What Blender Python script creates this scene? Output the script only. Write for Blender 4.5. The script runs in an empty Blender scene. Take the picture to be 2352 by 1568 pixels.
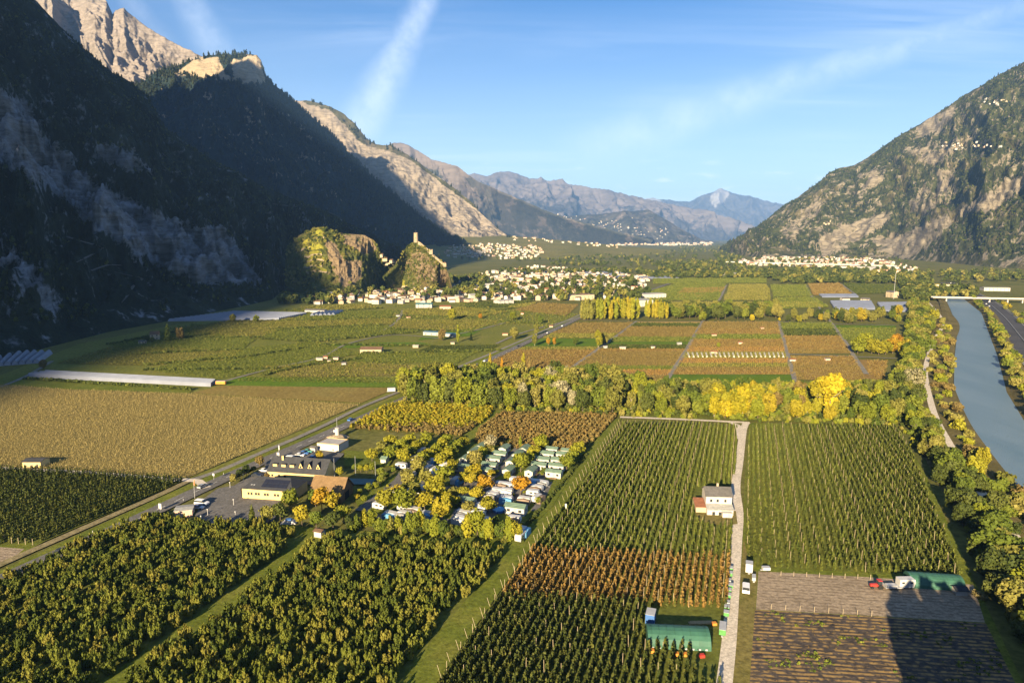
import bpy, math, random
import numpy as np
from mathutils import Vector
R = math.radians
scene = bpy.context.scene
COL = scene.collection
rnd = random.Random(7)

# ------------------------------------------------------------------ camera
CAM_H = 100.0
FPX = 1568.0                      # focal length in units of a 2352 x 1568 picture
PITCH = math.atan(241.0 / 1568.0)
cd = bpy.data.cameras.new('camera'); cam = bpy.data.objects.new('camera', cd); COL.objects.link(cam)
cam.location = (0, 0, CAM_H); cam.rotation_euler = (math.pi / 2 - PITCH, 0, 0)
cd.sensor_width = 36.0; cd.lens = 24.0; cd.clip_start = 1.0; cd.clip_end = 90000.0
scene.camera = cam

# ------------------------------------------------------------------ light
SUN_AZ = R(20.5); SUN_EL = R(17.0)      # the light travels towards azimuth 20.5 deg right of the view
sd = bpy.data.lights.new('sun', 'SUN'); sun = bpy.data.objects.new('sun', sd); COL.objects.link(sun)
sd.energy = 5.0; sd.angle = R(0.5); sd.color = (1.0, 0.79, 0.50)
LDIR = Vector((math.sin(SUN_AZ) * math.cos(SUN_EL), math.cos(SUN_AZ) * math.cos(SUN_EL), -math.sin(SUN_EL)))
sun.rotation_euler = LDIR.to_track_quat('-Z', 'Y').to_euler()

world = bpy.data.worlds.new('World'); scene.world = world; world.use_nodes = True
def build_world():
    nt = world.node_tree; N = nt.nodes; L = nt.links; N.clear()
    out = N.new('ShaderNodeOutputWorld'); bg = N.new('ShaderNodeBackground')
    sky = N.new('ShaderNodeTexSky'); sky.sky_type = 'NISHITA'; sky.sun_disc = False
    sky.sun_elevation = SUN_EL; sky.sun_rotation = math.pi + SUN_AZ
    sky.altitude = 600; sky.air_density = 1.0; sky.dust_density = 0.25; sky.ozone_density = 2.5
    bg.inputs['Strength'].default_value = 0.05
    tc = N.new('ShaderNodeTexCoord')
    def vm(op, a, b=None):
        n = N.new('ShaderNodeVectorMath'); n.operation = op
        for i, s in enumerate((a, b)):
            if s is None: continue
            if isinstance(s, tuple): n.inputs[i].default_value = s
            else: L.new(s, n.inputs[i])
        return n
    def m(op, a, b=None, c=None, clamp=False):
        n = N.new('ShaderNodeMath'); n.operation = op; n.use_clamp = clamp
        for i, s in enumerate((a, b, c)):
            if s is None: continue
            if isinstance(s, (int, float)): n.inputs[i].default_value = s
            else: L.new(s, n.inputs[i])
        return n.outputs[0]
    def ss(v, lo, hi):
        n = N.new('ShaderNodeMapRange'); n.interpolation_type = 'SMOOTHSTEP'
        L.new(v, n.inputs[0]); n.inputs[1].default_value = lo; n.inputs[2].default_value = hi
        return n.outputs[0]
    d = vm('NORMALIZE', tc.outputs['Generated']).outputs[0]
    sep = N.new('ShaderNodeSeparateXYZ'); L.new(d, sep.inputs[0])
    # a cirrus layer: the direction is projected on a flat layer high above
    zz = m('MAXIMUM', m('ADD', sep.outputs[2], 0.06), 0.03)
    comb = N.new('ShaderNodeCombineXYZ')
    L.new(m('DIVIDE', sep.outputs[0], zz), comb.inputs[0]); L.new(m('DIVIDE', sep.outputs[1], zz), comb.inputs[1])
    def noise(vec, scale, detail, rough=0.55, stretch=(1, 1, 1), rot=0.0, dist=0.0):
        mp = N.new('ShaderNodeMapping'); L.new(vec, mp.inputs[0])
        mp.inputs['Rotation'].default_value = (0, 0, rot); mp.inputs['Scale'].default_value = stretch
        n = N.new('ShaderNodeTexNoise'); L.new(mp.outputs[0], n.inputs['Vector'])
        n.inputs['Scale'].default_value = scale; n.inputs['Detail'].default_value = detail
        n.inputs['Roughness'].default_value = rough; n.inputs['Distortion'].default_value = dist
        return n.outputs[0]
    big = noise(comb.outputs[0], 0.35, 2, 0.5, (1, 1.3, 1), 0.3)
    fine = noise(comb.outputs[0], 1.3, 5, 0.62, (0.35, 1.6, 1), 0.25, 0.6)
    cirrus = m('MULTIPLY', ss(big, 0.40, 0.72), ss(fine, 0.36, 0.78))
    wob0 = noise(d, 9, 2)
    wisp = noise(d, 24, 6, 0.66)
    def band(a, b, w0, w1, la, lb, strength):
        # a contrail: a strip about the great circle through two directions, widening along its length
        A = pxdir(*a); B = pxdir(*b); n = A.cross(B).normalized(); T = (B - A).normalized()
        dist = vm('DOT_PRODUCT', d, tuple(n)).outputs['Value']
        along = m('DIVIDE', m('SUBTRACT', vm('DOT_PRODUCT', d, tuple(T)).outputs['Value'], A.dot(T)), (B - A).dot(T))
        wob = m('ADD', dist, m('MULTIPLY', m('SUBTRACT', wob0, 0.5), 0.012))
        w = m('ADD', m('MULTIPLY', along, w1 - w0), w0)
        q = m('DIVIDE', m('ABSOLUTE', wob), w)
        core = m('POWER', m('SUBTRACT', 1.0, ss(q, 0.0, 1.35)), 1.3)
        tx = m('MULTIPLY', ss(wisp, 0.28, 0.72), 0.6); tx = m('ADD', tx, 0.4)
        ends = m('MULTIPLY', ss(along, la, la + 0.35), m('SUBTRACT', 1.0, ss(along, lb - 0.35, lb)))
        front = m('GREATER_THAN', sep.outputs[1], 0.0)
        return m('MULTIPLY', m('MULTIPLY', m('MULTIPLY', core, tx), m('MULTIPLY', ends, front)), strength)
    c = m('MULTIPLY', cirrus, 0.4)
    for bnd in (band((985, -10), (822, 300), 0.022, 0.034, -1.2, 1.25, 0.42),
                band((2230, 55), (1480, 300), 0.020, 0.040, -0.35, 1.4, 0.30),
                band((415, -40), (505, 130), 0.022, 0.030, -1.5, 1.5, 0.26),
                band((260, -60), (340, 60), 0.014, 0.02, -1.5, 1.6, 0.15)):
        c = m('MAXIMUM', c, bnd)
    # small flat clouds low over the far range
    low = noise(d, 20, 3, 0.55, (1, 1, 5.0))
    hz = m('MULTIPLY', ss(sep.outputs[2], 0.025, 0.055), m('SUBTRACT', 1.0, ss(sep.outputs[2], 0.075, 0.12)))
    lowc = m('MULTIPLY', m('MULTIPLY', ss(low, 0.56, 0.72), hz), 0.5)
    c = m('MAXIMUM', c, lowc)
    # a thin even veil, thicker where one looks through more air towards the horizon
    veil = m('ADD', 0.05, m('MULTIPLY', m('SUBTRACT', 1.0, ss(sep.outputs[2], 0.0, 0.36)), 0.34))
    c = m('SUBTRACT', 1.0, m('MULTIPLY', m('SUBTRACT', 1.0, c), m('SUBTRACT', 1.0, veil)))
    mix = N.new('ShaderNodeMix'); mix.data_type = 'RGBA'
    hs = N.new('ShaderNodeHueSaturation'); hs.inputs['Saturation'].default_value = 1.5; hs.inputs['Hue'].default_value = 0.510; hs.inputs['Value'].default_value = 0.68; L.new(sky.outputs[0], hs.inputs['Color'])
    L.new(c, mix.inputs[0]); L.new(hs.outputs[0], mix.inputs[6]); mix.inputs[7].default_value = (7.4, 7.9, 8.5, 1)
    L.new(mix.outputs[2], bg.inputs[0]); L.new(bg.outputs[0], out.inputs[0])

def pxdir(px, py):
    c, s = math.cos(PITCH), math.sin(PITCH)
    u = 784.0 - py
    return Vector((px - 1176.0, u * s + FPX * c, u * c - FPX * s)).normalized()
build_world()
world.cycles.sampling_method = 'NONE'
vs = scene.view_settings
vs.view_transform = 'Standard'; vs.look = 'None'; vs.exposure = 2.0; vs.gamma = 1.0; vs.use_curve_mapping = False
cy = scene.cycles
scene.render.engine = 'CYCLES'
cy.max_bounces = 3; cy.diffuse_bounces = 1; cy.glossy_bounces = 1; cy.transmission_bounces = 1; cy.volume_bounces = 0; cy.transparent_max_bounces = 4
cy.use_denoising = True; cy.caustics_reflective = False; cy.caustics_refractive = False

# ------------------------------------------------------------------ helpers: places
def G(px, py, z=0.0):
    """the spot of the valley floor (or of the level z) seen at a picture position"""
    d = pxdir(px, py); t = (z - CAM_H) / d.z
    return Vector((d.x * t, d.y * t, z))
def D(px, py, dist):
    """the spot seen at a picture position, dist metres up the valley"""
    d = pxdir(px, py); t = dist / d.y
    return Vector((d.x * t, dist, CAM_H + d.z * t))
def to_px(P):
    P = np.asarray(P, float); c, s = math.cos(PITCH), math.sin(PITCH)
    y = P[..., 1]; z = P[..., 2] - CAM_H
    f = y * c - z * s; u = y * s + z * c
    return 1176 + FPX * P[..., 0] / f, 784 - FPX * u / f

# ------------------------------------------------------------------ helpers: noise
def _hash(ix, iy, seed):
    h = (ix.astype(np.int64) * 374761393 + iy.astype(np.int64) * 668265263 + seed * 974634777) & 0xffffffff
    h = ((h ^ (h >> 13)) * 1274126177) & 0xffffffff
    return ((h ^ (h >> 16)) & 0xffff) / 65535.0
def vnoise(x, y, seed=0):
    x = np.asarray(x, float); y = np.asarray(y, float)
    ix = np.floor(x); iy = np.floor(y); fx = x - ix; fy = y - iy
    fx = fx * fx * fx * (fx * (fx * 6 - 15) + 10); fy = fy * fy * fy * (fy * (fy * 6 - 15) + 10)
    a = _hash(ix, iy, seed); b = _hash(ix + 1, iy, seed); c = _hash(ix, iy + 1, seed); d = _hash(ix + 1, iy + 1, seed)
    return (a + (b - a) * fx) + ((c + (d - c) * fx) - (a + (b - a) * fx)) * fy
def fbm(x, y, seed=0, oct=5, gain=0.5):
    v = 0.0; a = 1.0; t = 0.0
    for i in range(oct):
        v = v + a * vnoise(x * 2 ** i + i * 17.3, y * 2 ** i - i * 9.1, seed + i); t += a; a *= gain
    return v / t
def ridged(x, y, seed=0, oct=5, gain=0.5):
    v = 0.0; a = 1.0; t = 0.0
    for i in range(oct):
        n = 1 - abs(2 * vnoise(x * 2 ** i + i * 31.7, y * 2 ** i + i * 5.3, seed + i) - 1)
        v = v + a * n * n; t += a; a *= gain
    return v / t
def in_poly(x, y, poly):
    x = np.asarray(x, float); y = np.asarray(y, float); r = np.zeros(x.shape, bool)
    n = len(poly)
    for i in range(n):
        x1, y1 = poly[i]; x2, y2 = poly[(i + 1) % n]
        if y1 == y2: continue
        c = ((y1 > y) != (y2 > y)) & (x < (x2 - x1) * (y - y1) / (y2 - y1) + x1)
        r ^= c
    return r

# ------------------------------------------------------------------ helpers: objects
def mesh_from(name, V, F, mats=(), fm=None, smooth=False):
    me = bpy.data.meshes.new(name)
    if isinstance(V, np.ndarray): V = V.tolist()
    me.from_pydata(V, [], F)
    for m in mats: me.materials.append(m)
    if fm is not None: me.polygons.foreach_set('material_index', fm)
    if smooth: me.polygons.foreach_set('use_smooth', [True] * len(me.polygons))
    me.update(); return me
def fast_mesh(name, V, Q, mats=(), smooth=False, attrs=None):
    """a mesh from numpy arrays: V (n,3), Q (m,3 or 4)"""
    me = bpy.data.meshes.new(name); V = np.asarray(V, np.float32); Q = np.asarray(Q, np.int32)
    k = Q.shape[1]
    me.vertices.add(len(V)); me.vertices.foreach_set('co', V.ravel())
    me.loops.add(Q.size); me.loops.foreach_set('vertex_index', Q.ravel())
    me.polygons.add(len(Q)); me.polygons.foreach_set('loop_start', np.arange(0, Q.size, k, dtype=np.int32))
    if smooth: me.polygons.foreach_set('use_smooth', np.ones(len(Q), bool))
    me.update(calc_edges=True); me.validate()
    for m in mats: me.materials.append(m)
    for nm, arr in (attrs or {}).items():
        a = me.attributes.new(nm, 'FLOAT', 'POINT'); a.data.foreach_set('value', np.asarray(arr, np.float32))
    return me
def obj(name, me, parent=None, loc=None, rz=None):
    o = bpy.data.objects.new(name, me); COL.objects.link(o)
    if parent is not None: o.parent = parent
    if loc is not None: o.location = loc
    if rz is not None: o.rotation_euler = (0, 0, rz)
    return o
def tag(o, label=None, cat=None, group=None, kind=None):
    if label: o['label'] = label
    if cat: o['category'] = cat
    if group: o['group'] = group
    if kind: o['kind'] = kind
    return o
def thing(name, label, cat, loc=(0, 0, 0), rz=0.0, group=None):
    o = bpy.data.objects.new(name, None); COL.objects.link(o); o.empty_display_size = 0.2
    o.location = loc; o.rotation_euler = (0, 0, rz)
    return tag(o, label, cat, group)
class MB:
    """collects boxes, prisms and tubes, then links them as ONE mesh"""
    def __init__(self): self.v = []; self.f = []; self.m = []; self.mi = 0
    def add(self, V, F):
        n = len(self.v); self.v += [tuple(p) for p in V]
        self.f += [tuple(i + n for i in q) for q in F]; self.m += [self.mi] * len(F); return self
    def box(self, x0, x1, y0, y1, z0, z1):
        V = [(x, y, z) for z in (z0, z1) for y in (y0, y1) for x in (x0, x1)]
        return self.add(V, [(0, 2, 3, 1), (4, 5, 7, 6), (0, 1, 5, 4), (2, 6, 7, 3), (0, 4, 6, 2), (1, 3, 7, 5)])
    def prism(self, pts, axis, a0, a1):
        """pts: outline (u, v); axis 'x': u=y v=z; 'y': u=x v=z; 'z': u=x v=y"""
        mk = {'x': lambda p, a: (a, p[0], p[1]), 'y': lambda p, a: (p[0], a, p[1]), 'z': lambda p, a: (p[0], p[1], a)}[axis]
        n = len(pts); V = [mk(p, a0) for p in pts] + [mk(p, a1) for p in pts]
        F = [tuple(range(n - 1, -1, -1)), tuple(range(n, 2 * n))] + [(i, (i + 1) % n, n + (i + 1) % n, n + i) for i in range(n)]
        if axis == 'y': F = [tuple(reversed(q)) for q in F]
        return self.add(V, F)
    def tube(self, a, b, ra, rb=None, n=6):
        a = Vector(a); b = Vector(b); rb = ra if rb is None else rb
        d = (b - a).normalized(); u = d.orthogonal().normalized(); w = d.cross(u)
        V = [a + (u * math.cos(t) + w * math.sin(t)) * ra for t in [2 * math.pi * i / n for i in range(n)]]
        V += [b + (u * math.cos(t) + w * math.sin(t)) * rb for t in [2 * math.pi * i / n for i in range(n)]]
        F = [(i, (i + 1) % n, n + (i + 1) % n, n + i) for i in range(n)] + [tuple(range(n - 1, -1, -1)), tuple(range(n, 2 * n))]
        return self.add(V, F)
    def mesh(self, name, *mats): return mesh_from(name, self.v, self.f, mats, self.m if len(mats) > 1 else None)
    def build(self, name, mat, parent=None, loc=None, rz=None): return obj(name, self.mesh(name, mat), parent, loc, rz)

# ------------------------------------------------------------------ helpers: materials
MATS = {}
def nodes_of(name):
    m = bpy.data.materials.new(name); m.use_nodes = True
    nt = m.node_tree; nt.nodes.clear()
    out = nt.nodes.new('ShaderNodeOutputMaterial'); b = nt.nodes.new('ShaderNodeBsdfPrincipled')
    nt.links.new(b.outputs[0], out.inputs[0]); b.inputs['Roughness'].default_value = 0.85
    b.inputs['Specular IOR Level'].default_value = 0.2
    MATS[name] = m
    return m, nt, b
def c4(c): return (c[0], c[1], c[2], 1.0)
def nz(nt, scale, detail=4, rough=0.55, vec=None, stretch=None, rot=0.0):
    t = nt.nodes.new('ShaderNodeTexNoise'); t.inputs['Scale'].default_value = scale
    t.inputs['Detail'].default_value = detail; t.inputs['Roughness'].default_value = rough
    if vec is None:
        tc = nt.nodes.new('ShaderNodeNewGeometry'); vec = tc.outputs['Position']
    if stretch:
        mp = nt.nodes.new('ShaderNodeMapping'); nt.links.new(vec, mp.inputs[0]); mp.inputs['Scale'].default_value = stretch
        mp.vector_type = 'TEXTURE' if False else 'POINT'; mp.inputs['Rotation'].default_value = (0, 0, rot); vec = mp.outputs[0]
    nt.links.new(vec, t.inputs['Vector']); return t.outputs[0]
def ramp(nt, fac, stops, interp='LINEAR'):
    r = nt.nodes.new('ShaderNodeValToRGB'); e = r.color_ramp.elements; r.color_ramp.interpolation = interp
    while len(e) < len(stops): e.new(0.5)
    for k, (p, c) in enumerate(stops): e[k].position = p; e[k].color = c4(c)
    nt.links.new(fac, r.inputs[0]); return r.outputs[0]
def mixc(nt, fac, a, b, mode='MIX'):
    n = nt.nodes.new('ShaderNodeMix'); n.data_type = 'RGBA'; n.blend_type = mode
    for i, s in ((0, fac), (6, a), (7, b)):
        if isinstance(s, (int, float)): n.inputs[i].default_value = s
        elif isinstance(s, tuple): n.inputs[i].default_value = c4(s)
        else: nt.links.new(s, n.inputs[i])
    return n.outputs[2]
def smap(nt, v, lo, hi):
    n = nt.nodes.new('ShaderNodeMapRange'); n.interpolation_type = 'SMOOTHSTEP'
    nt.links.new(v, n.inputs[0]); n.inputs[1].default_value = lo; n.inputs[2].default_value = hi; return n.outputs[0]
def bump(nt, b, h, strength=0.5, dist=0.3):
    n = nt.nodes.new('ShaderNodeBump'); n.inputs['Strength'].default_value = strength; n.inputs['Distance'].default_value = dist
    nt.links.new(h, n.inputs['Height']); nt.links.new(n.outputs[0], b.inputs['Normal'])
def mat(name, col, rough=0.8, var=0.15, scale=0.6, spec=0.2, metal=0.0):
    """a weathered plain surface: colour with soft blotches and fine grain"""
    if name in MATS: return MATS[name]
    m, nt, b = nodes_of(name)
    n1 = nz(nt, scale, 4); lo = tuple(c * (1 - var) for c in col); hi = tuple(min(1, c * (1 + var)) for c in col)
    nt.links.new(ramp(nt, n1, [(0.3, lo), (0.7, hi)]), b.inputs['Base Color'])
    b.inputs['Roughness'].default_value = rough; b.inputs['Specular IOR Level'].default_value = spec; b.inputs['Metallic'].default_value = metal
    return m
def ground_mat(name, cols, scale=0.05, fine=0.8, rows=None, rough=0.95, bumpy=0.4):
    """soil or turf: broad patches, fine mottling and (rows) = (direction angle, spacing, colour, width)"""
    if name in MATS: return MATS[name]
    m, nt, b = nodes_of(name); b.inputs['Roughness'].default_value = rough; b.inputs['Specular IOR Level'].default_value = 0.05
    n1 = nz(nt, scale, 5, 0.6); c = ramp(nt, n1, [(0.28, cols[0]), (0.52, cols[1]), (0.75, cols[2])])
    n2 = nz(nt, fine, 3, 0.7); c = mixc(nt, 0.6, c, ramp(nt, n2, [(0.3, (0.35, 0.35, 0.35)), (0.7, (1.5, 1.5, 1.5))]), 'MULTIPLY')
    if rows:
        ang, sp, rc, wd = rows
        g = nt.nodes.new('ShaderNodeNewGeometry'); mp = nt.nodes.new('ShaderNodeMapping'); nt.links.new(g.outputs['Position'], mp.inputs[0])
        mp.inputs['Rotation'].default_value = (0, 0, -ang)
        sx = nt.nodes.new('ShaderNodeSeparateXYZ'); nt.links.new(mp.outputs[0], sx.inputs[0])
        w = nt.nodes.new('ShaderNodeMath'); w.operation = 'ADD'; nt.links.new(sx.outputs[1], w.inputs[0])
        wn = nz(nt, 0.25, 2); ml = nt.nodes.new('ShaderNodeMath'); ml.operation = 'MULTIPLY'; nt.links.new(wn, ml.inputs[0]); ml.inputs[1].default_value = sp * 0.5
        nt.links.new(ml.outputs[0], w.inputs[1])
        s = nt.nodes.new('ShaderNodeMath'); s.operation = 'PINGPONG'; nt.links.new(w.outputs[0], s.inputs[0]); s.inputs[1].default_value = sp / 2
        f = smap(nt, s.outputs[0], sp / 2 * (1 - wd) - sp * 0.1, sp / 2 * (1 - wd) + sp * 0.1)
        br = nz(nt, 0.6, 3); fm = nt.nodes.new('ShaderNodeMath'); fm.operation = 'MULTIPLY'; nt.links.new(f, fm.inputs[0]); nt.links.new(smap(nt, br, 0.38, 0.62), fm.inputs[1])
        c = mixc(nt, fm.outputs[0], c, rc)
    nt.links.new(c, b.inputs['Base Color'])
    bump(nt, b, n2, bumpy, 0.4)
    return m
def leaf_mat(name, cols, hue=0.0):
    """leaves: each plant draws its own tint from the ramp, each leaf clump varies about it"""
    if name in MATS: return MATS[name]
    m, nt, b = nodes_of(name); b.inputs['Roughness'].default_value = 0.7; b.inputs['Specular IOR Level'].default_value = 0.15
    oi = nt.nodes.new('ShaderNodeObjectInfo'); n1 = nz(nt, 1.1, 3, 0.7)
    a = nt.nodes.new('ShaderNodeMath'); a.operation = 'MULTIPLY_ADD'; nt.links.new(n1, a.inputs[0]); a.inputs[1].default_value = 0.9; a.inputs[2].default_value = -0.45
    s = nt.nodes.new('ShaderNodeMath'); s.operation = 'ADD'; nt.links.new(oi.outputs['Random'], s.inputs[0]); nt.links.new(a.outputs[0], s.inputs[1])
    c = ramp(nt, s.outputs[0], [(i / (len(cols) - 1), k) for i, k in enumerate(cols)])
    nt.links.new(c, b.inputs['Base Color'])
    tr = nt.nodes.new('ShaderNodeBsdfTranslucent'); nt.links.new(c, tr.inputs[0])
    mx = nt.nodes.new('ShaderNodeMixShader'); mx.inputs[0].default_value = 0.22
    out = [n for n in nt.nodes if n.type == 'OUTPUT_MATERIAL'][0]
    nt.links.new(b.outputs[0], mx.inputs[1]); nt.links.new(tr.outputs[0], mx.inputs[2]); nt.links.new(mx.outputs[0], out.inputs[0])
    return m
# ================================================================== THE SETTING: floor, mountains, air
def struct(name, me): return tag(obj(name, me), kind='structure')

def mountain_mat(name, forest, rock, dry, blend=0.5, nscale=0.004, rockvar=0.35, patch=0.0):
    """slopes: woods, dry turf and bare rock; 'rock' carries where the cliffs are, noise frays its edges"""
    m, nt, b = nodes_of(name); b.inputs['Roughness'].default_value = 0.95; b.inputs['Specular IOR Level'].default_value = 0.05
    at = nt.nodes.new('ShaderNodeAttribute'); at.attribute_name = 'rock'
    n1 = nz(nt, nscale, 8, 0.62); n2 = nz(nt, nscale * 6, 6, 0.65); n3 = nz(nt, nscale * 40, 3, 0.6)
    strat = nz(nt, nscale * 5, 6, 0.7, stretch=(0.6, 0.6, 4.0))
    rk = ramp(nt, strat, [(0.3, tuple(c * (1 - rockvar) for c in rock)), (0.55, rock), (0.75, tuple(min(1, c * (1 + rockvar * .6)) for c in rock))])
    fo = ramp(nt, n2, [(0.30, tuple(c * 0.55 for c in forest)), (0.5, forest), (0.72, tuple(f * 0.5 + d * 0.5 for f, d in zip(forest, dry)))])
    fo = mixc(nt, 0.7, fo, ramp(nt, n3, [(0.3, (0.4, 0.4, 0.4)), (0.7, (1.45, 1.45, 1.45))]), 'MULTIPLY')
    fo = mixc(nt, smap(nt, n1, 0.5, 0.66), fo, dry)
    nm = nt.nodes.new('ShaderNodeMath'); nm.operation = 'MULTIPLY_ADD'; nt.links.new(nz(nt, nscale * 2.2, 6, 0.7), nm.inputs[0]); nm.inputs[1].default_value = 0.9; nt.links.new(n2, nm.inputs[2])
    a = nt.nodes.new('ShaderNodeMath'); a.operation = 'MULTIPLY_ADD'; nt.links.new(nm.outputs[0], a.inputs[0]); a.inputs[1].default_value = blend * 4; nt.links.new(at.outputs['Fac'], a.inputs[2])
    f = smap(nt, a.outputs[0], 0.5 + blend * 3.8 - 0.16, 0.5 + blend * 3.8 + 0.16)
    nt.links.new(mixc(nt, f, fo, rk), b.inputs['Base Color'])
    bump(nt, b, n2, 0.8, 16.0)
    return m

class Loft:
    """a slope between a foot line and a crest line, both followed along the picture's width"""
    def __init__(self, ridge, foot, power=1.15, jag=0.0, seed=0):
        self.r = np.array(sorted(ridge)); self.seed = seed; self.power = power; self.jag = jag
        ft = []
        for p in sorted(foot):
            q = G(p[0], p[1]) if len(p) == 2 else D(*p)
            ft.append((p[0], q.x, q.y, q.z))
        self.f = np.array(ft)
    def lines(self, s):
        py = np.interp(s, self.r[:, 0], self.r[:, 1]); d = np.interp(s, self.r[:, 0], self.r[:, 2])
        if self.jag: py = py + self.jag * (fbm(s / 14.0, s * 0 + 3.3, self.seed, 4, 0.6) - 0.5) * 2
        u = 784.0 - py; c, sn = math.cos(PITCH), math.sin(PITCH)
        dy = u * sn + FPX * c; t = d / dy
        crest = np.stack([(s - 1176.0) * t, d, CAM_H + (u * c - FPX * sn) * t], -1)
        foot = np.stack([np.interp(s, self.f[:, 0], self.f[:, k]) for k in (1, 2, 3)], -1)
        return foot, crest
    def at(self, s, t):
        """a spot on the slope (before its small relief)"""
        f, c = self.lines(np.asarray(s, float)); t = np.asarray(t, float)[..., None]
        P = f + (c - f) * t
        P[..., 2] = f[..., 2] + (c[..., 2] - f[..., 2]) * (t[..., 0] ** self.power)
        return P
    def build(self, name, material, s0, s1, ns, nt_, amp, wave, rockfn=None, back=(600, 500), gull=2.5, fine=0.25, keep=0.0):
        s = np.linspace(s0, s1, ns); t = np.linspace(0, 1, nt_) ** 0.9
        S, T = np.meshgrid(s, t, indexing='ij'); P = self.at(S, T)
        seg = np.linalg.norm(np.diff(P[:, 0, :2], axis=0), axis=1); u = np.concatenate([[0], np.cumsum(seg)])[:, None] + T * 0
        ln = np.linalg.norm(P[:, -1] - P[:, 0], axis=1)[:, None] * T
        hor = P[:, 0, :2] - P[:, -1, :2]; hor /= (np.linalg.norm(hor, axis=1)[:, None] + 1e-6)
        h = (P[:, -1, 2] - P[:, 0, 2])[:, None]
        wu = u + 0.6 * wave * (fbm(u / wave, ln / wave, self.seed + 40, 3) - 0.5)
        rg = ridged(wu / wave, ln / (wave * gull), self.seed, 5, 0.55) - 0.45
        fn = fbm(u / (wave * 0.16), ln / (wave * 0.22), self.seed + 9, 4, 0.6) - 0.5
        env = np.clip(T * 5, 0, 1) * (keep + (1 - keep) * np.clip((1 - T) * 4, 0, 1) ** 0.8)
        a = amp * env * (rg + fine * 2 * fn)
        P[..., 0] += hor[:, 0][:, None] * a; P[..., 1] += hor[:, 1][:, None] * a; P[..., 2] += a * 0.45
        self.P, self.T = P, T
        rows = [P]
        for k, (bd, bh) in enumerate(((0.12, 0.06), (0.45, 0.4), (1.0, 1.0))):
            Q = P[:, -1:, :].copy(); Q[..., 1] += back[0] * bd; Q[..., 2] -= back[1] * bh; Q[..., 0] -= hor[:, 0][:, None] * back[0] * bd * 0.6
            rows.append(Q)
        A = np.concatenate(rows, 1); n2 = A.shape[1]
        px, py = to_px(A)
        rock = np.zeros(A.shape[:2])
        if rockfn is not None:
            TT = np.concatenate([T, np.ones((ns, 3))], 1); rock = rockfn(px, py, A, TT)
        idx = np.arange(ns * n2).reshape(ns, n2)
        Q = np.stack([idx[:-1, :-1], idx[1:, :-1], idx[1:, 1:], idx[:-1, 1:]], -1).reshape(-1, 4)
        me = fast_mesh(name, A.reshape(-1, 3), Q, [material], True, {'rock': rock.ravel()})
        self.rock = rock[:, :nt_]
        return struct(name, me)

def patches(*polys, base=0.0, soft=None):
    """cliff outlines as traced on the slopes"""
    def f(px, py, A, T):
        v = np.full(px.shape, base)
        for poly in polys:
            val = 1.0
            if isinstance(poly, tuple): poly, val = poly
            v = np.where(in_poly(px, py, poly), val, v)
        # soften over neighbouring vertices
        for _ in range(7):
            w = v.copy(); w[1:-1, 1:-1] = (v[1:-1, 1:-1] * 2 + v[:-2, 1:-1] + v[2:, 1:-1] + v[1:-1, :-2] + v[1:-1, 2:]) / 6; v = w
        return v
    return f

# ---- valley floor
gm = ground_mat('valley_floor', [(0.085, 0.095, 0.024), (0.12, 0.12, 0.034), (0.15, 0.135, 0.05)], 0.012, 0.35)
def ground_sheet():
    xs = np.array([-9000, -4000, -2000, -1000, 0, 1000, 2000, 4000, 9000.]); ys = np.array([-3000, -800, 0, 500, 1000, 2000, 4000, 8000, 16000, 32500.])
    X, Y = np.meshgrid(xs, ys, indexing='ij'); V = np.stack([X, Y, X * 0], -1).reshape(-1, 3)
    i = np.arange(len(xs) * len(ys)).reshape(len(xs), len(ys))
    Q = np.stack([i[:-1, :-1], i[1:, :-1], i[1:, 1:], i[:-1, 1:]], -1).reshape(-1, 4)
    return fast_mesh('ground', V, Q, [gm])
struct('ground', ground_sheet())

# ---- near mountain flank (in shade)
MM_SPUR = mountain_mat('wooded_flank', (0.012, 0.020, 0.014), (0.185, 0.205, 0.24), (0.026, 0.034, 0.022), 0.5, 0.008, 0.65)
spur = Loft([(-900, -900, 1150), (-300, -380, 1350), (80, 0, 1500), (130, 52, 1540), (180, 100, 1580), (255, 165, 1640), (300, 188, 1680), (318, 205, 1690), (345, 225, 1690), (362, 262, 1650), (385, 300, 1640),
             (450, 345, 1680), (560, 405, 1740), (660, 452, 1800), (760, 492, 1850), (860, 540, 1900), (960, 590, 1950), (1010, 612, 1980)],
            [(-900, 900), (-300, 862), (0, 828), (100, 800), (250, 762), (400, 735), (560, 703), (625, 688), (655, 662), (700, 646), (800, 632), (900, 624), (1010, 614)], 1.05, 3.0, 3)
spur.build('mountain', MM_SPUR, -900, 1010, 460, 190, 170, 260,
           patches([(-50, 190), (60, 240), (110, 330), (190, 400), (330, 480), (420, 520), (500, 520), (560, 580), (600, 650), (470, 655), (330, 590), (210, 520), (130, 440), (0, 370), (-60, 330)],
                   ([(170, 330), (300, 350), (360, 400), (250, 380)], 0.8), ([(-10, 560), (60, 600), (160, 690), (110, 740), (20, 650)], 0.55), base=0.16), gull=3.0, fine=0.5)
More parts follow.
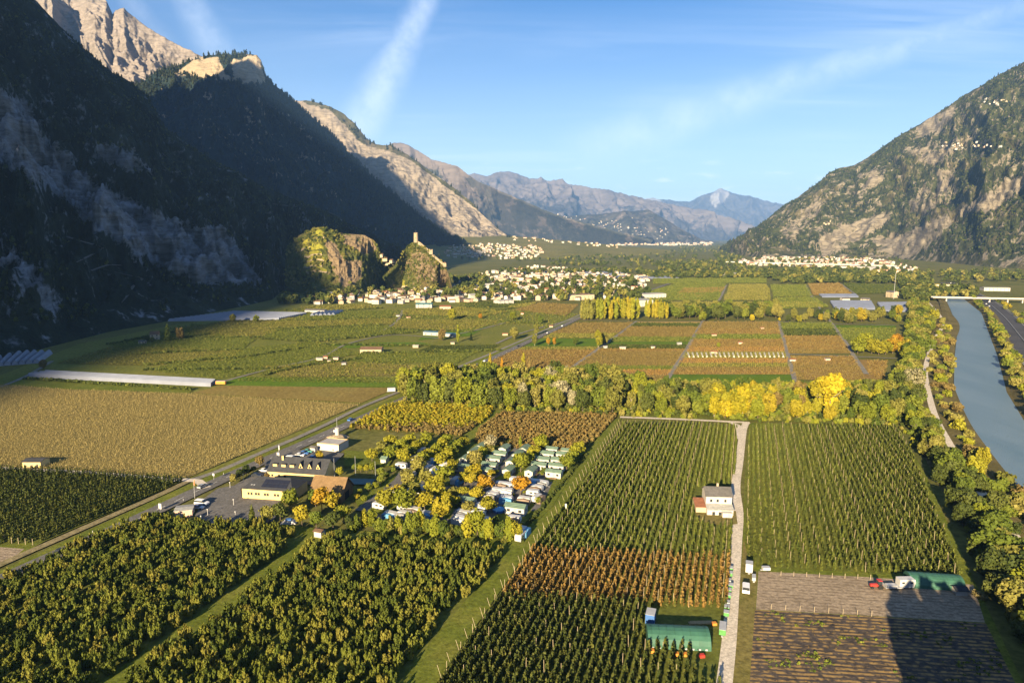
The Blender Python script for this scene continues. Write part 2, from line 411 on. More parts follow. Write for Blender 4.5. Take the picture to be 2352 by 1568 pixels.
# ---- the range behind it, running on beside and behind the camera
range_ridge = [(-2146, -7500, 1560), (-2146, -5000, 1590), (-2146, -4200, 1605), (-2146, -3300, 1590), (-2130, -2700, 1720), (-2120, -2200, 1780), (-2146, -1000, 1690), (-2146, -300, 1650), (-2146, 700, 1650), (-2130, 1500, 1680), (-2120, 2050, 1655), (-2100, 2400, 1400)]
def side_range():
    rr = np.array(range_ridge, float); y = np.linspace(-7500, 2400, 190); t = np.linspace(0, 1, 60)
    cx = np.interp(y, rr[:, 1], rr[:, 0]); cz = np.interp(y, rr[:, 1], rr[:, 2])
    fx = np.interp(y, [-7500, -500, 400, 900, 1700, 2400], [-700, -620, -640, -800, -1300, -1900])
    Y, T = np.meshgrid(y, t, indexing='ij')
    X = fx[:, None] + (cx - fx)[:, None] * T; Z = cz[:, None] * T ** 1.35
    a = 170 * np.clip(T * 4, 0, 1) * np.clip((1 - T) * 5, 0, 1) * (ridged(Y / 420, T * 2.2, 21) - 0.45)
    X = X + a; Z = Z + 0.4 * a
    V = np.stack([X, Y, Z], -1); B = V[:, -1:, :].copy(); B[..., 0] -= 900; B[..., 2] -= 700; V = np.concatenate([V, B], 1)
    n2 = V.shape[1]; i = np.arange(190 * n2).reshape(190, n2)
    Q = np.stack([i[:-1, :-1], i[:-1, 1:], i[1:, 1:], i[1:, :-1]], -1).reshape(-1, 4)
    rk = np.where(V[..., 2] > 900, 0.8, 0.2)
    return fast_mesh('mountain', V.reshape(-1, 3), Q, [MM_SPUR], True, {'rock': rk.ravel()})
struct('mountain', side_range())
# ---- second mountain with the pale cliff on its top
MM_2 = mountain_mat('shaded_slope', (0.014, 0.026, 0.024), (0.27, 0.225, 0.16), (0.024, 0.036, 0.034), 0.55, 0.005)  # wood and turf tones darkened: shade put into the colour
m2 = Loft([(200, 190, 3900), (300, 200, 3900), (330, 186, 3900), (352, 170, 3900), (372, 158, 3900), (400, 156, 3900), (430, 140, 3920), (480, 127, 3950), (540, 124, 3950), (590, 125, 3900), (600, 140, 3900), (612, 175, 3900), (625, 192, 3920), (680, 235, 4000),
           (760, 308, 4100), (850, 400, 4200), (940, 476, 4150), (1000, 522, 4050), (1045, 556, 3900), (1075, 580, 3700)],
          [(200, 600, 3000), (500, 600, 3000), (800, 592), (960, 588), (1075, 584)], 0.95, 3.5, 11)
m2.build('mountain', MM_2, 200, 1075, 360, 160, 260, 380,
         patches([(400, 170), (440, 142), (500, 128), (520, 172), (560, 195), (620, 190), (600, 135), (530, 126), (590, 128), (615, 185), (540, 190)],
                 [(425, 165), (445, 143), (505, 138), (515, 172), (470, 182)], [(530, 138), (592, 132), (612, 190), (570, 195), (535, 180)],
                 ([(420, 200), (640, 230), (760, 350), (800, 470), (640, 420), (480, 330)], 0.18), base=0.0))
# ---- third mountain, its upper face in sun
MM_3 = mountain_mat('pale_cliffs', (0.05, 0.052, 0.025), (0.215, 0.185, 0.15), (0.10, 0.088, 0.06), 0.5, 0.004, 0.5)
m3 = Loft([(560, 300, 6100), (640, 240, 5800), (680, 231, 5600), (720, 233, 5550), (760, 245, 5500), (790, 262, 5480), (815, 285, 5450), (845, 322, 5400), (865, 332, 5400), (900, 334, 5350), (930, 351, 5300), (965, 375, 5250), (1000, 402, 5200),
           (1040, 430, 5150), (1080, 462, 5080), (1110, 495, 5000), (1140, 522, 4900), (1172, 545, 4750)],
          [(560, 590, 4200), (800, 580, 4300), (1000, 560, 4350), (1100, 552, 4450), (1172, 548, 4600)], 1.0, 3.0, 27)
m3.build('mountain', MM_3, 560, 1172, 300, 140, 260, 620,
         patches([(600, 210), (700, 235), (760, 255), (830, 330), (880, 345), (940, 365), (1040, 440), (1180, 545), (1100, 560), (560, 560)], base=0.0),
         gull=4.0)
# ---- high rock peaks behind
MM_4 = mountain_mat('bare_peaks', (0.12, 0.11, 0.09), (0.20, 0.175, 0.155), (0.14, 0.12, 0.10), 0.3, 0.0035, 0.5)
m4 = Loft([(-200, -240, 5400), (-40, -120, 5300), (60, -50, 5200), (150, -40, 5150), (215, -22, 5100), (245, 4, 5050), (258, 34, 5050), (266, 24, 5000), (284, 19, 5000), (300, 34, 5000), (330, 56, 5000), (352, 72, 5000), (400, 98, 5000), (450, 124, 5000), (480, 138, 5000), (540, 200, 5000), (600, 300, 5000)],
          [(-200, 330, 4250), (300, 335, 4200), (600, 340, 4300)], 0.9, 4.0, 33)
m4.build('mountain', MM_4, 40, 600, 260, 130, 420, 520, patches(base=1.0), gull=5.0, fine=0.2)
# ---- far ranges up the valley
MM_5 = mountain_mat('far_slopes', (0.04, 0.042, 0.032), (0.13, 0.11, 0.10), (0.065, 0.06, 0.05), 0.5, 0.0011)
m5 = Loft([(880, 340, 9500), (905, 326, 9500), (925, 328, 9500), (960, 346, 9300), (990, 367, 9200), (1025, 375, 9100), (1052, 382, 9000), (1068, 396, 9000), (1100, 418, 9000), (1180, 452, 9000), (1250, 482, 9000), (1300, 500, 8900), (1400, 528, 8800), (1500, 552, 8600)],
          [(880, 562, 7600), (1200, 558), (1500, 556)], 1.0, 3.0, 41)
m5.build('mountain', MM_5, 880, 1500, 260, 80, 420, 1300, patches([(880, 300), (1060, 370), (1080, 410), (960, 380), (900, 345)], ([(1000, 380), (1060, 400), (1100, 450), (1050, 460)], 0.8), base=0.3))
m8 = Loft([(1080, 540, 11500), (1170, 507, 11500), (1250, 488, 11500), (1300, 497, 11500), (1370, 492, 11500), (1440, 486, 11500), (1490, 482, 11500), (1530, 505, 11400), (1575, 532, 11300), (1610, 550, 11200), (1660, 556, 11000)],
          [(1080, 560), (1660, 558)], 1.0, 2.0, 47)
m8.build('mountain', MM_5, 1080, 1660, 220, 60, 500, 1500, patches(base=0.28))
m6 = Loft([(1040, 400, 17000), (1090, 398, 17000), (1115, 405, 17000), (1140, 397, 17000), (1165, 392, 17000), (1190, 400, 17000), (1220, 412, 17000), (1242, 408, 17000), (1258, 417, 17000), (1292, 412, 17000), (1302, 420, 17000), (1350, 430, 17000), (1400, 438, 17000),
           (1440, 446, 17000), (1480, 457, 17000), (1530, 466, 17000), (1600, 480, 17000), (1700, 505, 17000), (1760, 530, 17000), (1800, 545, 17000)],
          [(1040, 556), (1800, 552)], 0.9, 5.0, 53)
MM_6 = mountain_mat('distant_range', (0.045, 0.046, 0.05), (0.12, 0.105, 0.105), (0.07, 0.066, 0.066), 0.5, 0.0006)
m6.build('mountain', MM_6, 1040, 1800, 260, 60, 900, 2200, lambda px, py, A, T: np.clip(T * 1.3 - 0.1, 0, 1))
m7 = Loft([(1380, 480, 26000), (1460, 462, 26000), (1500, 455, 26000), (1540, 460, 26000), (1585, 464, 26000), (1610, 450, 26000), (1632, 443, 26000), (1644, 437, 26000), (1656, 432, 26000), (1668, 437, 26000), (1680, 444, 26000), (1705, 450, 26000), (1740, 455, 26000), (1775, 466, 26000), (1800, 468, 26000), (1850, 474, 26000), (1950, 480, 26000)],
          [(1380, 550), (1950, 550)], 0.8, 3.0, 61)
MM_7 = mountain_mat('snow_peaks', (0.055, 0.055, 0.06), (0.21, 0.21, 0.225), (0.075, 0.07, 0.072), 0.25, 0.0006, 0.1)
m7.build('mountain', MM_7, 1380, 1950, 240, 60, 1300, 2600, patches([(1632, 452), (1652, 425), (1663, 425), (1676, 446), (1652, 470), (1640, 478)], ([(1470, 450), (1520, 450), (1520, 470), (1480, 470)], 0.7), base=0.12))
# ---- the sunny mountain across the river
MM_9 = mountain_mat('sunny_slope', (0.045, 0.053, 0.022), (0.20, 0.175, 0.135), (0.10, 0.088, 0.046), 0.75, 0.006, 0.5)
m9 = Loft([(1655, 566, 4700), (1690, 548, 4650), (1740, 521, 4550), (1800, 476, 4500), (1840, 447, 4450), (1880, 420, 4400), (1905, 395, 4400), (1925, 387, 4400), (1960, 380, 4350), (1985, 366, 4300), (2050, 322, 4200), (2100, 292, 4150), (2150, 262, 4050), (2185, 240, 4000), (2215, 218, 4000),
           (2250, 200, 3950), (2290, 174, 3900), (2352, 143, 3800), (2500, 60, 3600), (2800, -80, 3400), (3200, -250, 3200)],
          [(1655, 578), (1690, 586), (1750, 592), (1900, 592), (2050, 594), (2150, 601), (2250, 611), (2352, 618), (2600, 632), (3200, 660)], 1.0, 3.0, 71)
m9.build('mountain', MM_9, 1655, 3200, 420, 180, 260, 620,
         patches([(1880, 545), (1960, 510), (2030, 490), (2050, 500), (1960, 560), (1890, 590)], [(2000, 545), (2070, 540), (2170, 495), (2200, 500), (2160, 540), (2120, 575), (2080, 595), (2020, 580)],
                 [(2105, 290), (2190, 245), (2195, 260), (2150, 305), (2105, 320)], ([(2090, 345), (2150, 330), (2200, 340), (2180, 370), (2110, 380)], 0.75),
                 [(2190, 490), (2300, 430), (2360, 400), (2360, 420), (2290, 480)], ([(1970, 400), (2010, 390), (2030, 420), (1980, 440)], 0.8), ([(2080, 480), (2140, 400), (2180, 380), (2200, 440), (2120, 500)], 0.62),
                 ([(1780, 540), (1850, 480), (1880, 440), (1900, 470), (1820, 560)], 0.6), base=0.26), gull=3.0, fine=0.4)
# ---- vine-clad fan below the third mountain
vine_far = ground_mat('far_vineyard', [(0.10, 0.105, 0.025), (0.15, 0.14, 0.04), (0.19, 0.165, 0.055)], 0.004, 0.09, None)
fan = Loft([(850, 536, 5000), (1050, 533, 4900), (1165, 541, 4800), (1300, 553, 4500), (1420, 564, 4300), (1540, 575, 4200)],
           [(850, 600), (1050, 594), (1200, 596), (1350, 594), (1540, 582)], 1.0, 0.8, 81)
fan.build('vineyard_fan', vine_far, 850, 1540, 160, 60, 4, 300, None, (500, 120))

# ---- castle hills
HILL = mountain_mat('castle_hill_rock', (0.085, 0.10, 0.024), (0.24, 0.18, 0.11), (0.16, 0.125, 0.05), 0.4, 0.02, 0.4)
hillA = Loft([(655, 600, 1290), (662, 568, 1290), (686, 541, 1290), (714, 529, 1300), (735, 527, 1300), (752, 526, 1300), (780, 535, 1310), (838, 540, 1330), (860, 553, 1330), (872, 580, 1335), (885, 598, 1340), (905, 603, 1350), (930, 604, 1355), (945, 612, 1350)],
             [(655, 655, 1240), (685, 672), (720, 676), (779, 678), (830, 672), (890, 655), (945, 640)], 0.8, 1.5, 91)
hillA.build('castle_hill', HILL, 655, 945, 200, 90, 16, 55, patches([(745, 545), (770, 560), (790, 600), (830, 600), (830, 640), (790, 660), (760, 610)], ([(775, 530), (840, 535), (870, 575), (840, 590), (790, 560)], 0.7), base=0.2), (110, 120), 3.0, 0.35)
hillB = Loft([(880, 640, 1270), (890, 625, 1275), (920, 594, 1285), (930, 572, 1290), (944, 558, 1290), (955, 554, 1290), (966, 560, 1290), (990, 581, 1295), (1004, 594, 1300), (1021, 607, 1300), (1030, 630, 1300), (1036, 650, 1290)],
             [(880, 655), (920, 662), (960, 664), (1000, 663), (1036, 658)], 0.85, 0.6, 97)
hillB.build('castle_hill', HILL, 880, 1036, 130, 80, 10, 42, patches(([(930, 600), (960, 570), (1000, 600), (1025, 650), (960, 640)], 0.55), [(1010, 620), (1032, 620), (1034, 655), (1005, 655)], base=0.25), (110, 110), 3.0, 0.35)

# ---- the air: one even, thin haze over valley and ranges
def haze_box():
    b = MB(); b.box(-16000, 16000, -7800, 33000, -1.5, 2250)
    m = bpy.data.materials.new('haze_air'); m.use_nodes = True; nt = m.node_tree; nt.nodes.clear()
    out = nt.nodes.new('ShaderNodeOutputMaterial'); v = nt.nodes.new('ShaderNodeVolumePrincipled')
    v.inputs['Color'].default_value = (0.24, 0.49, 1.0, 1); v.inputs['Density'].default_value = HAZE; v.inputs['Anisotropy'].default_value = 0.0
    nt.links.new(v.outputs[0], out.inputs['Volume'])
    o = obj('haze', b.mesh('haze', m)); tag(o, 'thin blue haze filling the valley air', 'haze', kind='stuff')
HAZE = 3.4e-5
haze_box()
# ================================================================== fields, roads, water
_layer = [0]
def lift():
    _layer[0] += 1; return 0.01 + 0.0045 * _layer[0]
def wpoly(px): return [(p.x, p.y) for p in (G(*q) for q in px)]
def sheet(name, px, material, z=None, wobble=0.0):
    z = lift() if z is None else z
    P = wpoly(px)
    me = mesh_from(name, [(x, y, z) for x, y in P], [tuple(range(len(P)))], [material])
    # outlines may run either way round
    if me.polygons[0].normal.z < 0: me.flip_normals()
    return struct(name, me)
def smooth_line(pts, step=6.0):
    P = [Vector(p) for p in pts]; out = []
    for i in range(len(P) - 1):
        a = P[max(i - 1, 0)]; b = P[i]; c = P[i + 1]; d = P[min(i + 2, len(P) - 1)]
        n = max(1, int((c - b).length / step))
        for k in range(n):
            t = k / n
            out.append(0.5 * ((2 * b) + (c - a) * t + (2 * a - 5 * b + 4 * c - d) * t * t + (3 * b - a - 3 * c + d) * t ** 3))
    out.append(P[-1]); return out
def ribbon_mesh(name, line, profile, material, closed=False):
    """profile: list of (offset across, height)"""
    V = []; n = len(profile)
    for i, p in enumerate(line):
        t = (line[min(i + 1, len(line) - 1)] - line[max(i - 1, 0)]); t.z = 0; t.normalize(); w = Vector((t.y, -t.x, 0))
        V += [tuple(p + w * o + Vector((0, 0, h))) for o, h in profile]
    F = [(i * n + j, i * n + j + 1, (i + 1) * n + j + 1, (i + 1) * n + j) for i in range(len(line) - 1) for j in range(n - 1)]
    return mesh_from(name, V, F, [material])
def road(name, px, width, material, step=6.0, z=None, rut=0.0):
    z = lift() if z is None else z
    line = smooth_line([G(*q) for q in px], step)
    return struct(name, ribbon_mesh(name, line, [(-width / 2, z), (0, z + 0.0005), (width / 2, z)], material)), line
def direction(a, b):
    p, q = G(*a), G(*b); return math.atan2(q.y - p.y, q.x - p.x)

asphalt = ground_mat('asphalt', [(0.12, 0.115, 0.108), (0.14, 0.135, 0.127), (0.16, 0.152, 0.142)], 0.08, 1.2, None, 0.9, 0.1)
gravel_m = ground_mat('gravel_track', [(0.46, 0.41, 0.33), (0.54, 0.48, 0.39), (0.58, 0.52, 0.43)], 0.15, 1.5, None, 0.95, 0.2)
track_grey = ground_mat('worn_tarmac', [(0.17, 0.16, 0.14), (0.20, 0.19, 0.165), (0.23, 0.215, 0.185)], 0.1, 1.2, None, 0.95, 0.1)
dirt_m = ground_mat('dirt_track', [(0.16, 0.14, 0.07), (0.24, 0.20, 0.11), (0.14, 0.14, 0.05)], 0.2, 0.9)
turf = ground_mat('turf', [(0.085, 0.11, 0.017), (0.12, 0.14, 0.022), (0.165, 0.165, 0.034)], 0.08, 0.9)
turf_bright = ground_mat('young_grass', [(0.07, 0.12, 0.012), (0.09, 0.15, 0.014), (0.12, 0.16, 0.02)], 0.05, 0.8)
turf_dry = ground_mat('dry_grass', [(0.12, 0.11, 0.03), (0.18, 0.15, 0.05), (0.10, 0.11, 0.025)], 0.06, 0.8)
orch_floor = ground_mat('orchard_floor', [(0.085, 0.098, 0.02), (0.11, 0.122, 0.025), (0.14, 0.142, 0.032)], 0.08, 0.7)
soil = ground_mat('ploughed_soil', [(0.24, 0.19, 0.13), (0.30, 0.24, 0.17), (0.34, 0.275, 0.20)], 0.05, 1.0, (direction((1740, 1315), (2230, 1345)), 1.6, (0.15, 0.115, 0.08), 0.3))
straw = ground_mat('straw_field', [(0.23, 0.185, 0.062), (0.28, 0.225, 0.08), (0.25, 0.205, 0.07)], 0.01, 0.6)

# ---- broad meadow under the quilt of fields on both sides of the road
sheet('field', [(-500, 1000), (-200, 905), (0, 862), (180, 790), (390, 748), (640, 708), (700, 694), (1080, 690), (1337, 722), (830, 955), (430, 1105), (-420, 1300)], ground_mat('mixed_orchards', [(0.105, 0.125, 0.024), (0.145, 0.15, 0.032), (0.175, 0.165, 0.042)], 0.02, 0.45))
def field(px, material): return sheet('field', px, material)

greenA = ground_mat('green_rows', [(0.11, 0.13, 0.022), (0.14, 0.155, 0.028), (0.17, 0.175, 0.036)], 0.03, 0.5)
greenB = ground_mat('olive_rows', [(0.11, 0.115, 0.03), (0.145, 0.14, 0.036), (0.175, 0.16, 0.046)], 0.03, 0.5)
brownA = ground_mat('russet_vines', [(0.19, 0.125, 0.042), (0.24, 0.16, 0.052), (0.22, 0.17, 0.06)], 0.03, 0.5)
brownB = ground_mat('brown_vines', [(0.17, 0.13, 0.04), (0.21, 0.16, 0.048), (0.19, 0.165, 0.052)], 0.03, 0.5)
orangeA = ground_mat('orange_vines', [(0.22, 0.14, 0.055), (0.27, 0.17, 0.07), (0.25, 0.18, 0.08)], 0.03, 0.5)
darkG = ground_mat('dark_rows', [(0.035, 0.05, 0.014), (0.05, 0.066, 0.018), (0.07, 0.08, 0.022)], 0.03, 0.5)
wheat = ground_mat('stubble', [(0.36, 0.25, 0.075), (0.42, 0.29, 0.09), (0.38, 0.28, 0.10)], 0.03, 0.5)
FIELD_MATS = dict(g=greenA, o=greenB, r=brownA, b=brownB, y=orangeA, d=darkG, w=wheat, t=turf, s=soil, l=turf_bright, f=turf_dry)
def interp_line(line, y):
    """x of a boundary, given as picture points, at picture row y"""
    L = sorted(line, key=lambda p: p[1]); return float(np.interp(y, [p[1] for p in L], [p[0] for p in L]))
laneA = [(1462, 738), (1408, 778), (1347, 821), (1310, 847)]; laneB = [(1614, 738), (1574, 807), (1528, 878)]
laneC = [(1789, 738), (1809, 816), (1828, 880)]; laneD = [(1912, 745), (1938, 781), (1963, 821), (1990, 860)]
roadR = [(1342, 731), (1113, 834), (1060, 858)]
BANDS = []   # (polygon, kind) of every striped field for planting
def stripes(left, right, rows, pad=1.5):
    for y0, y1, k in rows:
        p = [(interp_line(left, y0) + pad, y0), (interp_line(right, y0) - pad, y0), (interp_line(right, y1) - pad, y1), (interp_line(left, y1) + pad, y1)]
        field(p, FIELD_MATS[k]); BANDS.append((p, k))
stripes(roadR, laneA, [(741, 752, 'b'), (752, 766, 'b'), (766, 777, 'o'), (777, 795, 'l'), (797, 803, 'o'), (803, 818, 'r'), (818, 836, 'r'), (836, 850, 'r')], 3)
stripes(laneA, laneB, [(738, 742, 'w'), (742, 750, 'd'), (750, 763, 'b'), (763, 774, 'b'), (774, 785, 'g'), (785, 791, 'l'), (791, 801, 'd'), (801, 808, 'r'), (808, 824, 'b'), (824, 840, 'b'), (840, 849, 'g'), (849, 862, 'y'), (862, 880, 'b')])
stripes(laneB, laneC, [(739, 756, 'b'), (756, 768, 'r'), (768, 779, 'g'), (779, 797, 'r'), (797, 808, 'y'), (808, 823, 'f'), (823, 834, 'y'), (834, 843, 'o'), (843, 850, 'b'), (850, 860, 'r'), (860, 882, 'l')])
stripes(laneC, laneD, [(741, 755, 'g'), (755, 770, 'd'), (771, 803, 'r'), (803, 812, 'b'), (818, 838, 'r'), (838, 872, 'b')])
stripes(laneD, [(2060, 745), (2055, 780)], [(747, 753, 'l'), (753, 764, 'g'), (764, 781, 'g')])
field([(1975, 826), (2035, 828), (2025, 880), (1850, 872), (1835, 845), (1970, 845)], brownA); BANDS.append(([(1990, 826), (2040, 828), (2030, 880), (1995, 860)], 'r'))
# far strips between the poplar belt and the village / river
for p, k in (([(1480, 672), (1560, 650), (1668, 652), (1650, 690), (1470, 690)], 'g'), ([(1570, 662), (1668, 660), (1655, 672), (1556, 674)], 'r'), ([(1560, 674), (1622, 674), (1610, 684), (1545, 684)], 'w'),
             ([(1676, 653), (1760, 653), (1766, 662), (1672, 662)], 'f'), ([(1674, 662), (1766, 662), (1772, 690), (1660, 690)], 'o'), ([(1770, 654), (1850, 654), (1866, 680), (1776, 682)], 'g'),
             ([(1856, 652), (1928, 650), (1960, 678), (1868, 678)], 'r'), ([(1935, 650), (2060, 655), (2070, 672), (1965, 676)], 'd'), ([(1500, 640), (1760, 636), (1760, 650), (1500, 652)], 'g'),
             ([(1776, 684), (1870, 682), (1905, 705), (1790, 710)], 'g'), ([(1480, 694), (1880, 694), (1890, 706), (1480, 706)], 'o'),
             ([(1080, 695), (1230, 690), (1180, 705), (1060, 706)], 'd'), ([(1240, 696), (1330, 700), (1300, 726), (1180, 712)], 'b'), ([(1180, 700), (1236, 694), (1212, 704), (1160, 710)], 'f')):
    field(p, FIELD_MATS[k]); BANDS.append((p, k))
# quilt on the near side of the village, left of the road
LEFTQ = [([(690, 705), (830, 700), (880, 706), (700, 718)], 'o'), ([(700, 720), (905, 712), (900, 728), (690, 735)], 'g'), ([(920, 712), (1060, 706), (1170, 716), (1100, 728), (930, 724)], 'f'),
         ([(640, 738), (910, 730), (900, 745), (620, 756)], 'o'), ([(915, 734), (1150, 736), (1090, 760), (900, 755)], 'o'), ([(620, 758), (880, 748), (960, 760), (720, 782), (600, 775)], 'g'), ([(980, 764), (1120, 750), (1080, 772), (960, 782)], 'l'),
         ([(735, 790), (960, 786), (1000, 792), (800, 800)], 'l'), ([(990, 795), (1150, 792), (1120, 806), (960, 806)], 'd'), ([(830, 812), (1100, 806), (1050, 835), (800, 830)], 'g'),
         ([(420, 752), (640, 722), (690, 738), (600, 775), (460, 775)], 'o'), ([(250, 790), (420, 758), (590, 778), (560, 800), (300, 812)], 'g'), ([(130, 835), (260, 795), (560, 805), (520, 830), (330, 840)], 'o'),
         ([(560, 800), (720, 785), (830, 812), (640, 850), (500, 870), (330, 850)], 'g'), ([(600, 842), (800, 832), (1010, 842), (1000, 862), (650, 866)], 'f'), ([(560, 866), (980, 868), (960, 884), (540, 876)], 'g')]
for p, k in LEFTQ: field(p, FIELD_MATS[k]); BANDS.append((p, k))
YGRASS = [(500, 880), (560, 866), (930, 880), (925, 890), (520, 888)]; field(YGRASS, turf_bright)
BROWNF = [(440, 903), (510, 886), (910, 892), (830, 926), (640, 916)]; field(BROWNF, brownB)
BIGF = [(-340, 878), (20, 886), (160, 896), (430, 905), (640, 918), (826, 930), (432, 1098), (330, 1092), (200, 1084), (0, 1075), (-420, 1050)]; field(BIGF, straw)
field([(30, 872), (90, 868), (450, 893), (430, 905), (160, 896), (20, 886)], turf)
DARKO = [(-300, 1068), (0, 1080), (200, 1089), (395, 1104), (424, 1106), (100, 1246), (0, 1254), (-300, 1265)]; field(DARKO, orch_floor)
field([(-200, 1256), (0, 1254), (100, 1246), (60, 1268), (-40, 1320), (-200, 1330)], turf)
field([(-200, 1262), (0, 1258), (56, 1262), (30, 1284), (-30, 1300), (-200, 1330)], soil)
# ---- foreground orchards, lanes of grass
ORCH1 = [(-520, 1460), (-60, 1368), (0, 1348), (150, 1278), (250, 1230), (345, 1190), (380, 1196), (440, 1208), (570, 1214), (600, 1210), (690, 1232), (640, 1280), (480, 1396), (230, 1568), (60, 1700), (-520, 1700)]
ORCH2 = [(735, 1246), (900, 1246), (1080, 1262), (1160, 1274), (1140, 1300), (1010, 1450), (920, 1568), (860, 1700), (120, 1700), (300, 1568), (500, 1424), (640, 1316)]
field([(-520, 1480), (0, 1345), (350, 1187), (600, 1200), (740, 1216), (1200, 1240), (1215, 1260), (1000, 1568), (900, 1720), (-520, 1720)], turf)
sheet('field', ORCH1, orch_floor); sheet('field', ORCH2, orch_floor)
STRIP = [(860, 1700), (920, 1568), (1140, 1300), (1180, 1250), (1290, 1115), (1405, 965), (1428, 962), (1335, 1110), (1200, 1285), (1005, 1568), (930, 1700)]
field(STRIP, turf)
# ---- the trellised fields
LANE_PX = [(1640, 1800), (1664, 1568), (1674, 1480), (1684, 1350), (1692, 1240), (1696, 1180), (1690, 1120), (1698, 1060), (1708, 985), (1716, 972)]
F6 = [(920, 1720), (1010, 1568), (1205, 1285), (1338, 1110), (1430, 975), (1560, 976), (1692, 982), (1690, 1060), (1683, 1120), (1684, 1240), (1676, 1350), (1656, 1568), (1640, 1720)]
field(F6, orch_floor)
F7 = [(1722, 985), (1760, 982), (2058, 984), (2100, 1060), (2150, 1180), (2212, 1328), (1724, 1304), (1712, 1240), (1712, 1120)]
field(F7, orch_floor)
field([(1722, 975), (1728, 972), (2056, 980), (2120, 1080), (2240, 1340), (2420, 1720), (1680, 1720), (1690, 1400), (1706, 1240), (1710, 1110)], turf)
field(F7, orch_floor)
field([(1708, 1240), (1724, 1304), (1740, 1316), (1735, 1400), (1722, 1568), (1710, 1720), (1664, 1720), (1690, 1480), (1700, 1330)], turf_dry)
PLOUGH = [(1742, 1314), (2000, 1328), (2235, 1345), (2262, 1432), (2020, 1418), (1736, 1402)]; field(PLOUGH, soil)
mulch = ground_mat('mulched_beds', [(0.045, 0.040, 0.040), (0.07, 0.06, 0.055), (0.10, 0.08, 0.06)], 0.1, 1.0, (direction((1740, 1404), (2260, 1434)), 1.5, (0.30, 0.20, 0.08), 0.55))
VEG = [(1734, 1403), (2020, 1419), (2264, 1434), (2330, 1568), (2400, 1720), (1712, 1720), (1722, 1568)]; field(VEG, mulch)
# ---- ring of colour behind the camp
YEL = [(905, 928), (1135, 938), (1128, 955), (1062, 1003), (805, 985), (835, 962)]; field(YEL, orch_floor)
RED = [(1150, 950), (1200, 952), (1418, 957), (1400, 975), (1330, 1050), (1160, 1030), (1085, 1018), (1100, 990)]; field(RED, orch_floor)
field([(1062, 1004), (1135, 940), (1152, 946), (1085, 1014)], turf)
WOODF = [(925, 880), (1060, 858), (1310, 855), (1530, 880), (1830, 882), (2040, 880), (2062, 980), (1716, 968), (1428, 958), (1150, 946), (920, 928)]; field(WOODF, orch_floor)

# ---- roads
MAIN = [(-560, 1590), (-200, 1430), (75, 1301), (300, 1201), (525, 1096), (747, 999), (921, 921), (1079, 849), (1188, 797), (1279, 755), (1342, 726), (1400, 704), (1470, 676), (1540, 650)]
grass_strip = [(-560, 1570), (-10, 1318), (437, 1112), (747, 985), (1050, 848), (1337, 722), (1342, 726), (1079, 849), (747, 999), (300, 1201), (75, 1301), (-560, 1590)]
field(grass_strip, turf)
main_road, main_line = road('road', MAIN, 7.6, asphalt)
track2, track_line = road('path', [(432, 1106), (500, 1084), (600, 1041), (674, 1010), (747, 977), (830, 936), (918, 900), (1050, 845), (1188, 787), (1337, 721)], 3.2, track_grey)
road('path', [(-300, 1440), (0, 1299), (125, 1244), (250, 1189), (375, 1134), (432, 1106)], 3.2, dirt_m)
road('path', [(475, 1122), (455, 1106), (432, 1104), (395, 1103), (200, 1087), (0, 1077), (-300, 1062)], 3.6, gravel_m)
lane_obj, lane_line = road('path', LANE_PX, 3.5, gravel_m)
road('path', [(1722, 972), (1640, 968), (1560, 964), (1424, 959)], 3.2, gravel_m)
road('path', [(1700, 1010), (1694, 978), (1670, 968)], 3.0, gravel_m)
for ln, w in ((laneA, 4), (laneB, 4.5), (laneC, 4.5), (laneD, 4.5), ([(1809, 814), (1900, 817), (2060, 824)], 4), ([(1338, 735), (1462, 739), (1614, 739), (1789, 740), (1912, 744), (2060, 748)], 3.5),
              ([(1614, 738), (1650, 692), (1668, 655)], 5), ([(1912, 745), (1870, 690), (1850, 655)], 4), ([(1345, 725), (1300, 738), (1200, 765), (1140, 790)], 3.5), ([(490, 884), (620, 848), (735, 822), (800, 790), (900, 770), (1010, 778)], 3.5), ([(925, 712), (918, 730), (905, 745)], 4), ([(0, 890), (60, 865), (120, 830)], 4), ([(1965, 676), (1928, 650)], 4), ([(1000, 778), (1090, 760), (1160, 742)], 3.5), ([(918, 745), (905, 745), (880, 760)], 3)):
    road('path', ln, w * .8, track_grey)
# centre dashes and edge lines
white_paint = mat('road_paint', (0.62, 0.62, 0.60), 0.7, 0.2)
def dashes(line, parent, gap, length, w, off=0.0, z=0.3, start=0.0, most=300, dmax=900):
    me = None; dist = 0.0; nxt = start; n = 0
    for a, b in zip(line[:-1], line[1:]):
        L = (b - a).length; t = (b - a).normalized()
        while nxt < dist + L and n < most:
            p = a + t * (nxt - dist) + Vector((t.y, -t.x, 0)) * off
            if -300 < p.x < 420 and 150 < p.y < dmax:
                if me is None:
                    me = mesh_from('dash', [(-w, 0, 0), (w, 0, 0), (w, length, 0), (-w, length, 0)], [(0, 1, 2, 3)], [white_paint])
                o = obj('dash', me, parent, (p.x, p.y, z), math.atan2(t.y, t.x) - math.pi / 2); n += 1
            nxt += gap
        dist += L
mz = max(v.co.z for v in main_road.data.vertices)
dashes(main_line, main_road, 9.0, 4.0, 0.10, 0.0, mz + 0.006)
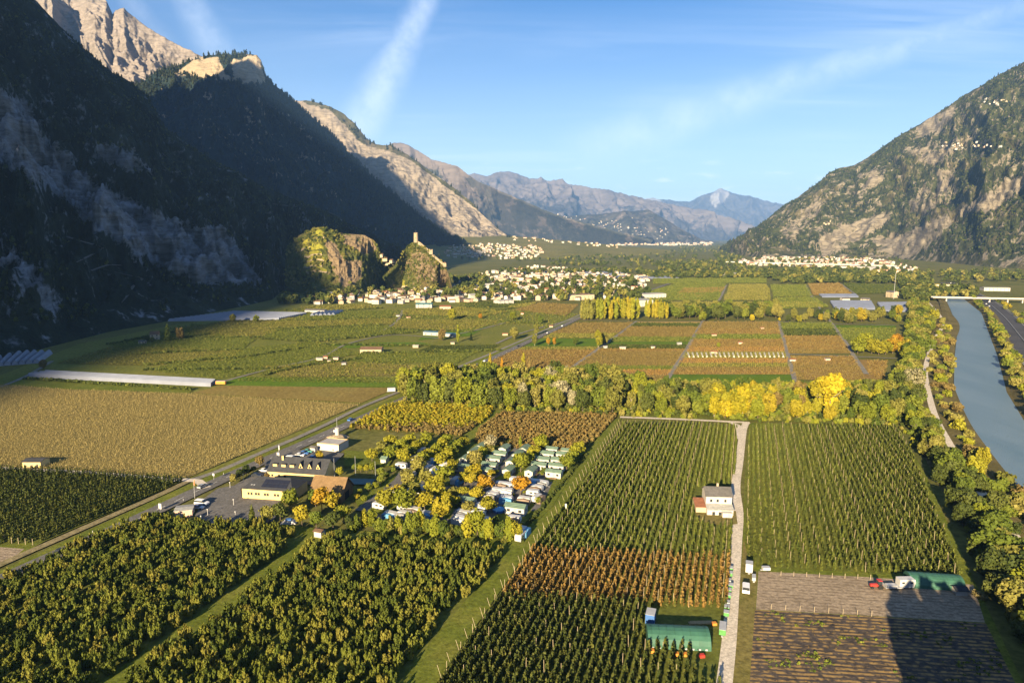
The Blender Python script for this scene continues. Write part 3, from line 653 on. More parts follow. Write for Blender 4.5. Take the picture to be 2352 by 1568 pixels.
# ---- river, its banks and dyke path
def water_mat():
    m, nt, b = nodes_of('river_water'); b.inputs['Roughness'].default_value = 0.3; b.inputs['Specular IOR Level'].default_value = 0.35; b.inputs['IOR'].default_value = 1.33
    n1 = nz(nt, 0.02, 5, 0.6, stretch=(2.0, 0.5, 1)); nt.links.new(ramp(nt, n1, [(0.35, (0.11, 0.175, 0.225)), (0.65, (0.15, 0.215, 0.265))]), b.inputs['Base Color'])
    n2 = nz(nt, 0.9, 4, 0.7, stretch=(1.0, 0.6, 1)); bump(nt, b, n2, 0.9, 0.25); return m
RIV_L = [(2150, 660), (2173, 689), (2184, 714), (2196, 745), (2197, 779), (2193, 816), (2191, 857), (2191, 897), (2213, 968), (2269, 1044), (2335, 1115), (2440, 1200), (2600, 1330)]
RIV_R = [(2180, 660), (2216, 689), (2254, 719), (2276, 779), (2290, 816), (2301, 857), (2312, 902), (2352, 968), (2420, 1050), (2540, 1160), (2760, 1300)]
river = sheet('river', RIV_L + RIV_R[::-1], water_mat())
bank_m = ground_mat('river_bank', [(0.075, 0.07, 0.025), (0.12, 0.10, 0.04), (0.16, 0.13, 0.06)], 0.05, 0.6)
rl = smooth_line([G(*p) for p in RIV_L[::-1]], 10); rr_ = smooth_line([G(*p) for p in RIV_R[::-1]], 10)
struct('river_bank', ribbon_mesh('river_bank', rl, [(-12, 3.0), (-7, 2.9), (-2, 0.6), (0.6, 0.02)], bank_m))
struct('river_bank', ribbon_mesh('river_bank', rr_, [(-0.6, 0.02), (2, 0.6), (6, 2.6), (11, 2.8), (16, 0.3)], bank_m))
DYKE = [(2128, 690), (2164, 734), (2150, 775), (2138, 800), (2126, 845), (2128, 880), (2146, 950), (2175, 1008), (2222, 1084), (2274, 1156), (2335, 1236), (2450, 1360)]
dk = smooth_line([G(*p, 3.0) for p in DYKE[::-1]], 10)
struct('embankment', ribbon_mesh('embankment', [Vector((p.x, p.y, 0)) for p in dk], [(-12, 0.03), (-5, 2.9), (0, 2.96), (5, 2.9), (9, 2.2), (16, 1.6)], bank_m))
struct('path', ribbon_mesh('path', [Vector((p.x, p.y, 0)) for p in dk], [(-1.7, 3.0), (0, 3.02), (1.7, 3.0)], gravel_m))
# ---- motorway on the far bank and the bridge over both
MW = [(2175, 650), (2250, 686), (2300, 724), (2352, 786), (2430, 880), (2560, 1010)]
motor = smooth_line([G(*p) for p in MW], 10)
mway = struct('motorway', ribbon_mesh('motorway', [Vector((p.x, p.y, 0)) for p in motor], [(-13, 0.9), (-1, 0.95), (1, 0.95), (13, 0.9)], ground_mat('motorway_asphalt', [(0.055, 0.055, 0.06), (0.075, 0.075, 0.08), (0.09, 0.09, 0.092)], 0.05, 0.8, None, 0.85, 0.1)))
for off in (-6.5, 6.5): dashes(motor, mway, 14.0, 6.0, 0.15, off, 0.96, 0, 60, 1200)
for off in (-12, 12): struct('edge_line', ribbon_mesh('edge_line', [Vector((p.x, p.y, 0)) for p in motor], [(off - 0.12, 0.97), (off + 0.12, 0.97)], white_paint))
# ================================================================== plants
nrng = np.random.default_rng(5)
def leaf_cloud(blobs, n, size, rng, upright=0.0, shell=0.55, jit=0.8):
    """leaf clumps: small bent quads spread through a crown made of overlapping lobes"""
    B = np.array(blobs, float); w = (B[:, 3] * B[:, 4] + B[:, 4] * B[:, 5] + B[:, 3] * B[:, 5]); k = rng.choice(len(B), n, p=w / w.sum())
    d = rng.normal(size=(n, 3)); d /= np.linalg.norm(d, axis=1)[:, None]
    r = shell + (1.06 - shell) * np.sqrt(rng.random(n))[:, None]
    C = B[k, :3] + d * r * B[k, 3:6]
    nm = d + rng.normal(size=(n, 3)) * jit * 0.6; nm[:, 2] *= (1 - upright); nm /= np.linalg.norm(nm, axis=1)[:, None]
    a = rng.normal(size=(n, 3)); a[:, 2] += upright * 6; t = a - nm * (a * nm).sum(1)[:, None]; t /= np.linalg.norm(t, axis=1)[:, None] + 1e-9
    b = np.cross(nm, t); s = size * (0.6 + 0.8 * rng.random(n))[:, None]; l = s * (1 + upright * 0.9)
    V = np.stack([C - t * l - b * s * 0.55, C - t * l * 0.2 + b * s - nm * s * .15, C + t * l + b * s * 0.35, C + t * l * 0.3 - b * s - nm * s * .15], 1).reshape(-1, 3)
    Q = np.arange(n * 4).reshape(n, 4)
    return V, Q
def crown_mesh(name, blobs, n, size, seed, material, upright=0.0, shell=0.55):
    V, Q = leaf_cloud(blobs, n, size, np.random.default_rng(seed), upright, shell)
    return fast_mesh(name, V, Q, [material] if material else [])
def lobes(rx, rz, cz, n, seed, spread=0.55, lobe=0.55, zpow=1.0):
    rg = random.Random(seed); out = [(0, 0, cz, rx * 0.72, rx * 0.72, rz * 0.8)]
    for i in range(n):
        a = rg.random() * 6.28; h = rg.uniform(-0.7, 0.85); q = math.sqrt(max(0.05, 1 - h * h)) * spread
        s = lobe * rg.uniform(0.7, 1.15)
        out.append((math.cos(a) * rx * q, math.sin(a) * rx * q, cz + h * rz * 0.72, rx * s, rx * s, rz * s * 0.9))
    return out
def trunk_mesh(name, h, r, seed, material, limbs=3, top=0.55):
    b = MB(); rg = random.Random(seed); b.tube((0, 0, -0.1), (0, 0, h * top), r, r * 0.6, 6)
    for i in range(limbs):
        a = rg.random() * 6.28; z = h * top * rg.uniform(0.55, 0.98); q = h * rg.uniform(0.16, 0.26)
        b.tube((0, 0, z), (math.cos(a) * q, math.sin(a) * q, z + h * rg.uniform(0.15, 0.3)), r * 0.45, r * 0.15, 5)
    return b.mesh(name, material)
bark = mat('bark', (0.11, 0.085, 0.06), 0.95, 0.3, 2.0); pale_bark = mat('pale_bark', (0.34, 0.29, 0.22), 0.9, 0.25, 2.0)
post_wood = mat('post_wood', (0.40, 0.33, 0.22), 0.9, 0.2, 1.0)
LEAF = dict(
    orchard=leaf_mat('leaf_orchard', [(0.060, 0.083, 0.013), (0.104, 0.127, 0.018), (0.159, 0.172, 0.024), (0.189, 0.172, 0.030)]),
    green=leaf_mat('leaf_green', [(0.068, 0.098, 0.014), (0.115, 0.147, 0.019), (0.182, 0.203, 0.026)]),
    dark=leaf_mat('leaf_dark', [(0.038, 0.056, 0.012), (0.068, 0.087, 0.018), (0.101, 0.115, 0.024)]),
    lime=leaf_mat('leaf_lime', [(0.13, 0.155, 0.016), (0.195, 0.21, 0.018), (0.27, 0.25, 0.02)]),
    yellow=leaf_mat('leaf_yellow', [(0.24, 0.22, 0.014), (0.34, 0.285, 0.016), (0.42, 0.33, 0.02)]),
    gold=leaf_mat('leaf_gold', [(0.19, 0.185, 0.016), (0.26, 0.235, 0.018), (0.31, 0.24, 0.02)]),
    orange=leaf_mat('leaf_orange', [(0.28, 0.19, 0.016), (0.34, 0.20, 0.016), (0.35, 0.17, 0.016)]),
    olive=leaf_mat('leaf_olive', [(0.135, 0.140, 0.026), (0.189, 0.182, 0.036), (0.243, 0.217, 0.054)]),
    silver=leaf_mat('leaf_silver', [(0.20, 0.19, 0.10), (0.27, 0.25, 0.14), (0.32, 0.29, 0.17)]),
    brown=leaf_mat('leaf_brown', [(0.14, 0.105, 0.036), (0.18, 0.135, 0.042), (0.20, 0.155, 0.05)]),
    russet=leaf_mat('leaf_russet', [(0.17, 0.12, 0.038), (0.22, 0.15, 0.044), (0.20, 0.16, 0.052)]),
    conifer=leaf_mat('leaf_conifer', [(0.014, 0.024, 0.013), (0.026, 0.038, 0.017), (0.042, 0.052, 0.02)]),
    spindle=leaf_mat('leaf_spindle', [(0.077, 0.102, 0.018), (0.121, 0.145, 0.025), (0.172, 0.189, 0.034)]),
    spindle2=leaf_mat('leaf_spindle_dark', [(0.049, 0.067, 0.014), (0.079, 0.096, 0.020), (0.122, 0.126, 0.026)]),
    amber=leaf_mat('leaf_amber', [(0.20, 0.125, 0.035), (0.27, 0.165, 0.042), (0.23, 0.165, 0.05)]),
    strawl=leaf_mat('leaf_straw', [(0.24, 0.195, 0.075), (0.30, 0.245, 0.09), (0.34, 0.28, 0.11)]))

# ---- plants nobody could count: rows and woods drawn from prototypes
def proto(name, me):
    return bpy.data.objects.new(name, me)            # never linked: only a pattern for the mass plants
def scatter(name, pts, protos, smin, smax, label, cat, seed=0, structure=False, tilt=0.0):
    pts = np.asarray(pts, np.float32)
    if len(pts) == 0: return None
    me = bpy.data.meshes.new(name); me.vertices.add(len(pts)); me.vertices.foreach_set('co', pts.ravel())
    rg = np.random.default_rng(seed); n = len(pts)
    rot = np.zeros((n, 3), np.float32); rot[:, 2] = rg.random(n) * 6.283
    if tilt: rot[:, :2] = rg.normal(size=(n, 2)) * tilt
    a = me.attributes.new('rot', 'FLOAT_VECTOR', 'POINT'); a.data.foreach_set('vector', rot.ravel())
    a = me.attributes.new('scl', 'FLOAT', 'POINT'); a.data.foreach_set('value', (smin + (smax - smin) * rg.random(n)).astype(np.float32))
    o = obj(name, me)
    ng = bpy.data.node_groups.new(name, 'GeometryNodeTree')
    ng.interface.new_socket('Geometry', in_out='INPUT', socket_type='NodeSocketGeometry'); ng.interface.new_socket('Geometry', in_out='OUTPUT', socket_type='NodeSocketGeometry')
    N, L = ng.nodes, ng.links
    gi = N.new('NodeGroupInput'); go = N.new('NodeGroupOutput'); ip = N.new('GeometryNodeInstanceOnPoints'); jn = N.new('GeometryNodeJoinGeometry')
    mp = N.new('GeometryNodeMeshToPoints'); L.new(gi.outputs[0], mp.inputs[0]); L.new(mp.outputs[0], ip.inputs['Points'])
    for p in protos:
        oi = N.new('GeometryNodeObjectInfo'); oi.inputs['Object'].default_value = p; oi.inputs['As Instance'].default_value = True
        L.new(oi.outputs['Geometry'], jn.inputs[0])
    L.new(jn.outputs[0], ip.inputs['Instance']); ip.inputs['Pick Instance'].default_value = True
    for nm, ty, sk in (('rot', 'FLOAT_VECTOR', 'Rotation'), ('scl', 'FLOAT', 'Scale')):
        na = N.new('GeometryNodeInputNamedAttribute'); na.data_type = ty; na.inputs['Name'].default_value = nm
        L.new([s for s in na.outputs if s.enabled][0], ip.inputs[sk])
    L.new(ip.outputs[0], go.inputs[0])
    md = o.modifiers.new('plants', 'NODES'); md.node_group = ng
    return tag(o, label, cat, kind='stuff')
def rows_in(px_poly, ang, row, gap, jitter=0.12, keep=None, seed=0, skip=0.0, worldpoly=None):
    """planting spots in rows inside a field"""
    P = worldpoly or wpoly(px_poly); A = np.array(P); c, s = math.cos(ang), math.sin(ang)
    U = A[:, 0] * c + A[:, 1] * s; V = -A[:, 0] * s + A[:, 1] * c
    u = np.arange(U.min(), U.max(), gap); v = np.arange(V.min() + row * 0.5, V.max(), row)
    rg = np.random.default_rng(seed + 101)
    uu, vv = np.meshgrid(u, v, indexing='ij'); uu = uu + rg.normal(size=uu.shape) * gap * jitter; vv = vv + rg.normal(size=vv.shape) * row * jitter * 0.5
    x = uu * c - vv * s; y = uu * s + vv * c; x, y = x.ravel(), y.ravel()
    m = in_poly(x, y, P) & (rg.random(len(x)) > skip)
    x, y = x[m], y[m]
    # keep what the picture can show, with a margin
    px, py = to_px(np.stack([x, y, x * 0], -1)); m = (px > -250) & (px < 2600) & (py < 1760) & (y > 20)
    return np.stack([x[m], y[m], x[m] * 0], -1)
def clear_of(pts, px_polys):
    m = np.ones(len(pts), bool)
    for p in px_polys: m &= ~in_poly(pts[:, 0], pts[:, 1], wpoly(p))
    return pts[m]
def spindle(name, leaf, h=3.0, r=0.5, n=26, size=0.3, seed=0, up=0.35):
    bl = [(0, 0, h * f, r * q, r * q, h * 0.16) for f, q in ((0.25, 1.0), (0.42, 1.0), (0.6, 0.8), (0.78, 0.6), (0.92, 0.35))]
    return proto(name, crown_mesh(name, bl, n, size, seed, leaf, up, 0.35))
def bushy(name, leaf, h=1.6, r=0.9, n=22, size=0.35, seed=0, up=0.2):
    return proto(name, crown_mesh(name, [(0, 0, h * 0.55, r, r, h * 0.5), (r * .4, 0, h * .7, r * .6, r * .6, h * .35)], n, size, seed, leaf, up, 0.4))
SPIN = [spindle('spindle', LEAF['spindle'], 2.9, 0.42, 40, 0.17, i) for i in range(4)]
SPIND = [spindle('spindle', LEAF['spindle2'], 2.9, 0.44, 40, 0.175, 10 + i) for i in range(4)]
SPINA = [spindle('spindle', LEAF['amber'], 2.8, 0.42, 38, 0.17, 20 + i) for i in range(4)]
STALK = [spindle('stalk', LEAF['strawl'], 1.3, 0.22, 12, 0.11, 30 + i, 0.8) for i in range(4)]
BUSH = {k: [bushy('bush', LEAF[v], 1.15, 0.85, 24, 0.26, 40 + 3 * j + i) for i in range(3)] for j, (k, v) in enumerate(dict(g='spindle', o='olive', r='russet', b='brown', y='amber', d='dark', f='olive', s='brown').items())}
YBUSH = [bushy('bush', LEAF['gold'], 2.3, 1.0, 48, 0.28, 80 + i, 0.4) for i in range(3)]; RBUSH = [bushy('bush', LEAF['brown'], 2.3, 1.0, 48, 0.28, 90 + i, 0.4) for i in range(3)]
OBUSH = [bushy('bush', LEAF['russet'], 2.3, 1.0, 48, 0.28, 95 + i, 0.4) for i in range(3)]

ang_lane = direction((1684, 1350), (1698, 1060)); ang_road = direction((75, 1301), (1079, 849))
HOUSE_CLEAR = [(1588, 1150), (1600, 1120), (1690, 1120), (1692, 1206), (1640, 1215), (1600, 1200)]
SHED_CLEAR = [(1478, 1396), (1668, 1400), (1662, 1575), (1598, 1575), (1592, 1500), (1480, 1490)]
def band(poly, y0, y1):
    """the part of a field between two picture rows"""
    g0, g1 = G(1176, y0).y, G(1176, y1).y
    def f(p): return p[(p[:, 1] <= g0) & (p[:, 1] > g1)]
    return f
p6 = clear_of(rows_in(F6, ang_lane, 1.9, 0.5, 0.18, seed=1, skip=0.06), [HOUSE_CLEAR, SHED_CLEAR])
# the orange rows lie between two lines that cross the field a little aslant
line_a = lambda x: np.interp(x, [G(1150, 1278).x, G(1690, 1288).x], [G(1205, 1268).y, G(1690, 1288).y]); line_b = lambda x: np.interp(x, [G(1110, 1382).x, G(1680, 1400).x], [G(1120, 1375).y, G(1680, 1402).y])
jit = nrng.normal(size=len(p6)) * 0.8
top = p6[p6[:, 1] > line_a(p6[:, 0]) + jit]; mid = p6[(p6[:, 1] <= line_a(p6[:, 0]) + jit) & (p6[:, 1] > line_b(p6[:, 0]) + jit)]; bot = p6[p6[:, 1] <= line_b(p6[:, 0]) + jit]
scatter('fruit_rows', top, SPIN, 0.6, 1.05, 'dense green trellised fruit rows on both sides of the white farmhouse', 'fruit rows', 1)
scatter('fruit_rows', mid, SPINA, 0.85, 1.25, 'band of orange-leaved trellised fruit rows before the green tunnel', 'fruit rows', 2)
scatter('fruit_rows', bot, SPIND, 0.75, 1.25, 'dark green trellised fruit rows around the green tunnel', 'fruit rows', 3)
p7 = rows_in(F7, ang_lane, 1.9, 0.52, 0.18, seed=2, skip=0.06)
scatter('fruit_rows', p7, SPIN[:2] + SPIND[:2], 0.6, 1.05, 'long green fruit rows between the gravel lane and the river trees', 'fruit rows', 4)
pb = rows_in(BIGF, ang_road, 1.25, 0.75, 0.2, seed=3)
scatter('dry_crop', pb, STALK, 0.75, 1.15, 'large straw-coloured dry crop in fine rows beside the main road', 'crop', 5)
po = rows_in(DARKO, ang_road, 2.6, 0.9, 0.15, seed=4)
scatter('fruit_rows', po, SPIND, 0.9, 1.2, 'dark green hedge-like fruit rows below the straw field', 'fruit rows', 6)
py_ = rows_in(YEL, ang_road, 2.6, 1.5, 0.2, seed=5); cut = G(1176, 984).y; jj = nrng.normal(size=len(py_)) * 3
scatter('orchard_rows', py_[py_[:, 1] > cut + jj], YBUSH, 0.8, 1.25, 'golden yellow orchard block behind the campsite', 'orchard', 7)
scatter('orchard_rows', py_[py_[:, 1] <= cut + jj], RBUSH + OBUSH[:1], 0.8, 1.2, 'brown orchard strip in front of the golden block', 'orchard', 8)
pr = rows_in(RED, ang_road, 2.6, 1.5, 0.2, seed=6)
scatter('orchard_rows', pr, RBUSH + OBUSH + BUSH['d'][:1], 0.8, 1.25, 'reddish brown orchard block between campsite and wood', 'orchard', 9)
# striped fields farther off
NAMES = dict(g='green', o='olive', r='russet', b='brown', y='orange', d='dark green', f='pale olive')
acc = {}
for i, (poly, k) in enumerate(BANDS):
    if k not in BUSH: continue
    dist = sum(G(*q).y for q in poly) / len(poly); st = 1.0 if dist < 650 else (1.35 if dist < 900 else 1.8)
    ang = ang_road if poly in [q[0] for q in LEFTQ] else ang_road + math.pi / 2
    q = rows_in(poly, ang, 2.9 * st, 1.5 * st, 0.15, seed=20 + i, skip=0.08)
    acc.setdefault((k, st), []).append(q)
for (k, st), qs in acc.items():
    scatter('vine_rows', np.concatenate(qs), BUSH[k], 0.5 * st, 0.95 * st, {1.0: f'{NAMES[k]} low rows striping the flat fields beyond the wood', 1.35: f'{NAMES[k]} rows in the middle distance fields', 1.8: f'{NAMES[k]} far rows before the villages'}[st], 'vine rows', 50)
# general cover of the left plain, where no field outline was drawn
lp = rows_in([(130, 838), (390, 752), (640, 712), (860, 698), (1080, 694), (1330, 722), (930, 884), (560, 868), (330, 852)], ang_road, 5.2, 3.2, 0.3, seed=77, skip=0.35)
nzv = fbm(lp[:, 0] / 60, lp[:, 1] / 90, 5, 3)
scatter('orchard_rows', lp[nzv > 0.57], BUSH['g'] + BUSH['o'][:1], 0.8, 1.3, 'loose green orchard rows on the plain below the castle hills', 'orchard', 31)
# weeds and straw in the vegetable beds
pv = rows_in(VEG, direction((1740, 1404), (2260, 1434)), 1.5, 0.7, 0.35, seed=8, skip=0.3)
nv = fbm(pv[:, 0] / 9, pv[:, 1] / 4, 3, 3)
WEED = [bushy('weed', LEAF['amber'], 0.55, 0.5, 14, 0.17, 120 + i) for i in range(2)]; WEEDG = [bushy('weed', LEAF['green'], 0.5, 0.45, 10, 0.2, 125 + i) for i in range(2)]
scatter('weeds', pv[nv > 0.45], WEED, 0.45, 0.9, 'straw-coloured weeds along the dark vegetable beds', 'weeds', 9)
scatter('weeds', pv[nv < 0.40], WEEDG, 0.6, 1.4, 'green weeds along the dark vegetable beds', 'weeds', 10)

def hedgerows():
    out = []; rg = np.random.default_rng(8)
    for line in (((620, 757), (880, 747)), ((600, 779), (720, 786), (960, 763)), ((300, 815), (560, 804)), ((330, 851), (640, 849)), ((735, 793), (1000, 795)), ((830, 813), (1100, 809)), ((640, 739), (905, 731)), ((915, 758), (1090, 763)), ((700, 720), (880, 708)), ((930, 727), (1100, 730)), ((1150, 739), (1235, 743)), ((420, 776), (600, 776)), ((250, 792), (420, 760)), ((700, 800), (560, 822), (330, 840)), ((1000, 808), (1150, 806)), ((60, 872), (440, 897)), ((1100, 722), (1180, 708)), ((820, 826), (700, 842), (600, 864))):
        for a, b in zip(line[:-1], line[1:]):
            p, q = G(*a), G(*b); n = max(2, int((q - p).length / 1.7)); t = (np.arange(n) / n)[:, None]
            out.append(np.array(p) * (1 - t) + np.array(q) * t + rg.normal(size=(n, 3)) * np.array([.5, .5, 0]))
    scatter('hedgerow', np.concatenate(out), BUSH['d'] + BUSH['g'][:1], 1.3, 2.2, 'dark hedgerows parting the orchards of the left plain', 'hedgerow', 88)
hedgerows()
# ================================================================== trees one can tell apart
def build_kinds():
    K = {}
    K['apple'] = [(crown_mesh('crown', [(0, 0, 2.1, 1.3, 1.3, 1.2)] + [(math.cos(a) * q, math.sin(a) * q, z, 0.5, 0.5, 1.2) for a, q, z in [(rg.random() * 6.28, rg.uniform(0.4, 1.5), rg.uniform(1.9, 3.9)) for _ in range(11)]], 620, 0.18, 200 + i, None, 0.8, 0.3),
                   trunk_mesh('trunk', 3.6, 0.13, i, bark, 3, 0.4)) for i in range(7) for rg in [random.Random(300 + i)]]
    K['round'] = [(crown_mesh('crown', lobes(2.5, 2.1, 3.9, 9, 400 + i, 0.5, 0.55), 640, 0.28, 410 + i, None, 0.1, 0.5), trunk_mesh('trunk', 5.0, 0.16, 40 + i, bark, 3, 0.5)) for i in range(6)]
    K['poplar'] = [(crown_mesh('crown', [(rg.uniform(-.2, .2), rg.uniform(-.2, .2), z, r, r, 1.3) for z, r in ((1.6, 1.0), (2.8, 1.25), (4.0, 1.2), (5.2, 1.0), (6.3, 0.75), (7.3, 0.45))], 460, 0.27, 500 + i, None, 0.6, 0.4), trunk_mesh('trunk', 6.0, 0.14, 60 + i, bark, 2, 0.5)) for i in range(5) for rg in [random.Random(500 + i)]]
    K['broad'] = [(crown_mesh('crown', lobes(5.0, 7.2, 7.6, 20, 600 + i, 0.74, 0.36), 1400, 0.48, 620 + i, None, 0.15, 0.5), trunk_mesh('trunk', 14, 0.3, 80 + i, bark, 5, 0.6)) for i in range(7)]
    K['tall'] = [(crown_mesh('crown', lobes(3.8, 8.2, 8.9, 20, 700 + i, 0.74, 0.36), 1300, 0.45, 720 + i, None, 0.3, 0.5), trunk_mesh('trunk', 16, 0.26, 90 + i, pale_bark, 5, 0.62)) for i in range(5)]
    K['big'] = [(crown_mesh('crown', lobes(7.0, 7.5, 17.5, 16, 800 + i, 0.66, 0.42) + lobes(4.0, 4.0, 8, 5, 830 + i, 0.6, 0.5), 1500, 0.75, 820 + i, None, 0.15, 0.55), trunk_mesh('trunk', 24, 0.42, 99 + i, pale_bark, 8, 0.62)) for i in range(2)]
    K['column'] = [(crown_mesh('crown', [(rg.uniform(-.5, .5), rg.uniform(-.5, .5), z, r, r, 3.4) for z, r in ((5, 1.7), (8, 2.3), (11.5, 2.6), (15, 2.4), (18.5, 2.0), (21.5, 1.5), (24.3, 0.9))], 620, 0.75, 900 + i, None, 0.6, 0.45), trunk_mesh('trunk', 18, 0.3, 110 + i, bark, 3, 0.5)) for i in range(5) for rg in [random.Random(900 + i)]]
    K['cone'] = [(crown_mesh('crown', [(0, 0, z, r, r, 1.6) for z, r in ((2.0, 3.2), (4.2, 3.0), (6.4, 2.6), (8.6, 2.1), (10.6, 1.6), (12.6, 1.1), (14.4, 0.6))], 620, 0.5, 950 + i, None, 0.0, 0.6), trunk_mesh('trunk', 12, 0.25, 120 + i, bark, 0, 0.6)) for i in range(2)]
    K['shrub'] = [(crown_mesh('crown', lobes(2.2, 1.8, 1.9, 7, 970 + i, 0.6, 0.55), 260, 0.42, 980 + i, None, 0.15, 0.45), trunk_mesh('trunk', 2.4, 0.12, 130 + i, bark, 2, 0.5)) for i in range(5)]
    return K
KIND = build_kinds()
for v in KIND.values():
    for c, _ in v: c.materials.append(None)
trng = random.Random(99)
def tree(name, kind, leaf, loc, label, cat='tree', group=None, s=1.0, sz=None, rz=None):
    c, t = trng.choice(KIND[kind]); sz = s if sz is None else sz
    e = thing(name, label, cat, tuple(loc), trng.random() * 6.28 if rz is None else rz, group)
    e.scale = (s, s, sz)
    o = obj('crown', c, e); o.material_slots[0].link = 'OBJECT'; o.material_slots[0].material = LEAF[leaf]
    obj('trunk', t, e)
    return e
HT = dict(apple=4.6, round=6.0, poplar=8.4, broad=14.6, tall=17, big=25, column=27.5, cone=16, shrub=3.8)
def tree_px(name, kind, leaf, px, py, h, label, group=None, cat='tree', wide=1.0, z=0.0):
    k = h / HT[kind]; return tree(name, kind, leaf, G(px, py, z), label, cat, group, k * wide, k)

ORDW = 'first second third fourth fifth sixth seventh eighth ninth tenth eleventh twelfth thirteenth fourteenth fifteenth sixteenth seventeenth eighteenth nineteenth twentieth'.split()
# ---- foreground orchard: 300 trees as things, the rest as one mass
def orchard():
    a = direction((230, 1568), (690, 1240))
    q = np.concatenate([rows_in(ORCH1, a, 3.5, 2.5, 0.22, seed=40, skip=0.05), rows_in(ORCH2, a, 3.5, 2.5, 0.22, seed=41, skip=0.04)])
    px, py = to_px(q); m = (px > -60) & (px < 2400) & (py < 1640); rest = q[~m & (px > -200) & (py < 1760)]; q = q[m]
    q = q[np.argsort(q[:, 1])]
    ind, far = q[:300], q[300:]
    c_, s_ = math.cos(a), math.sin(a); g0 = G(460, 1410); v0 = -g0.x * s_ + g0.y * c_
    for p in ind:
        X, Y = to_px(p); v = (-p[0] * s_ + p[1] * c_ - v0) / 3.5; k = min(19, int(abs(v)))
        blk = 'road-side block' if v > 0 else 'field-side block'
        depth = 'front' if Y > 1450 else ('middle' if Y > 1330 else 'back')
        tree('apple_tree', 'apple', 'orchard', (p[0], p[1], 0), f'bushy green fruit tree, {depth} part of the {ORDW[k]} row from the grass lane, {blk}', 'tree', 'fruit trees of the near orchard', trng.uniform(0.68, 1.0), trng.uniform(0.6, 1.15))
    pro = []
    for c, t in KIND['apple'][:4]:
        me = c.copy(); me.materials.clear(); me.materials.append(LEAF['orchard']); pro.append(proto('apple_crown', me))
    scatter('orchard_rows', np.concatenate([far, rest]), pro, 0.65, 1.0, 'bushy green fruit trees in the farther part of the near orchard', 'orchard', 43)
orchard()

# ---- campsite trees: (x, y, crown width) in a close-up of the camp, leaf
C3 = lambda x, y: (833 + x * 0.21875, 955.5 + y * 0.21875)
CAMP_TREES = [(100, 430, 110, 'lime'), (205, 355, 110, 'olive'), (300, 290, 110, 'lime'), (300, 415, 120, 'lime'), (410, 345, 110, 'lime'), (495, 285, 110, 'lime'), (420, 450, 130, 'lime'), (495, 410, 110, 'lime'), (560, 360, 100, 'lime'), (620, 325, 100, 'lime'), (680, 265, 110, 'lime'),
              (575, 560, 140, 'olive'), (640, 480, 110, 'lime'), (710, 420, 100, 'lime'), (765, 380, 100, 'lime'), (825, 335, 100, 'lime'), (885, 290, 100, 'lime'), (825, 490, 110, 'lime'), (890, 440, 110, 'lime'), (945, 400, 100, 'lime'), (1000, 345, 100, 'lime'), (1060, 300, 100, 'lime'),
              (940, 565, 110, 'gold'), (1180, 490, 130, 'olive'), (1250, 420, 100, 'lime'), (1350, 310, 110, 'silver'), (1330, 390, 90, 'olive'), (1120, 620, 100, 'gold'), (1195, 610, 110, 'gold'), (470, 690, 140, 'olive'), (660, 680, 130, 'olive'), (850, 660, 170, 'lime'), (1070, 680, 100, 'gold'),
              (1140, 690, 110, 'gold'), (1350, 625, 80, 'gold'), (1280, 745, 140, 'orange'), (1660, 530, 140, 'lime'), (1740, 480, 110, 'lime'), (1790, 400, 110, 'lime'), (1860, 315, 130, 'lime'), (1520, 650, 70, 'lime'), (1655, 765, 160, 'orange'), (365, 805, 110, 'gold'), (555, 800, 120, 'olive'),
              (755, 805, 190, 'gold'), (960, 820, 100, 'olive'), (1050, 820, 100, 'gold'), (880, 900, 110, 'gold'), (970, 920, 100, 'gold'), (1195, 850, 130, 'gold'), (235, 910, 170, 'gold'), (440, 935, 190, 'lime'), (650, 945, 150, 'gold'), (830, 1045, 190, 'gold'), (1110, 985, 120, 'olive'),
              (1320, 960, 150, 'gold'), (2140, 535, 130, 'lime'), (2190, 455, 110, 'lime'), (2230, 405, 100, 'lime'), (2270, 365, 110, 'lime'), (1900, 600, 60, 'green'), (1840, 905, 60, 'lime'), (1090, 450, 50, 'green'), (1400, 600, 50, 'green')]
WORD = dict(lime='lime green', olive='olive green', gold='golden green', orange='bright orange', green='green', silver='pale grey-green', yellow='bright yellow', dark='dark green', brown='brown', orchard='green', conifer='dark', russet='russet', amber='amber')
def camp_place(x, y):
    if x < 1110 and y < 600: return 'in the tree-lined back corner of the camp'
    if x > 2000: return 'at the end of the camp by the field strip'
    if x > 1400 and y < 660: return 'between the green-roofed cabins'
    if x > 1000 and y < 660: return 'beside the first row of green-roofed cabins'
    if y > 860: return 'in the front row of caravan pitches'
    return 'over the caravan pitches mid-camp'
for x, y, w, lf in CAMP_TREES:
    b = C3(x, y + w * 0.48); p = G(*b); wid = w * 0.21875 * p.y / FPX
    size = 'small ' if w < 85 else ('large ' if w > 145 else '')
    tree('plane_tree', 'round', lf, p, f'{size}{WORD[lf]} round-topped tree {camp_place(x, y)}', 'tree', 'round trees on the campsite', wid / 3.5, wid / 3.9)
tree_px('poplar_tree', 'poplar', 'lime', *C3(1655, 345), 6.5, 'slim lime green tree behind the green-roofed cabins')
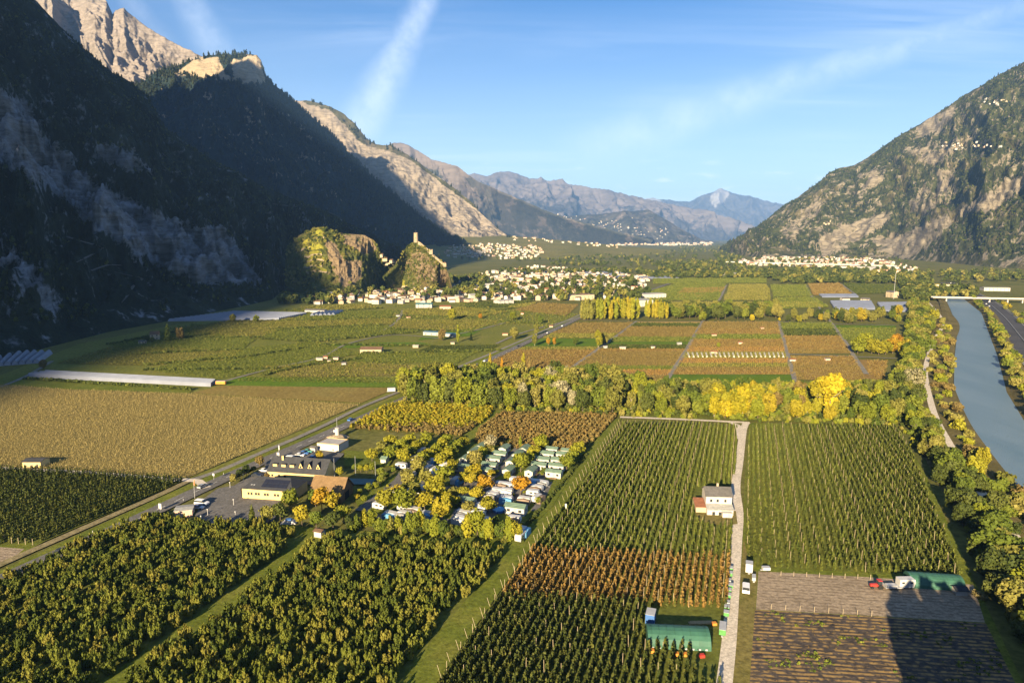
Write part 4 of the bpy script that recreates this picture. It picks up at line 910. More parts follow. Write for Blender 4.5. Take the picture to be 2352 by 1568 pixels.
# poplar hedge along the front of the camp
HEDGE = [(20, 1165, 1.0, 'lime'), (105, 1170, 1.0, 'lime'), (170, 1225, 0.85, 'green'), (230, 1240, 0.7, 'green'), (290, 1240, 0.9, 'olive'), (375, 1225, 0.9, 'lime'), (440, 1260, 0.7, 'green'), (525, 1235, 1.1, 'lime'), (610, 1215, 1.0, 'lime'), (680, 1240, 0.9, 'green'), (760, 1280, 1.05, 'lime'), (850, 1285, 0.9, 'green'),
         (930, 1270, 0.7, 'olive'), (1000, 1270, 0.7, 'green'), (1100, 1280, 1.15, 'lime'), (1205, 1270, 1.2, 'lime'), (1330, 1310, 1.15, 'lime'), (1450, 1320, 1.0, 'green'), (1530, 1320, 1.1, 'lime'), (1600, 1310, 1.0, 'lime'), (-60, 1200, 0.9, 'green'), (-140, 1210, 0.9, 'dark'), (1400, 1240, 0.8, 'green')]
for i, (x, y, s, lf) in enumerate(HEDGE):
    nb = 'near the cottage end' if x < 300 else ('at the middle of the hedge' if x < 1000 else 'near the field end')
    kd = ['poplar', 'tall', 'poplar', 'broad'][i % 4]; h = 7.6 * s * trng.uniform(.85, 1.15)
    tree('poplar_tree', kd, lf, G(*C3(x, y)), f'{WORD[lf]} upright hedge poplar before the caravans, {nb}', 'tree', 'poplar hedge along the camp front', h / HT[kd] * {'poplar': 1.5, 'tall': 1.25, 'broad': .95}[kd], h / HT[kd])
    if i % 2: tree('hedge_shrub', 'shrub', ['green', 'dark', 'olive'][i % 3], G(*C3(x + 45, y + 10)), f'{WORD[["green", "dark", "olive"][i % 3]]} shrub filling the poplar hedge, {nb}', 'shrub', 'shrubs in the poplar hedge', .75, .85)
# trees round the inn and its car park
C2 = lambda x, y: (526.75 + x * 0.1836, 955.5 + y * 0.1836)
INN = [(760, 1180, 'round', 'lime', 8.5, 'broad lime green tree against the yellow inn annex'), (500, 1350, 'round', 'olive', 7.5, 'olive green tree at the car park corner'), (640, 1330, 'round', 'dark', 7.0, 'dark green tree behind the white tarpaulin'), (910, 1385, 'round', 'gold', 8.0, 'golden green tree before the thatch-brown barn'),
       (1160, 1200, 'round', 'orange', 9.0, 'large orange tree in front of the brown barn roof'), (1290, 1200, 'round', 'gold', 8.0, 'golden tree at the barn gable'), (1080, 1130, 'round', 'green', 7.0, 'green tree under the barn eaves'), (1090, 1410, 'round', 'green', 6.5, 'green tree by the garden shed'), (290, 1390, 'poplar', 'dark', 8.0, 'dark upright tree in the car park hedge'),
       (1300, 1430, 'round', 'dark', 7.0, 'dark bushy tree where hedge and orchard meet'), (1430, 1330, 'round', 'lime', 7.0, 'lime tree at the start of the poplar hedge'), (1380, 760, 'round', 'lime', 4.5, 'small round tree behind the barn'), (1130, 570, 'round', 'gold', 5.0, 'golden bushy tree beside the parked cars'), (380, 640, 'round', 'brown', 5.5, 'reddish brown street tree beside the main road'),
       (300, 720, 'round', 'dark', 3.6, 'thin dark street tree by the inn kerb'), (215, 760, 'round', 'dark', 5.0, 'dark round street tree by the inn kerb'), (135, 800, 'round', 'dark', 4.6, 'second dark street tree along the inn kerb'), (50, 850, 'round', 'olive', 4.2, 'olive street tree at the car park entrance'), (470, 790, 'round', 'brown', 3.0, 'low brown bush before the inn terrace'),
       (1570, 700, 'round', 'green', 3.6, 'clipped round tree beside the tennis court'), (1645, 705, 'round', 'lime', 3.8, 'lime clipped tree beside the tennis court'), (1715, 710, 'round', 'lime', 3.6, 'third clipped tree along the tennis court'), (1790, 705, 'round', 'lime', 4.0, 'fourth clipped tree along the tennis court'), (1890, 770, 'round', 'green', 4.5, 'green tree at the tennis court corner'),
       (1890, 860, 'round', 'green', 4.2, 'dense green tree beside the camp lane'), (1970, 800, 'round', 'green', 3.5, 'low green tree beside the camp lane hedge'), (2050, 720, 'round', 'green', 3.2, 'round bush at the far end of the lane hedge'), (1740, 960, 'round', 'green', 4.0, 'green bush in the lane hedge'), (1830, 930, 'round', 'lime', 3.6, 'bright bush in the lane hedge'),
       (1635, 1000, 'round', 'lime', 3.2, 'ball-shaped yellow-green tree by the lane'), (1595, 1060, 'round', 'gold', 3.2, 'ball-shaped golden tree by the lane'), (1690, 1080, 'round', 'lime', 3.2, 'ball-shaped lime tree next to the lane fence'), (2040, 690, 'round', 'lime', 3.0, 'small lime bush near the parked caravan')]
for x, y, k, lf, h, lab in INN: tree_px('garden_tree', k, lf, *C2(x, y), h, lab)

# ---- the belt of wood across the middle
def wood():
    P = wpoly([(930, 900), (1060, 880), (1310, 876), (1530, 900), (1830, 905), (2050, 905), (2062, 976), (1716, 962), (1428, 950), (1150, 940), (928, 925)])
    A = np.array(P); rg = random.Random(5); pts = []
    tries = 0
    while len(pts) < 262 and tries < 30000:
        tries += 1
        x = rg.uniform(A[:, 0].min(), A[:, 0].max()); y = rg.uniform(A[:, 1].min(), A[:, 1].max())
        if not in_poly(np.array([x]), np.array([y]), P)[0]: continue
        sp = 6.0
        if all((x - a) ** 2 + (y - b) ** 2 > sp * sp for a, b in pts): pts.append((x, y))
    for x, y in pts:
        X, Y = to_px(np.array([x, y, 0.0]))
        r = rg.random(); kd = 'broad'; h = rg.uniform(11, 15)
        if X < 1150: lf = rg.choice(['olive', 'green', 'green', 'lime', 'green', 'dark']); h = rg.uniform(14, 20); place = 'at the road end of the wood'
        elif X < 1420: lf = rg.choice(['olive', 'green', 'green', 'silver', 'dark', 'olive', 'lime']); h = rg.uniform(12, 18); place = 'in the wood behind the russet orchard'
        elif X < 1620: lf = rg.choice(['green', 'dark', 'green', 'olive', 'lime', 'dark']); h = rg.uniform(9, 14); place = 'in the low middle of the wood'
        elif X < 1765: lf = rg.choice(['yellow', 'gold', 'gold', 'lime', 'yellow']) if Y > 925 else rg.choice(['olive', 'gold', 'green']); h = rg.uniform(10, 15); place = 'among the yellow trees behind the lane end'
        elif X < 1850: lf = rg.choice(['gold', 'olive', 'gold', 'brown', 'green']); h = rg.uniform(9, 14); place = 'between the bright yellow clump and the tall yellow tree'
        elif X < 1960: lf = rg.choice(['lime', 'green', 'gold', 'green']); h = rg.uniform(8, 12); place = 'at the foot of the tall yellow tree'
        else: lf = rg.choice(['green', 'dark', 'lime', 'olive']); h = rg.uniform(10, 15); place = 'at the river end of the wood'
        if r < 0.3: kd = 'tall'
        size = 'tall' if h > 14.5 else ('short' if h < 11 else 'medium-high')
        k = h * 0.95 / HT[kd]; tree('wood_tree', kd, lf, (x, y, 0), f'{size} {WORD[lf]} tree {place}', 'tree', 'trees of the wood belt', k, k)
    for px, py, h, kd, lf, lab in ((1905, 955, 26, 'big', 'yellow', 'tallest bright yellow tree of the wood, pale trunk showing'), (1880, 948, 21, 'big', 'gold', 'tall golden tree close against the tallest yellow one'), (1705, 958, 18, 'tall', 'yellow', 'tall bright yellow tree above the lane end'), (1690, 960, 15, 'broad', 'yellow', 'broad bright yellow tree at the lane end'),
                                   (1640, 958, 13, 'tall', 'yellow', 'slim bright yellow tree left of the lane end'), (1665, 962, 12, 'broad', 'yellow', 'round bright yellow tree touching the lane end'), (1740, 962, 12, 'broad', 'lime', 'lime yellow tree beside the bright clump'), (1830, 963, 12, 'broad', 'gold', 'round golden tree between the two yellow groups'), (1835, 930, 16, 'tall', 'brown', 'bare brownish tree next to the tall yellow one'),
                                   (1200, 935, 16, 'tall', 'silver', 'pale silvery poplar in the wood behind the russet orchard'), (1275, 930, 15, 'tall', 'silver', 'second pale silvery tree of the wood'), (1030, 900, 20, 'big', 'lime', 'broad lime green crown at the road end of the wood'), (985, 905, 18, 'broad', 'olive', 'broad olive crown nearest the main road'), (1310, 905, 18, 'big', 'olive', 'wide olive crown in the middle of the wood'),
                                   (1126, 852, 14, 'column', 'gold', 'slim golden poplar beside the russet vines, closest to the road'), (1153, 858, 12, 'column', 'orange', 'slim orange poplar behind the wood'), (1202, 858, 16, 'column', 'gold', 'tallest slim golden poplar behind the wood'), (1216, 861, 14, 'column', 'brown', 'thin brown poplar behind the wood')):
        tree_px('wood_tree', kd, lf, px, py, h, lab)
wood()
UND = [proto('undergrowth_bush', crown_mesh('undergrowth_bush', lobes(1.6, 1.5, 1.4, 6, 1400 + i, 0.6, 0.5), 90, 0.4, 1410 + i, LEAF[k], 0.2, 0.4)) for i, k in enumerate(('green', 'dark', 'olive', 'lime'))]
def under():
    q = np.concatenate([rows_in(WOODF, 0.3, 3.6, 3.2, 0.5, seed=91, skip=0.25), rows_in([(2060, 980), (2062, 880), (2092, 720), (2128, 700), (2146, 740), (2106, 850), (2128, 965), (2205, 1100), (2320, 1255), (2480, 1460), (2420, 1560), (2330, 1440), (2250, 1270), (2140, 1075)], 0.3, 4.0, 3.6, 0.5, seed=92, skip=0.3)])
    scatter('undergrowth', q, UND, 0.6, 1.5, 'dense undergrowth filling the wood belt and river trees', 'undergrowth', 93)
under()
# ---- riverside trees, on both flanks of the dyke path
def fill(poly_px, n, sp, seed):
    P = wpoly(poly_px); A = np.array(P); rg = random.Random(seed); pts = []
    for _ in range(20000):
        if len(pts) >= n: break
        x = rg.uniform(A[:, 0].min(), A[:, 0].max()); y = rg.uniform(A[:, 1].min(), A[:, 1].max())
        s = sp * (1 + max(0, y - 350) / 700)
        if in_poly(np.array([x]), np.array([y]), P)[0] and all((x - a) ** 2 + (y - b) ** 2 > s * s for a, b in pts): pts.append((x, y))
    return pts, rg
rpts, rg = fill([(2092, 700), (2128, 700), (2146, 740), (2120, 800), (2106, 850), (2104, 890), (2128, 965), (2160, 1030), (2205, 1100), (2255, 1165), (2320, 1255), (2440, 1390), (2560, 1560), (2400, 1560), (2330, 1440), (2262, 1290), (2200, 1170), (2140, 1075), (2092, 985), (2062, 960), (2062, 880), (2080, 800)], 190, 4.1, 11)
for x, y in rpts:
    X, Y = to_px(np.array([x, y, 0.0])); lf = rg.choice(['olive', 'green', 'lime', 'green', 'olive', 'green', 'dark']); h = rg.uniform(7.5, 12.5) if Y > 900 else rg.uniform(10, 15)
    kd = rg.choice(['broad', 'broad', 'tall']); place = 'near the glasshouses' if Y < 722 else 'opposite the low tree belt' if Y < 760 else 'above the orange clump' if Y < 800 else 'beside the orange clump' if Y < 835 else 'at the corner of the wood' if Y < 940 else ('on the field side of the dyke path' if Y < 1150 else 'on the near stretch of the dyke')
    k = h / HT[kd]; tree('riverside_tree', kd, lf, (x, y, 0), f'{"tall" if h > 11 else "low"} {WORD[lf]} riverside tree {place}', 'tree', 'trees between fields and river', k * 1.25, k)
rp2, rg = fill([(2140, 1060), (2230, 1090), (2300, 1180), (2400, 1330), (2480, 1500), (2380, 1560), (2300, 1420), (2240, 1280), (2175, 1150)], 55, 4.0, 21)
for x, y in rp2:
    X, Y = to_px(np.array([x, y, 0.0])); lf = rg.choice(['olive', 'dark', 'dark', 'green', 'dark']); h = rg.uniform(6.5, 11); k = h / HT['broad']
    tree('riverside_tree', 'broad', lf, (x, y, 0), f'{"tall" if h > 10.5 else "low"} {WORD[lf]} bushy tree on the field edge {"beside the shaded tunnel" if Y > 1250 else "below the river bend"}', 'tree', 'trees along the field edge', k * 1.2, k)
for px, py, h, kd, lf, lab in ((2095, 900, 17, 'broad', 'silver', 'pale crowned tall tree at the corner of wood and river path'), (2240, 1105, 11, 'broad', 'lime', 'bright lime tree overhanging the river bend'), (2255, 1085, 12, 'tall', 'gold', 'golden tall tree overhanging the river bend'), (2345, 1420, 11, 'broad', 'olive', 'olive round tree beside the green tunnel corner'), (2330, 1300, 10, 'broad', 'green', 'round green tree above the tunnel corner')):
    tree_px('riverside_tree', kd, lf, px, py, h, lab)
spts, rg = fill([(2140, 790), (2166, 735), (2190, 780), (2186, 860), (2184, 900), (2205, 975), (2262, 1052), (2330, 1125), (2440, 1215), (2420, 1260), (2345, 1215), (2285, 1140), (2232, 1070), (2190, 1000), (2150, 930), (2136, 870)], 95, 4.0, 12)
for x, y in spts:
    X, Y = to_px(np.array([x, y, 0.0])); lf = rg.choice(['olive', 'green', 'olive', 'brown', 'olive', 'lime']); h = rg.uniform(3, 7)
    tree('riverside_shrub', 'shrub', lf, (x, y, 1.6), f'{WORD[lf]} shrub between dyke path and water, {"downstream" if Y < 900 else "near the bend" if Y < 1100 else "upstream"}', 'shrub', 'shrubs on the near river bank', h / 3.8, h / 3.8)
bpts, rg = fill([(2222, 688), (2262, 718), (2286, 779), (2302, 816), (2322, 880), (2362, 960), (2420, 1030), (2450, 1010), (2390, 930), (2342, 850), (2300, 760), (2262, 712), (2238, 688)], 90, 4.5, 13)
for x, y in bpts:
    lf = rg.choice(['olive', 'green', 'green', 'lime', 'olive']); h = rg.uniform(4, 7.5)
    tree('riverside_shrub', 'shrub', lf, (x, y, 2.0), f'{WORD[lf]} shrub in the strip between river and motorway', 'shrub', 'shrubs between river and motorway', h / 3.8, h / 3.8)
m9pts, rg = fill([(2270, 690), (2290, 686), (2352, 725), (2400, 760), (2400, 800), (2352, 750), (2310, 715)], 26, 5, 14)
for x, y in m9pts: tree('roadside_shrub', 'shrub', rg.choice(['olive', 'green', 'gold']), (x, y, 0), 'green shrub on the far verge of the motorway', 'shrub', 'shrubs on the far motorway verge', 1.5, 1.5)
# ---- poplar line and belt before the village
rg = random.Random(31)
for i in range(34):
    px = 1338 + i * 3.8 + rg.uniform(-1, 1); lf = 'olive' if i < 9 else rg.choice(['lime', 'gold', 'lime']); h = 24 + rg.uniform(-2, 3)
    tree_px('poplar_tree', 'column', lf, px, 735 - rg.uniform(0, 6), h, f'{"green" if i < 9 else "yellow-topped"} tall poplar in the row before the village, {"road end" if i < 12 else "middle" if i < 24 else "warehouse end"}', 'poplar row before the village', wide=1.35)
for i in range(12):
    tree_px('poplar_tree', 'column', rg.choice(['lime', 'gold', 'gold']), 1484 + i * 4.2 + rg.uniform(-1.5, 1.5), 733 - rg.uniform(0, 8), rg.uniform(18, 24), 'golden poplar in the clump beyond the warehouse gap', 'golden clump beyond the gap', wide=1.25)
for i in range(64):
    px = rg.uniform(1530, 1790); tree_px('belt_tree', 'broad', rg.choice(['green', 'olive', 'dark', 'green', 'olive']), px, rg.uniform(716, 736), rg.uniform(13, 20), 'grey-green tree in the belt behind the striped fields', 'tree belt behind the striped fields')
for i in range(48):
    px = rg.uniform(1790, 2065); h = rg.uniform(8, 15); lf = rg.choice(['olive', 'green', 'gold', 'dark', 'olive'])
    tree_px('belt_tree', 'broad', lf, px, rg.uniform(722, 744), h, f'{WORD[lf]} tree in the low belt between far lane and river', 'low belt towards the river')
for px, py, h, lf, lab in ((1613, 738, 13, 'lime', 'lime tree at the end of the second field lane'), (1728, 738, 9, 'yellow', 'bright yellow bush at the foot of the tree belt'), (1975, 726, 12, 'gold', 'round golden tree in the low belt'), (1790, 738, 5, 'yellow', 'small yellow bush at a lane end')):
    tree_px('belt_tree', 'broad', lf, px, py, h, lab)
for i, (px, py, h, lf) in enumerate(((1970, 812, 16, 'lime'), (1985, 806, 17, 'lime'), (2002, 812, 14, 'gold'), (2018, 815, 14, 'gold'), (2034, 814, 13, 'gold'), (2050, 812, 15, 'orange'), (2062, 806, 16, 'orange'), (2076, 815, 15, 'gold'))):
    tree_px('field_tree', 'broad', lf, px, py, h, f'{WORD[lf]} tree of the clump by the cross lane, {["first", "second", "third", "fourth", "fifth", "sixth", "seventh", "eighth"][i]} towards the river', 'clump by the cross lane', wide=1.15)
for px, py, h, kd, lf, lab in ((1039, 735, 15, 'broad', 'lime', 'large yellow-green tree standing alone below the village'), (1103, 732, 7, 'broad', 'orange', 'small orange tree in the plain below the village'), (1178, 736, 12, 'broad', 'lime', 'lime tree beside the dark vine rows'), (1242, 743, 10, 'broad', 'green', 'green tree with long shadow near the main road'), (1016, 782, 12, 'broad', 'brown', 'brown tree beside the blue shed'),
                               (1052, 786, 17, 'column', 'lime', 'slim lime tree beside the blue shed'), (1082, 782, 8, 'cone', 'conifer', 'dark small conifer right of the blue shed'), (1182, 780, 13, 'broad', 'olive', 'olive tree beside the road in the plain'), (1228, 794, 12, 'tall', 'olive', 'thin olive tree at the roadside'), (1232, 770, 12, 'tall', 'olive', 'thin tree on the far side of the road'), (1322, 793, 8, 'broad', 'green', 'green bushy tree in the garden plot'),
                               (1374, 799, 17, 'tall', 'gold', 'tall golden tree in the garden plot by the lane'), (1386, 793, 13, 'broad', 'olive', 'olive tree beside the tall golden one'), (1259, 793, 8, 'tall', 'orange', 'small orange tree at the garden fence'), (1273, 794, 8, 'tall', 'orange', 'second small orange tree at the garden fence'), (386, 783, 18, 'cone', 'green', 'tall green conifer beside the lonely farmhouse'), (413, 780, 13, 'broad', 'brown', 'brown tree behind the lonely conifer'),
                               (535, 741, 11, 'broad', 'olive', 'olive tree at the edge of the plastic tunnels'), (589, 741, 10, 'broad', 'lime', 'lime tree before the plastic tunnels'), (100, 848, 8, 'broad', 'brown', 'reddish bush beside the plastic greenhouse'), (338, 785, 7, 'broad', 'dark', 'dark tree before the lonely farmhouse'), (350, 787, 6, 'broad', 'dark', 'dark bush in the farmhouse garden'), (1650, 798, 5, 'broad', 'lime', 'yellow-green bush in the striped fields')):
    tree_px('field_tree', kd, lf, px, py, h, lab)
# ---- tall trees standing beside the viewpoint: their shade falls over the vegetable beds
def shade_trees():
    for i, (px, py, h) in enumerate(((2040, 1334, 32), (2075, 1322, 34), (2110, 1318, 35), (2150, 1322, 34), (2190, 1330, 33), (2240, 1345, 32), (2290, 1368, 31), (2340, 1400, 30), (2400, 1450, 29))):
        t = G(px, py); L = h / math.tan(SUN_EL)
        tree('poplar_tree', 'column', 'green', (t.x - math.sin(SUN_AZ) * L, t.y - math.cos(SUN_AZ) * L, 0), 'tall poplar beside the viewpoint, shading the vegetable beds', 'tree', 'poplars beside the viewpoint', 2.0, h / 27.5)
shade_trees()

# ---- far woods on the slopes and the plain
CONI = []
for i in range(3):
    me = crown_mesh('conifer', [(0, 0, z, r, r, 2.2) for z, r in ((3.0, 3.4), (6.5, 2.8), (10, 2.0), (13, 1.1))], 46, 1.5, 1300 + i, LEAF['conifer'], 0.2, 0.6); CONI.append(proto('conifer', me))
DECI = [proto('wood_crown', crown_mesh('wood_crown', lobes(4.0, 4.2, 5.5, 6, 1320 + i, 0.6, 0.5), 70, 1.4, 1330 + i, LEAF['dark'], 0.1, 0.5)) for i in range(2)]
DECO = [proto('wood_crown', crown_mesh('wood_crown', lobes(4.0, 4.2, 5.5, 6, 1340 + i, 0.6, 0.5), 70, 1.4, 1350 + i, LEAF['olive'], 0.1, 0.5)) for i in range(2)]
def slope_wood(loft, n, seed, t0=0.03, t1=1.0, sel=0.46, rockmax=0.42, frame=(-60, 2420), scale=0.012):
    P, T, K = loft.P, loft.T, loft.rock; ns, nt_ = T.shape; rg = np.random.default_rng(seed)
    i = rg.random(n) * (ns - 1.001); j = rg.random(n) * (nt_ - 1.001); a = i.astype(int); b = j.astype(int); fi = (i - a)[:, None]; fj = (j - b)[:, None]
    q = (P[a, b] * (1 - fi) + P[a + 1, b] * fi) * (1 - fj) + (P[a, b + 1] * (1 - fi) + P[a + 1, b + 1] * fi) * fj
    nv = fbm(q[:, 0] * scale + q[:, 2] * scale, q[:, 1] * scale + q[:, 2] * scale * 0.7, seed, 4, 0.6)
    px, py = to_px(q)
    m = (K[a, b] < rockmax) & (nv > sel) & (T[a, b] > t0) & (T[a, b] <= t1) & (px > frame[0]) & (px < frame[1])
    q = q[m]; q[:, 2] -= 1.0; return q
scatter('slope_wood', slope_wood(m9, 52000, 3, sel=0.49, scale=0.006), CONI + DECI, 0.45, 1.0, 'dark conifer wood on the sunny mountain across the river', 'wood', 61)
scatter('slope_wood', slope_wood(spur, 26000, 4, sel=0.45, scale=0.010), CONI + DECI[:1], 0.3, 0.65, 'wood on the shaded mountain flank', 'wood', 62)
scatter('slope_wood', np.concatenate([slope_wood(m2, 9000, 5, sel=0.45, rockmax=0.5), slope_wood(m2, 1500, 6, t0=0.985, sel=0.3, rockmax=2.0), slope_wood(m2, 7000, 16, t0=0.7, sel=0.2, rockmax=0.5)]), CONI, 0.9, 1.9, 'wood on the mountain with the pale cliff, upper trees added as shade', 'wood', 63)  # last batch: upper conifers added to darken a slope meant to be shaded
scatter('slope_wood', np.concatenate([slope_wood(m3, 2600, 7, t0=0.985, sel=0.35, rockmax=2.0), slope_wood(m3, 3000, 8, sel=0.55, rockmax=0.4)]), CONI, 1.2, 2.2, 'wood along the crest of the third mountain', 'wood', 64)
scatter('hill_scrub', slope_wood(hillA, 2200, 9, sel=0.50, rockmax=0.6, scale=0.03), DECI + DECO, 0.35, 0.8, 'scrub on the terraced castle hill', 'scrub', 65)
scatter('hill_scrub', slope_wood(hillB, 700, 10, sel=0.55, rockmax=0.7, scale=0.03), DECI + DECO, 0.25, 0.6, 'scrub on the tower hill', 'scrub', 66)
def plain_wood():
    out = []; rg = np.random.default_rng(77)
    for (x0, y0, x1, y1, n) in ((1150, 622, 1480, 630, 120), (1260, 590, 1500, 612, 160), (1500, 600, 1700, 622, 260), (1640, 578, 1700, 600, 120), (1480, 628, 1780, 640, 280), (1700, 622, 2080, 640, 320), (1780, 640, 2100, 652, 220), (2070, 640, 2140, 690, 160), (1560, 560, 1680, 580, 160), (1300, 575, 1600, 595, 160), (2080, 626, 2400, 650, 120), (640, 690, 760, 700, 30), (1040, 640, 1120, 660, 60), (1300, 640, 1480, 690, 120), (1060, 650, 1300, 692, 110), (700, 668, 1060, 690, 60), (1040, 570, 1250, 600, 90), (1690, 592, 2100, 620, 120), (2140, 668, 2240, 684, 60)):
        u = rg.random((n, 2)); out += [tuple(G(x0 + (x1 - x0) * a + (b - 0.5) * 20, y0 + (y1 - y0) * b)) for a, b in u]
    return np.array(out)
scatter('plain_wood', plain_wood(), DECI + DECI + DECO[:1], 0.8, 1.7, 'dark tree lines across the far valley floor', 'wood', 67)

# ---- farm tracks climbing the shaded flank
def on_slope(loft, px, py):
    X, Y = to_px(loft.P); i = np.argmin((X - px) ** 2 + (Y - py) ** 2); return Vector(loft.P.reshape(-1, 3)[i])
track_m = mat('pale_track', (0.085, 0.085, 0.085), 0.95, 0.2, 0.05)
for pts in ([(282, 700), (292, 680), (310, 660), (332, 645), (300, 634), (240, 622)], [(180, 605), (215, 590), (240, 574), (200, 562), (160, 548)], [(210, 628), (250, 618), (282, 612)], [(600, 468), (680, 478), (760, 474), (800, 482)], [(350, 470), (380, 482), (410, 492)], [(480, 460), (500, 466)]):
    line = smooth_line([on_slope(spur, *p) + Vector((0, -3, 3)) for p in pts], 12)
    struct('path', ribbon_mesh('path', line, [(-2.2, -.8), (0, .1), (2.2, -.8)], track_m))
# ================================================================== buildings, camp, vehicles
wall_white = mat('white_render', (0.44, 0.42, 0.38), 0.9, 0.08, 0.4); wall_cream = mat('cream_render', (0.38, 0.315, 0.22), 0.9, 0.08, 0.4); wall_yellow = mat('yellow_render', (0.62, 0.46, 0.20), 0.9, 0.07, 0.4)
wall_grey = mat('grey_render', (0.34, 0.33, 0.32), 0.9, 0.1, 0.4); wall_pink = mat('pink_render', (0.52, 0.36, 0.27), 0.9, 0.1, 0.4); wall_wood = mat('timber_boards', (0.17, 0.105, 0.055), 0.9, 0.25, 1.5); stone_m = mat('rubble_stone', (0.30, 0.24, 0.16), 0.95, 0.35, 0.8)
def tile_mat(name, col, pitch=0.35, bumpy=0.6):
    m, nt, b = nodes_of(name); tc = nt.nodes.new('ShaderNodeTexCoord'); w = nt.nodes.new('ShaderNodeTexWave'); w.wave_type = 'BANDS'; w.bands_direction = 'Y'
    nt.links.new(tc.outputs['Object'], w.inputs[0]); w.inputs['Scale'].default_value = 1 / pitch / 3.1; w.inputs['Distortion'].default_value = 0.6; w.inputs['Detail'].default_value = 1
    n = nz(nt, 0.7, 5, 0.7); c = ramp(nt, n, [(0.3, tuple(x * 0.7 for x in col)), (0.55, col), (0.78, tuple(min(1, x * 1.35) for x in col))])
    nt.links.new(mixc(nt, 0.35, c, w.outputs[0], 'MULTIPLY'), b.inputs['Base Color']); bump(nt, b, w.outputs[0], bumpy, 0.06); return m
roof_brown = tile_mat('brown_tiles', (0.17, 0.105, 0.065)); roof_red = tile_mat('red_tiles', (0.28, 0.12, 0.065)); roof_grey = tile_mat('grey_tiles', (0.13, 0.125, 0.12)); roof_slate = tile_mat('slate_roof', (0.055, 0.058, 0.065)); roof_green = tile_mat('green_sheet_roof', (0.15, 0.225, 0.165), 0.6)
roof_thatch = tile_mat('weathered_shingles', (0.24, 0.155, 0.075), 0.25, 1.0); roof_pale = tile_mat('pale_sheet_roof', (0.36, 0.36, 0.34), 0.8)
glass = mat('window_glass', (0.03, 0.035, 0.042), 0.12, 0.2, 0.5, 0.6); dark_m = mat('dark_opening', (0.02, 0.02, 0.02), 0.9); metal_grey = mat('grey_metal', (0.35, 0.36, 0.37), 0.5, 0.1, 1, 0.4); white_metal = mat('white_panel', (0.46, 0.46, 0.455), 0.5, 0.06, 1, 0.3)
film_blue = mat('plastic_film', (0.15, 0.17, 0.225), 0.55, 0.12, 0.15, 0.5); green_film = mat('green_tarpaulin', (0.035, 0.11, 0.075), 0.6, 0.2, 0.4, 0.4); blue_m = mat('blue_tarpaulin', (0.05, 0.13, 0.34), 0.5, 0.15, 0.6, 0.3); solar_m = mat('solar_panel', (0.018, 0.02, 0.032), 0.25, 0.1, 1, 0.5)
rubber = mat('tyre_rubber', (0.02, 0.02, 0.02), 0.9); wood_new = mat('sawn_timber', (0.42, 0.30, 0.15), 0.85, 0.2, 2); red_m = mat('red_paint', (0.42, 0.04, 0.03), 0.45, 0.1, 1, 0.4); orange_m = mat('orange_paint', (0.55, 0.22, 0.04), 0.6); green_paint = mat('green_crate', (0.08, 0.24, 0.07), 0.6, 0.15, 1)

def gable_parts(L, W, H, rh, over=0.35, hip=0.0):
    """meshes of a gabled block: walls and roof; length along x, front towards -y"""
    w = MB(); w.prism([(-W / 2, 0), (W / 2, 0), (W / 2, H), (0, H + rh - 0.05), (-W / 2, H)], 'x', -L / 2, L / 2)
    r = MB(); k = rh / (W / 2); e = W / 2 + over; t = 0.16
    if hip <= 0:
        r.prism([(-e, H - k * over + 0.04), (0, H + rh + 0.04), (e, H - k * over + 0.04), (e, H - k * over + 0.04 + t), (0, H + rh + t + 0.04), (-e, H - k * over + 0.04 + t)], 'x', -L / 2 - over, L / 2 + over)
    else:
        w = MB(); w.box(-L / 2, L / 2, -W / 2, W / 2, 0, H)
        X = L / 2 + over; z = H + 0.02; q = X - hip
        r.add([(-X, -e, z), (X, -e, z), (X, e, z), (-X, e, z), (-q, 0, H + rh), (q, 0, H + rh)], [(0, 1, 5, 4), (1, 2, 5), (2, 3, 4, 5), (3, 0, 4), (3, 2, 1, 0)])
    return w, r
def windows(parent, spots, face, w=1.0, h=1.2, mt=None, name='window', depth=0.05):
    """spots: (along, height) on the wall plane 'face' = (axis, position)"""
    ax, pos = face; me = {}
    for a, z in spots:
        b = MB()
        if ax == 'y': b.box(-w / 2, w / 2, -depth, depth, -h / 2, h / 2); loc = (a, pos, z)
        else: b.box(-depth, depth, -w / 2, w / 2, -h / 2, h / 2); loc = (pos, a, z)
        if ax not in me: me[ax] = b.mesh(name, mt or glass)
        obj(name, me[ax], parent, loc)
def house(name, label, cat, loc, rz, L, W, H, rh, wm, rm, group=None, over=0.35, chimney=True, wins=0, door=True, hip=0.0):
    e = thing(name, label, cat, tuple(loc), rz, group)
    w, r = gable_parts(L, W, H, rh, over, hip); w.build('wall', wm, e); ro = r.build('roof', rm, e)
    if chimney:
        c = MB(); c.box(-0.35, 0.35, -0.35, 0.35, 0, 1.5); c.build('chimney', wall_grey, ro, (L * 0.2, W * 0.12, H + rh * 0.75))
    if wins:
        rows = [1.5] if H < 4.4 else [1.5, 4.3]
        sp = [(-L / 2 + L * (i + 0.5) / wins, z) for i in range(wins) for z in rows]
        windows(e, sp, ('y', -W / 2)); windows(e, [(-W * 0.2, rows[-1]), (W * 0.2, rows[-1])], ('x', L / 2)); windows(e, [(-W * 0.2, rows[-1]), (W * 0.2, rows[-1])], ('x', -L / 2))
    return e
def seat(pxa, pxb):
    """place and heading of a building whose front base runs between two picture spots"""
    a, b = G(*pxa), G(*pxb); v = b - a; return a, b, v.length, math.atan2(v.y, v.x)
def behind(a, b, depth):
    m = (a + b) / 2; v = (b - a).normalized(); n = Vector((-v.y, v.x, 0)); return m + n * (depth / 2)

GRID = ang_road - math.pi / 2       # the camp and fields share one grid: rows run along the road
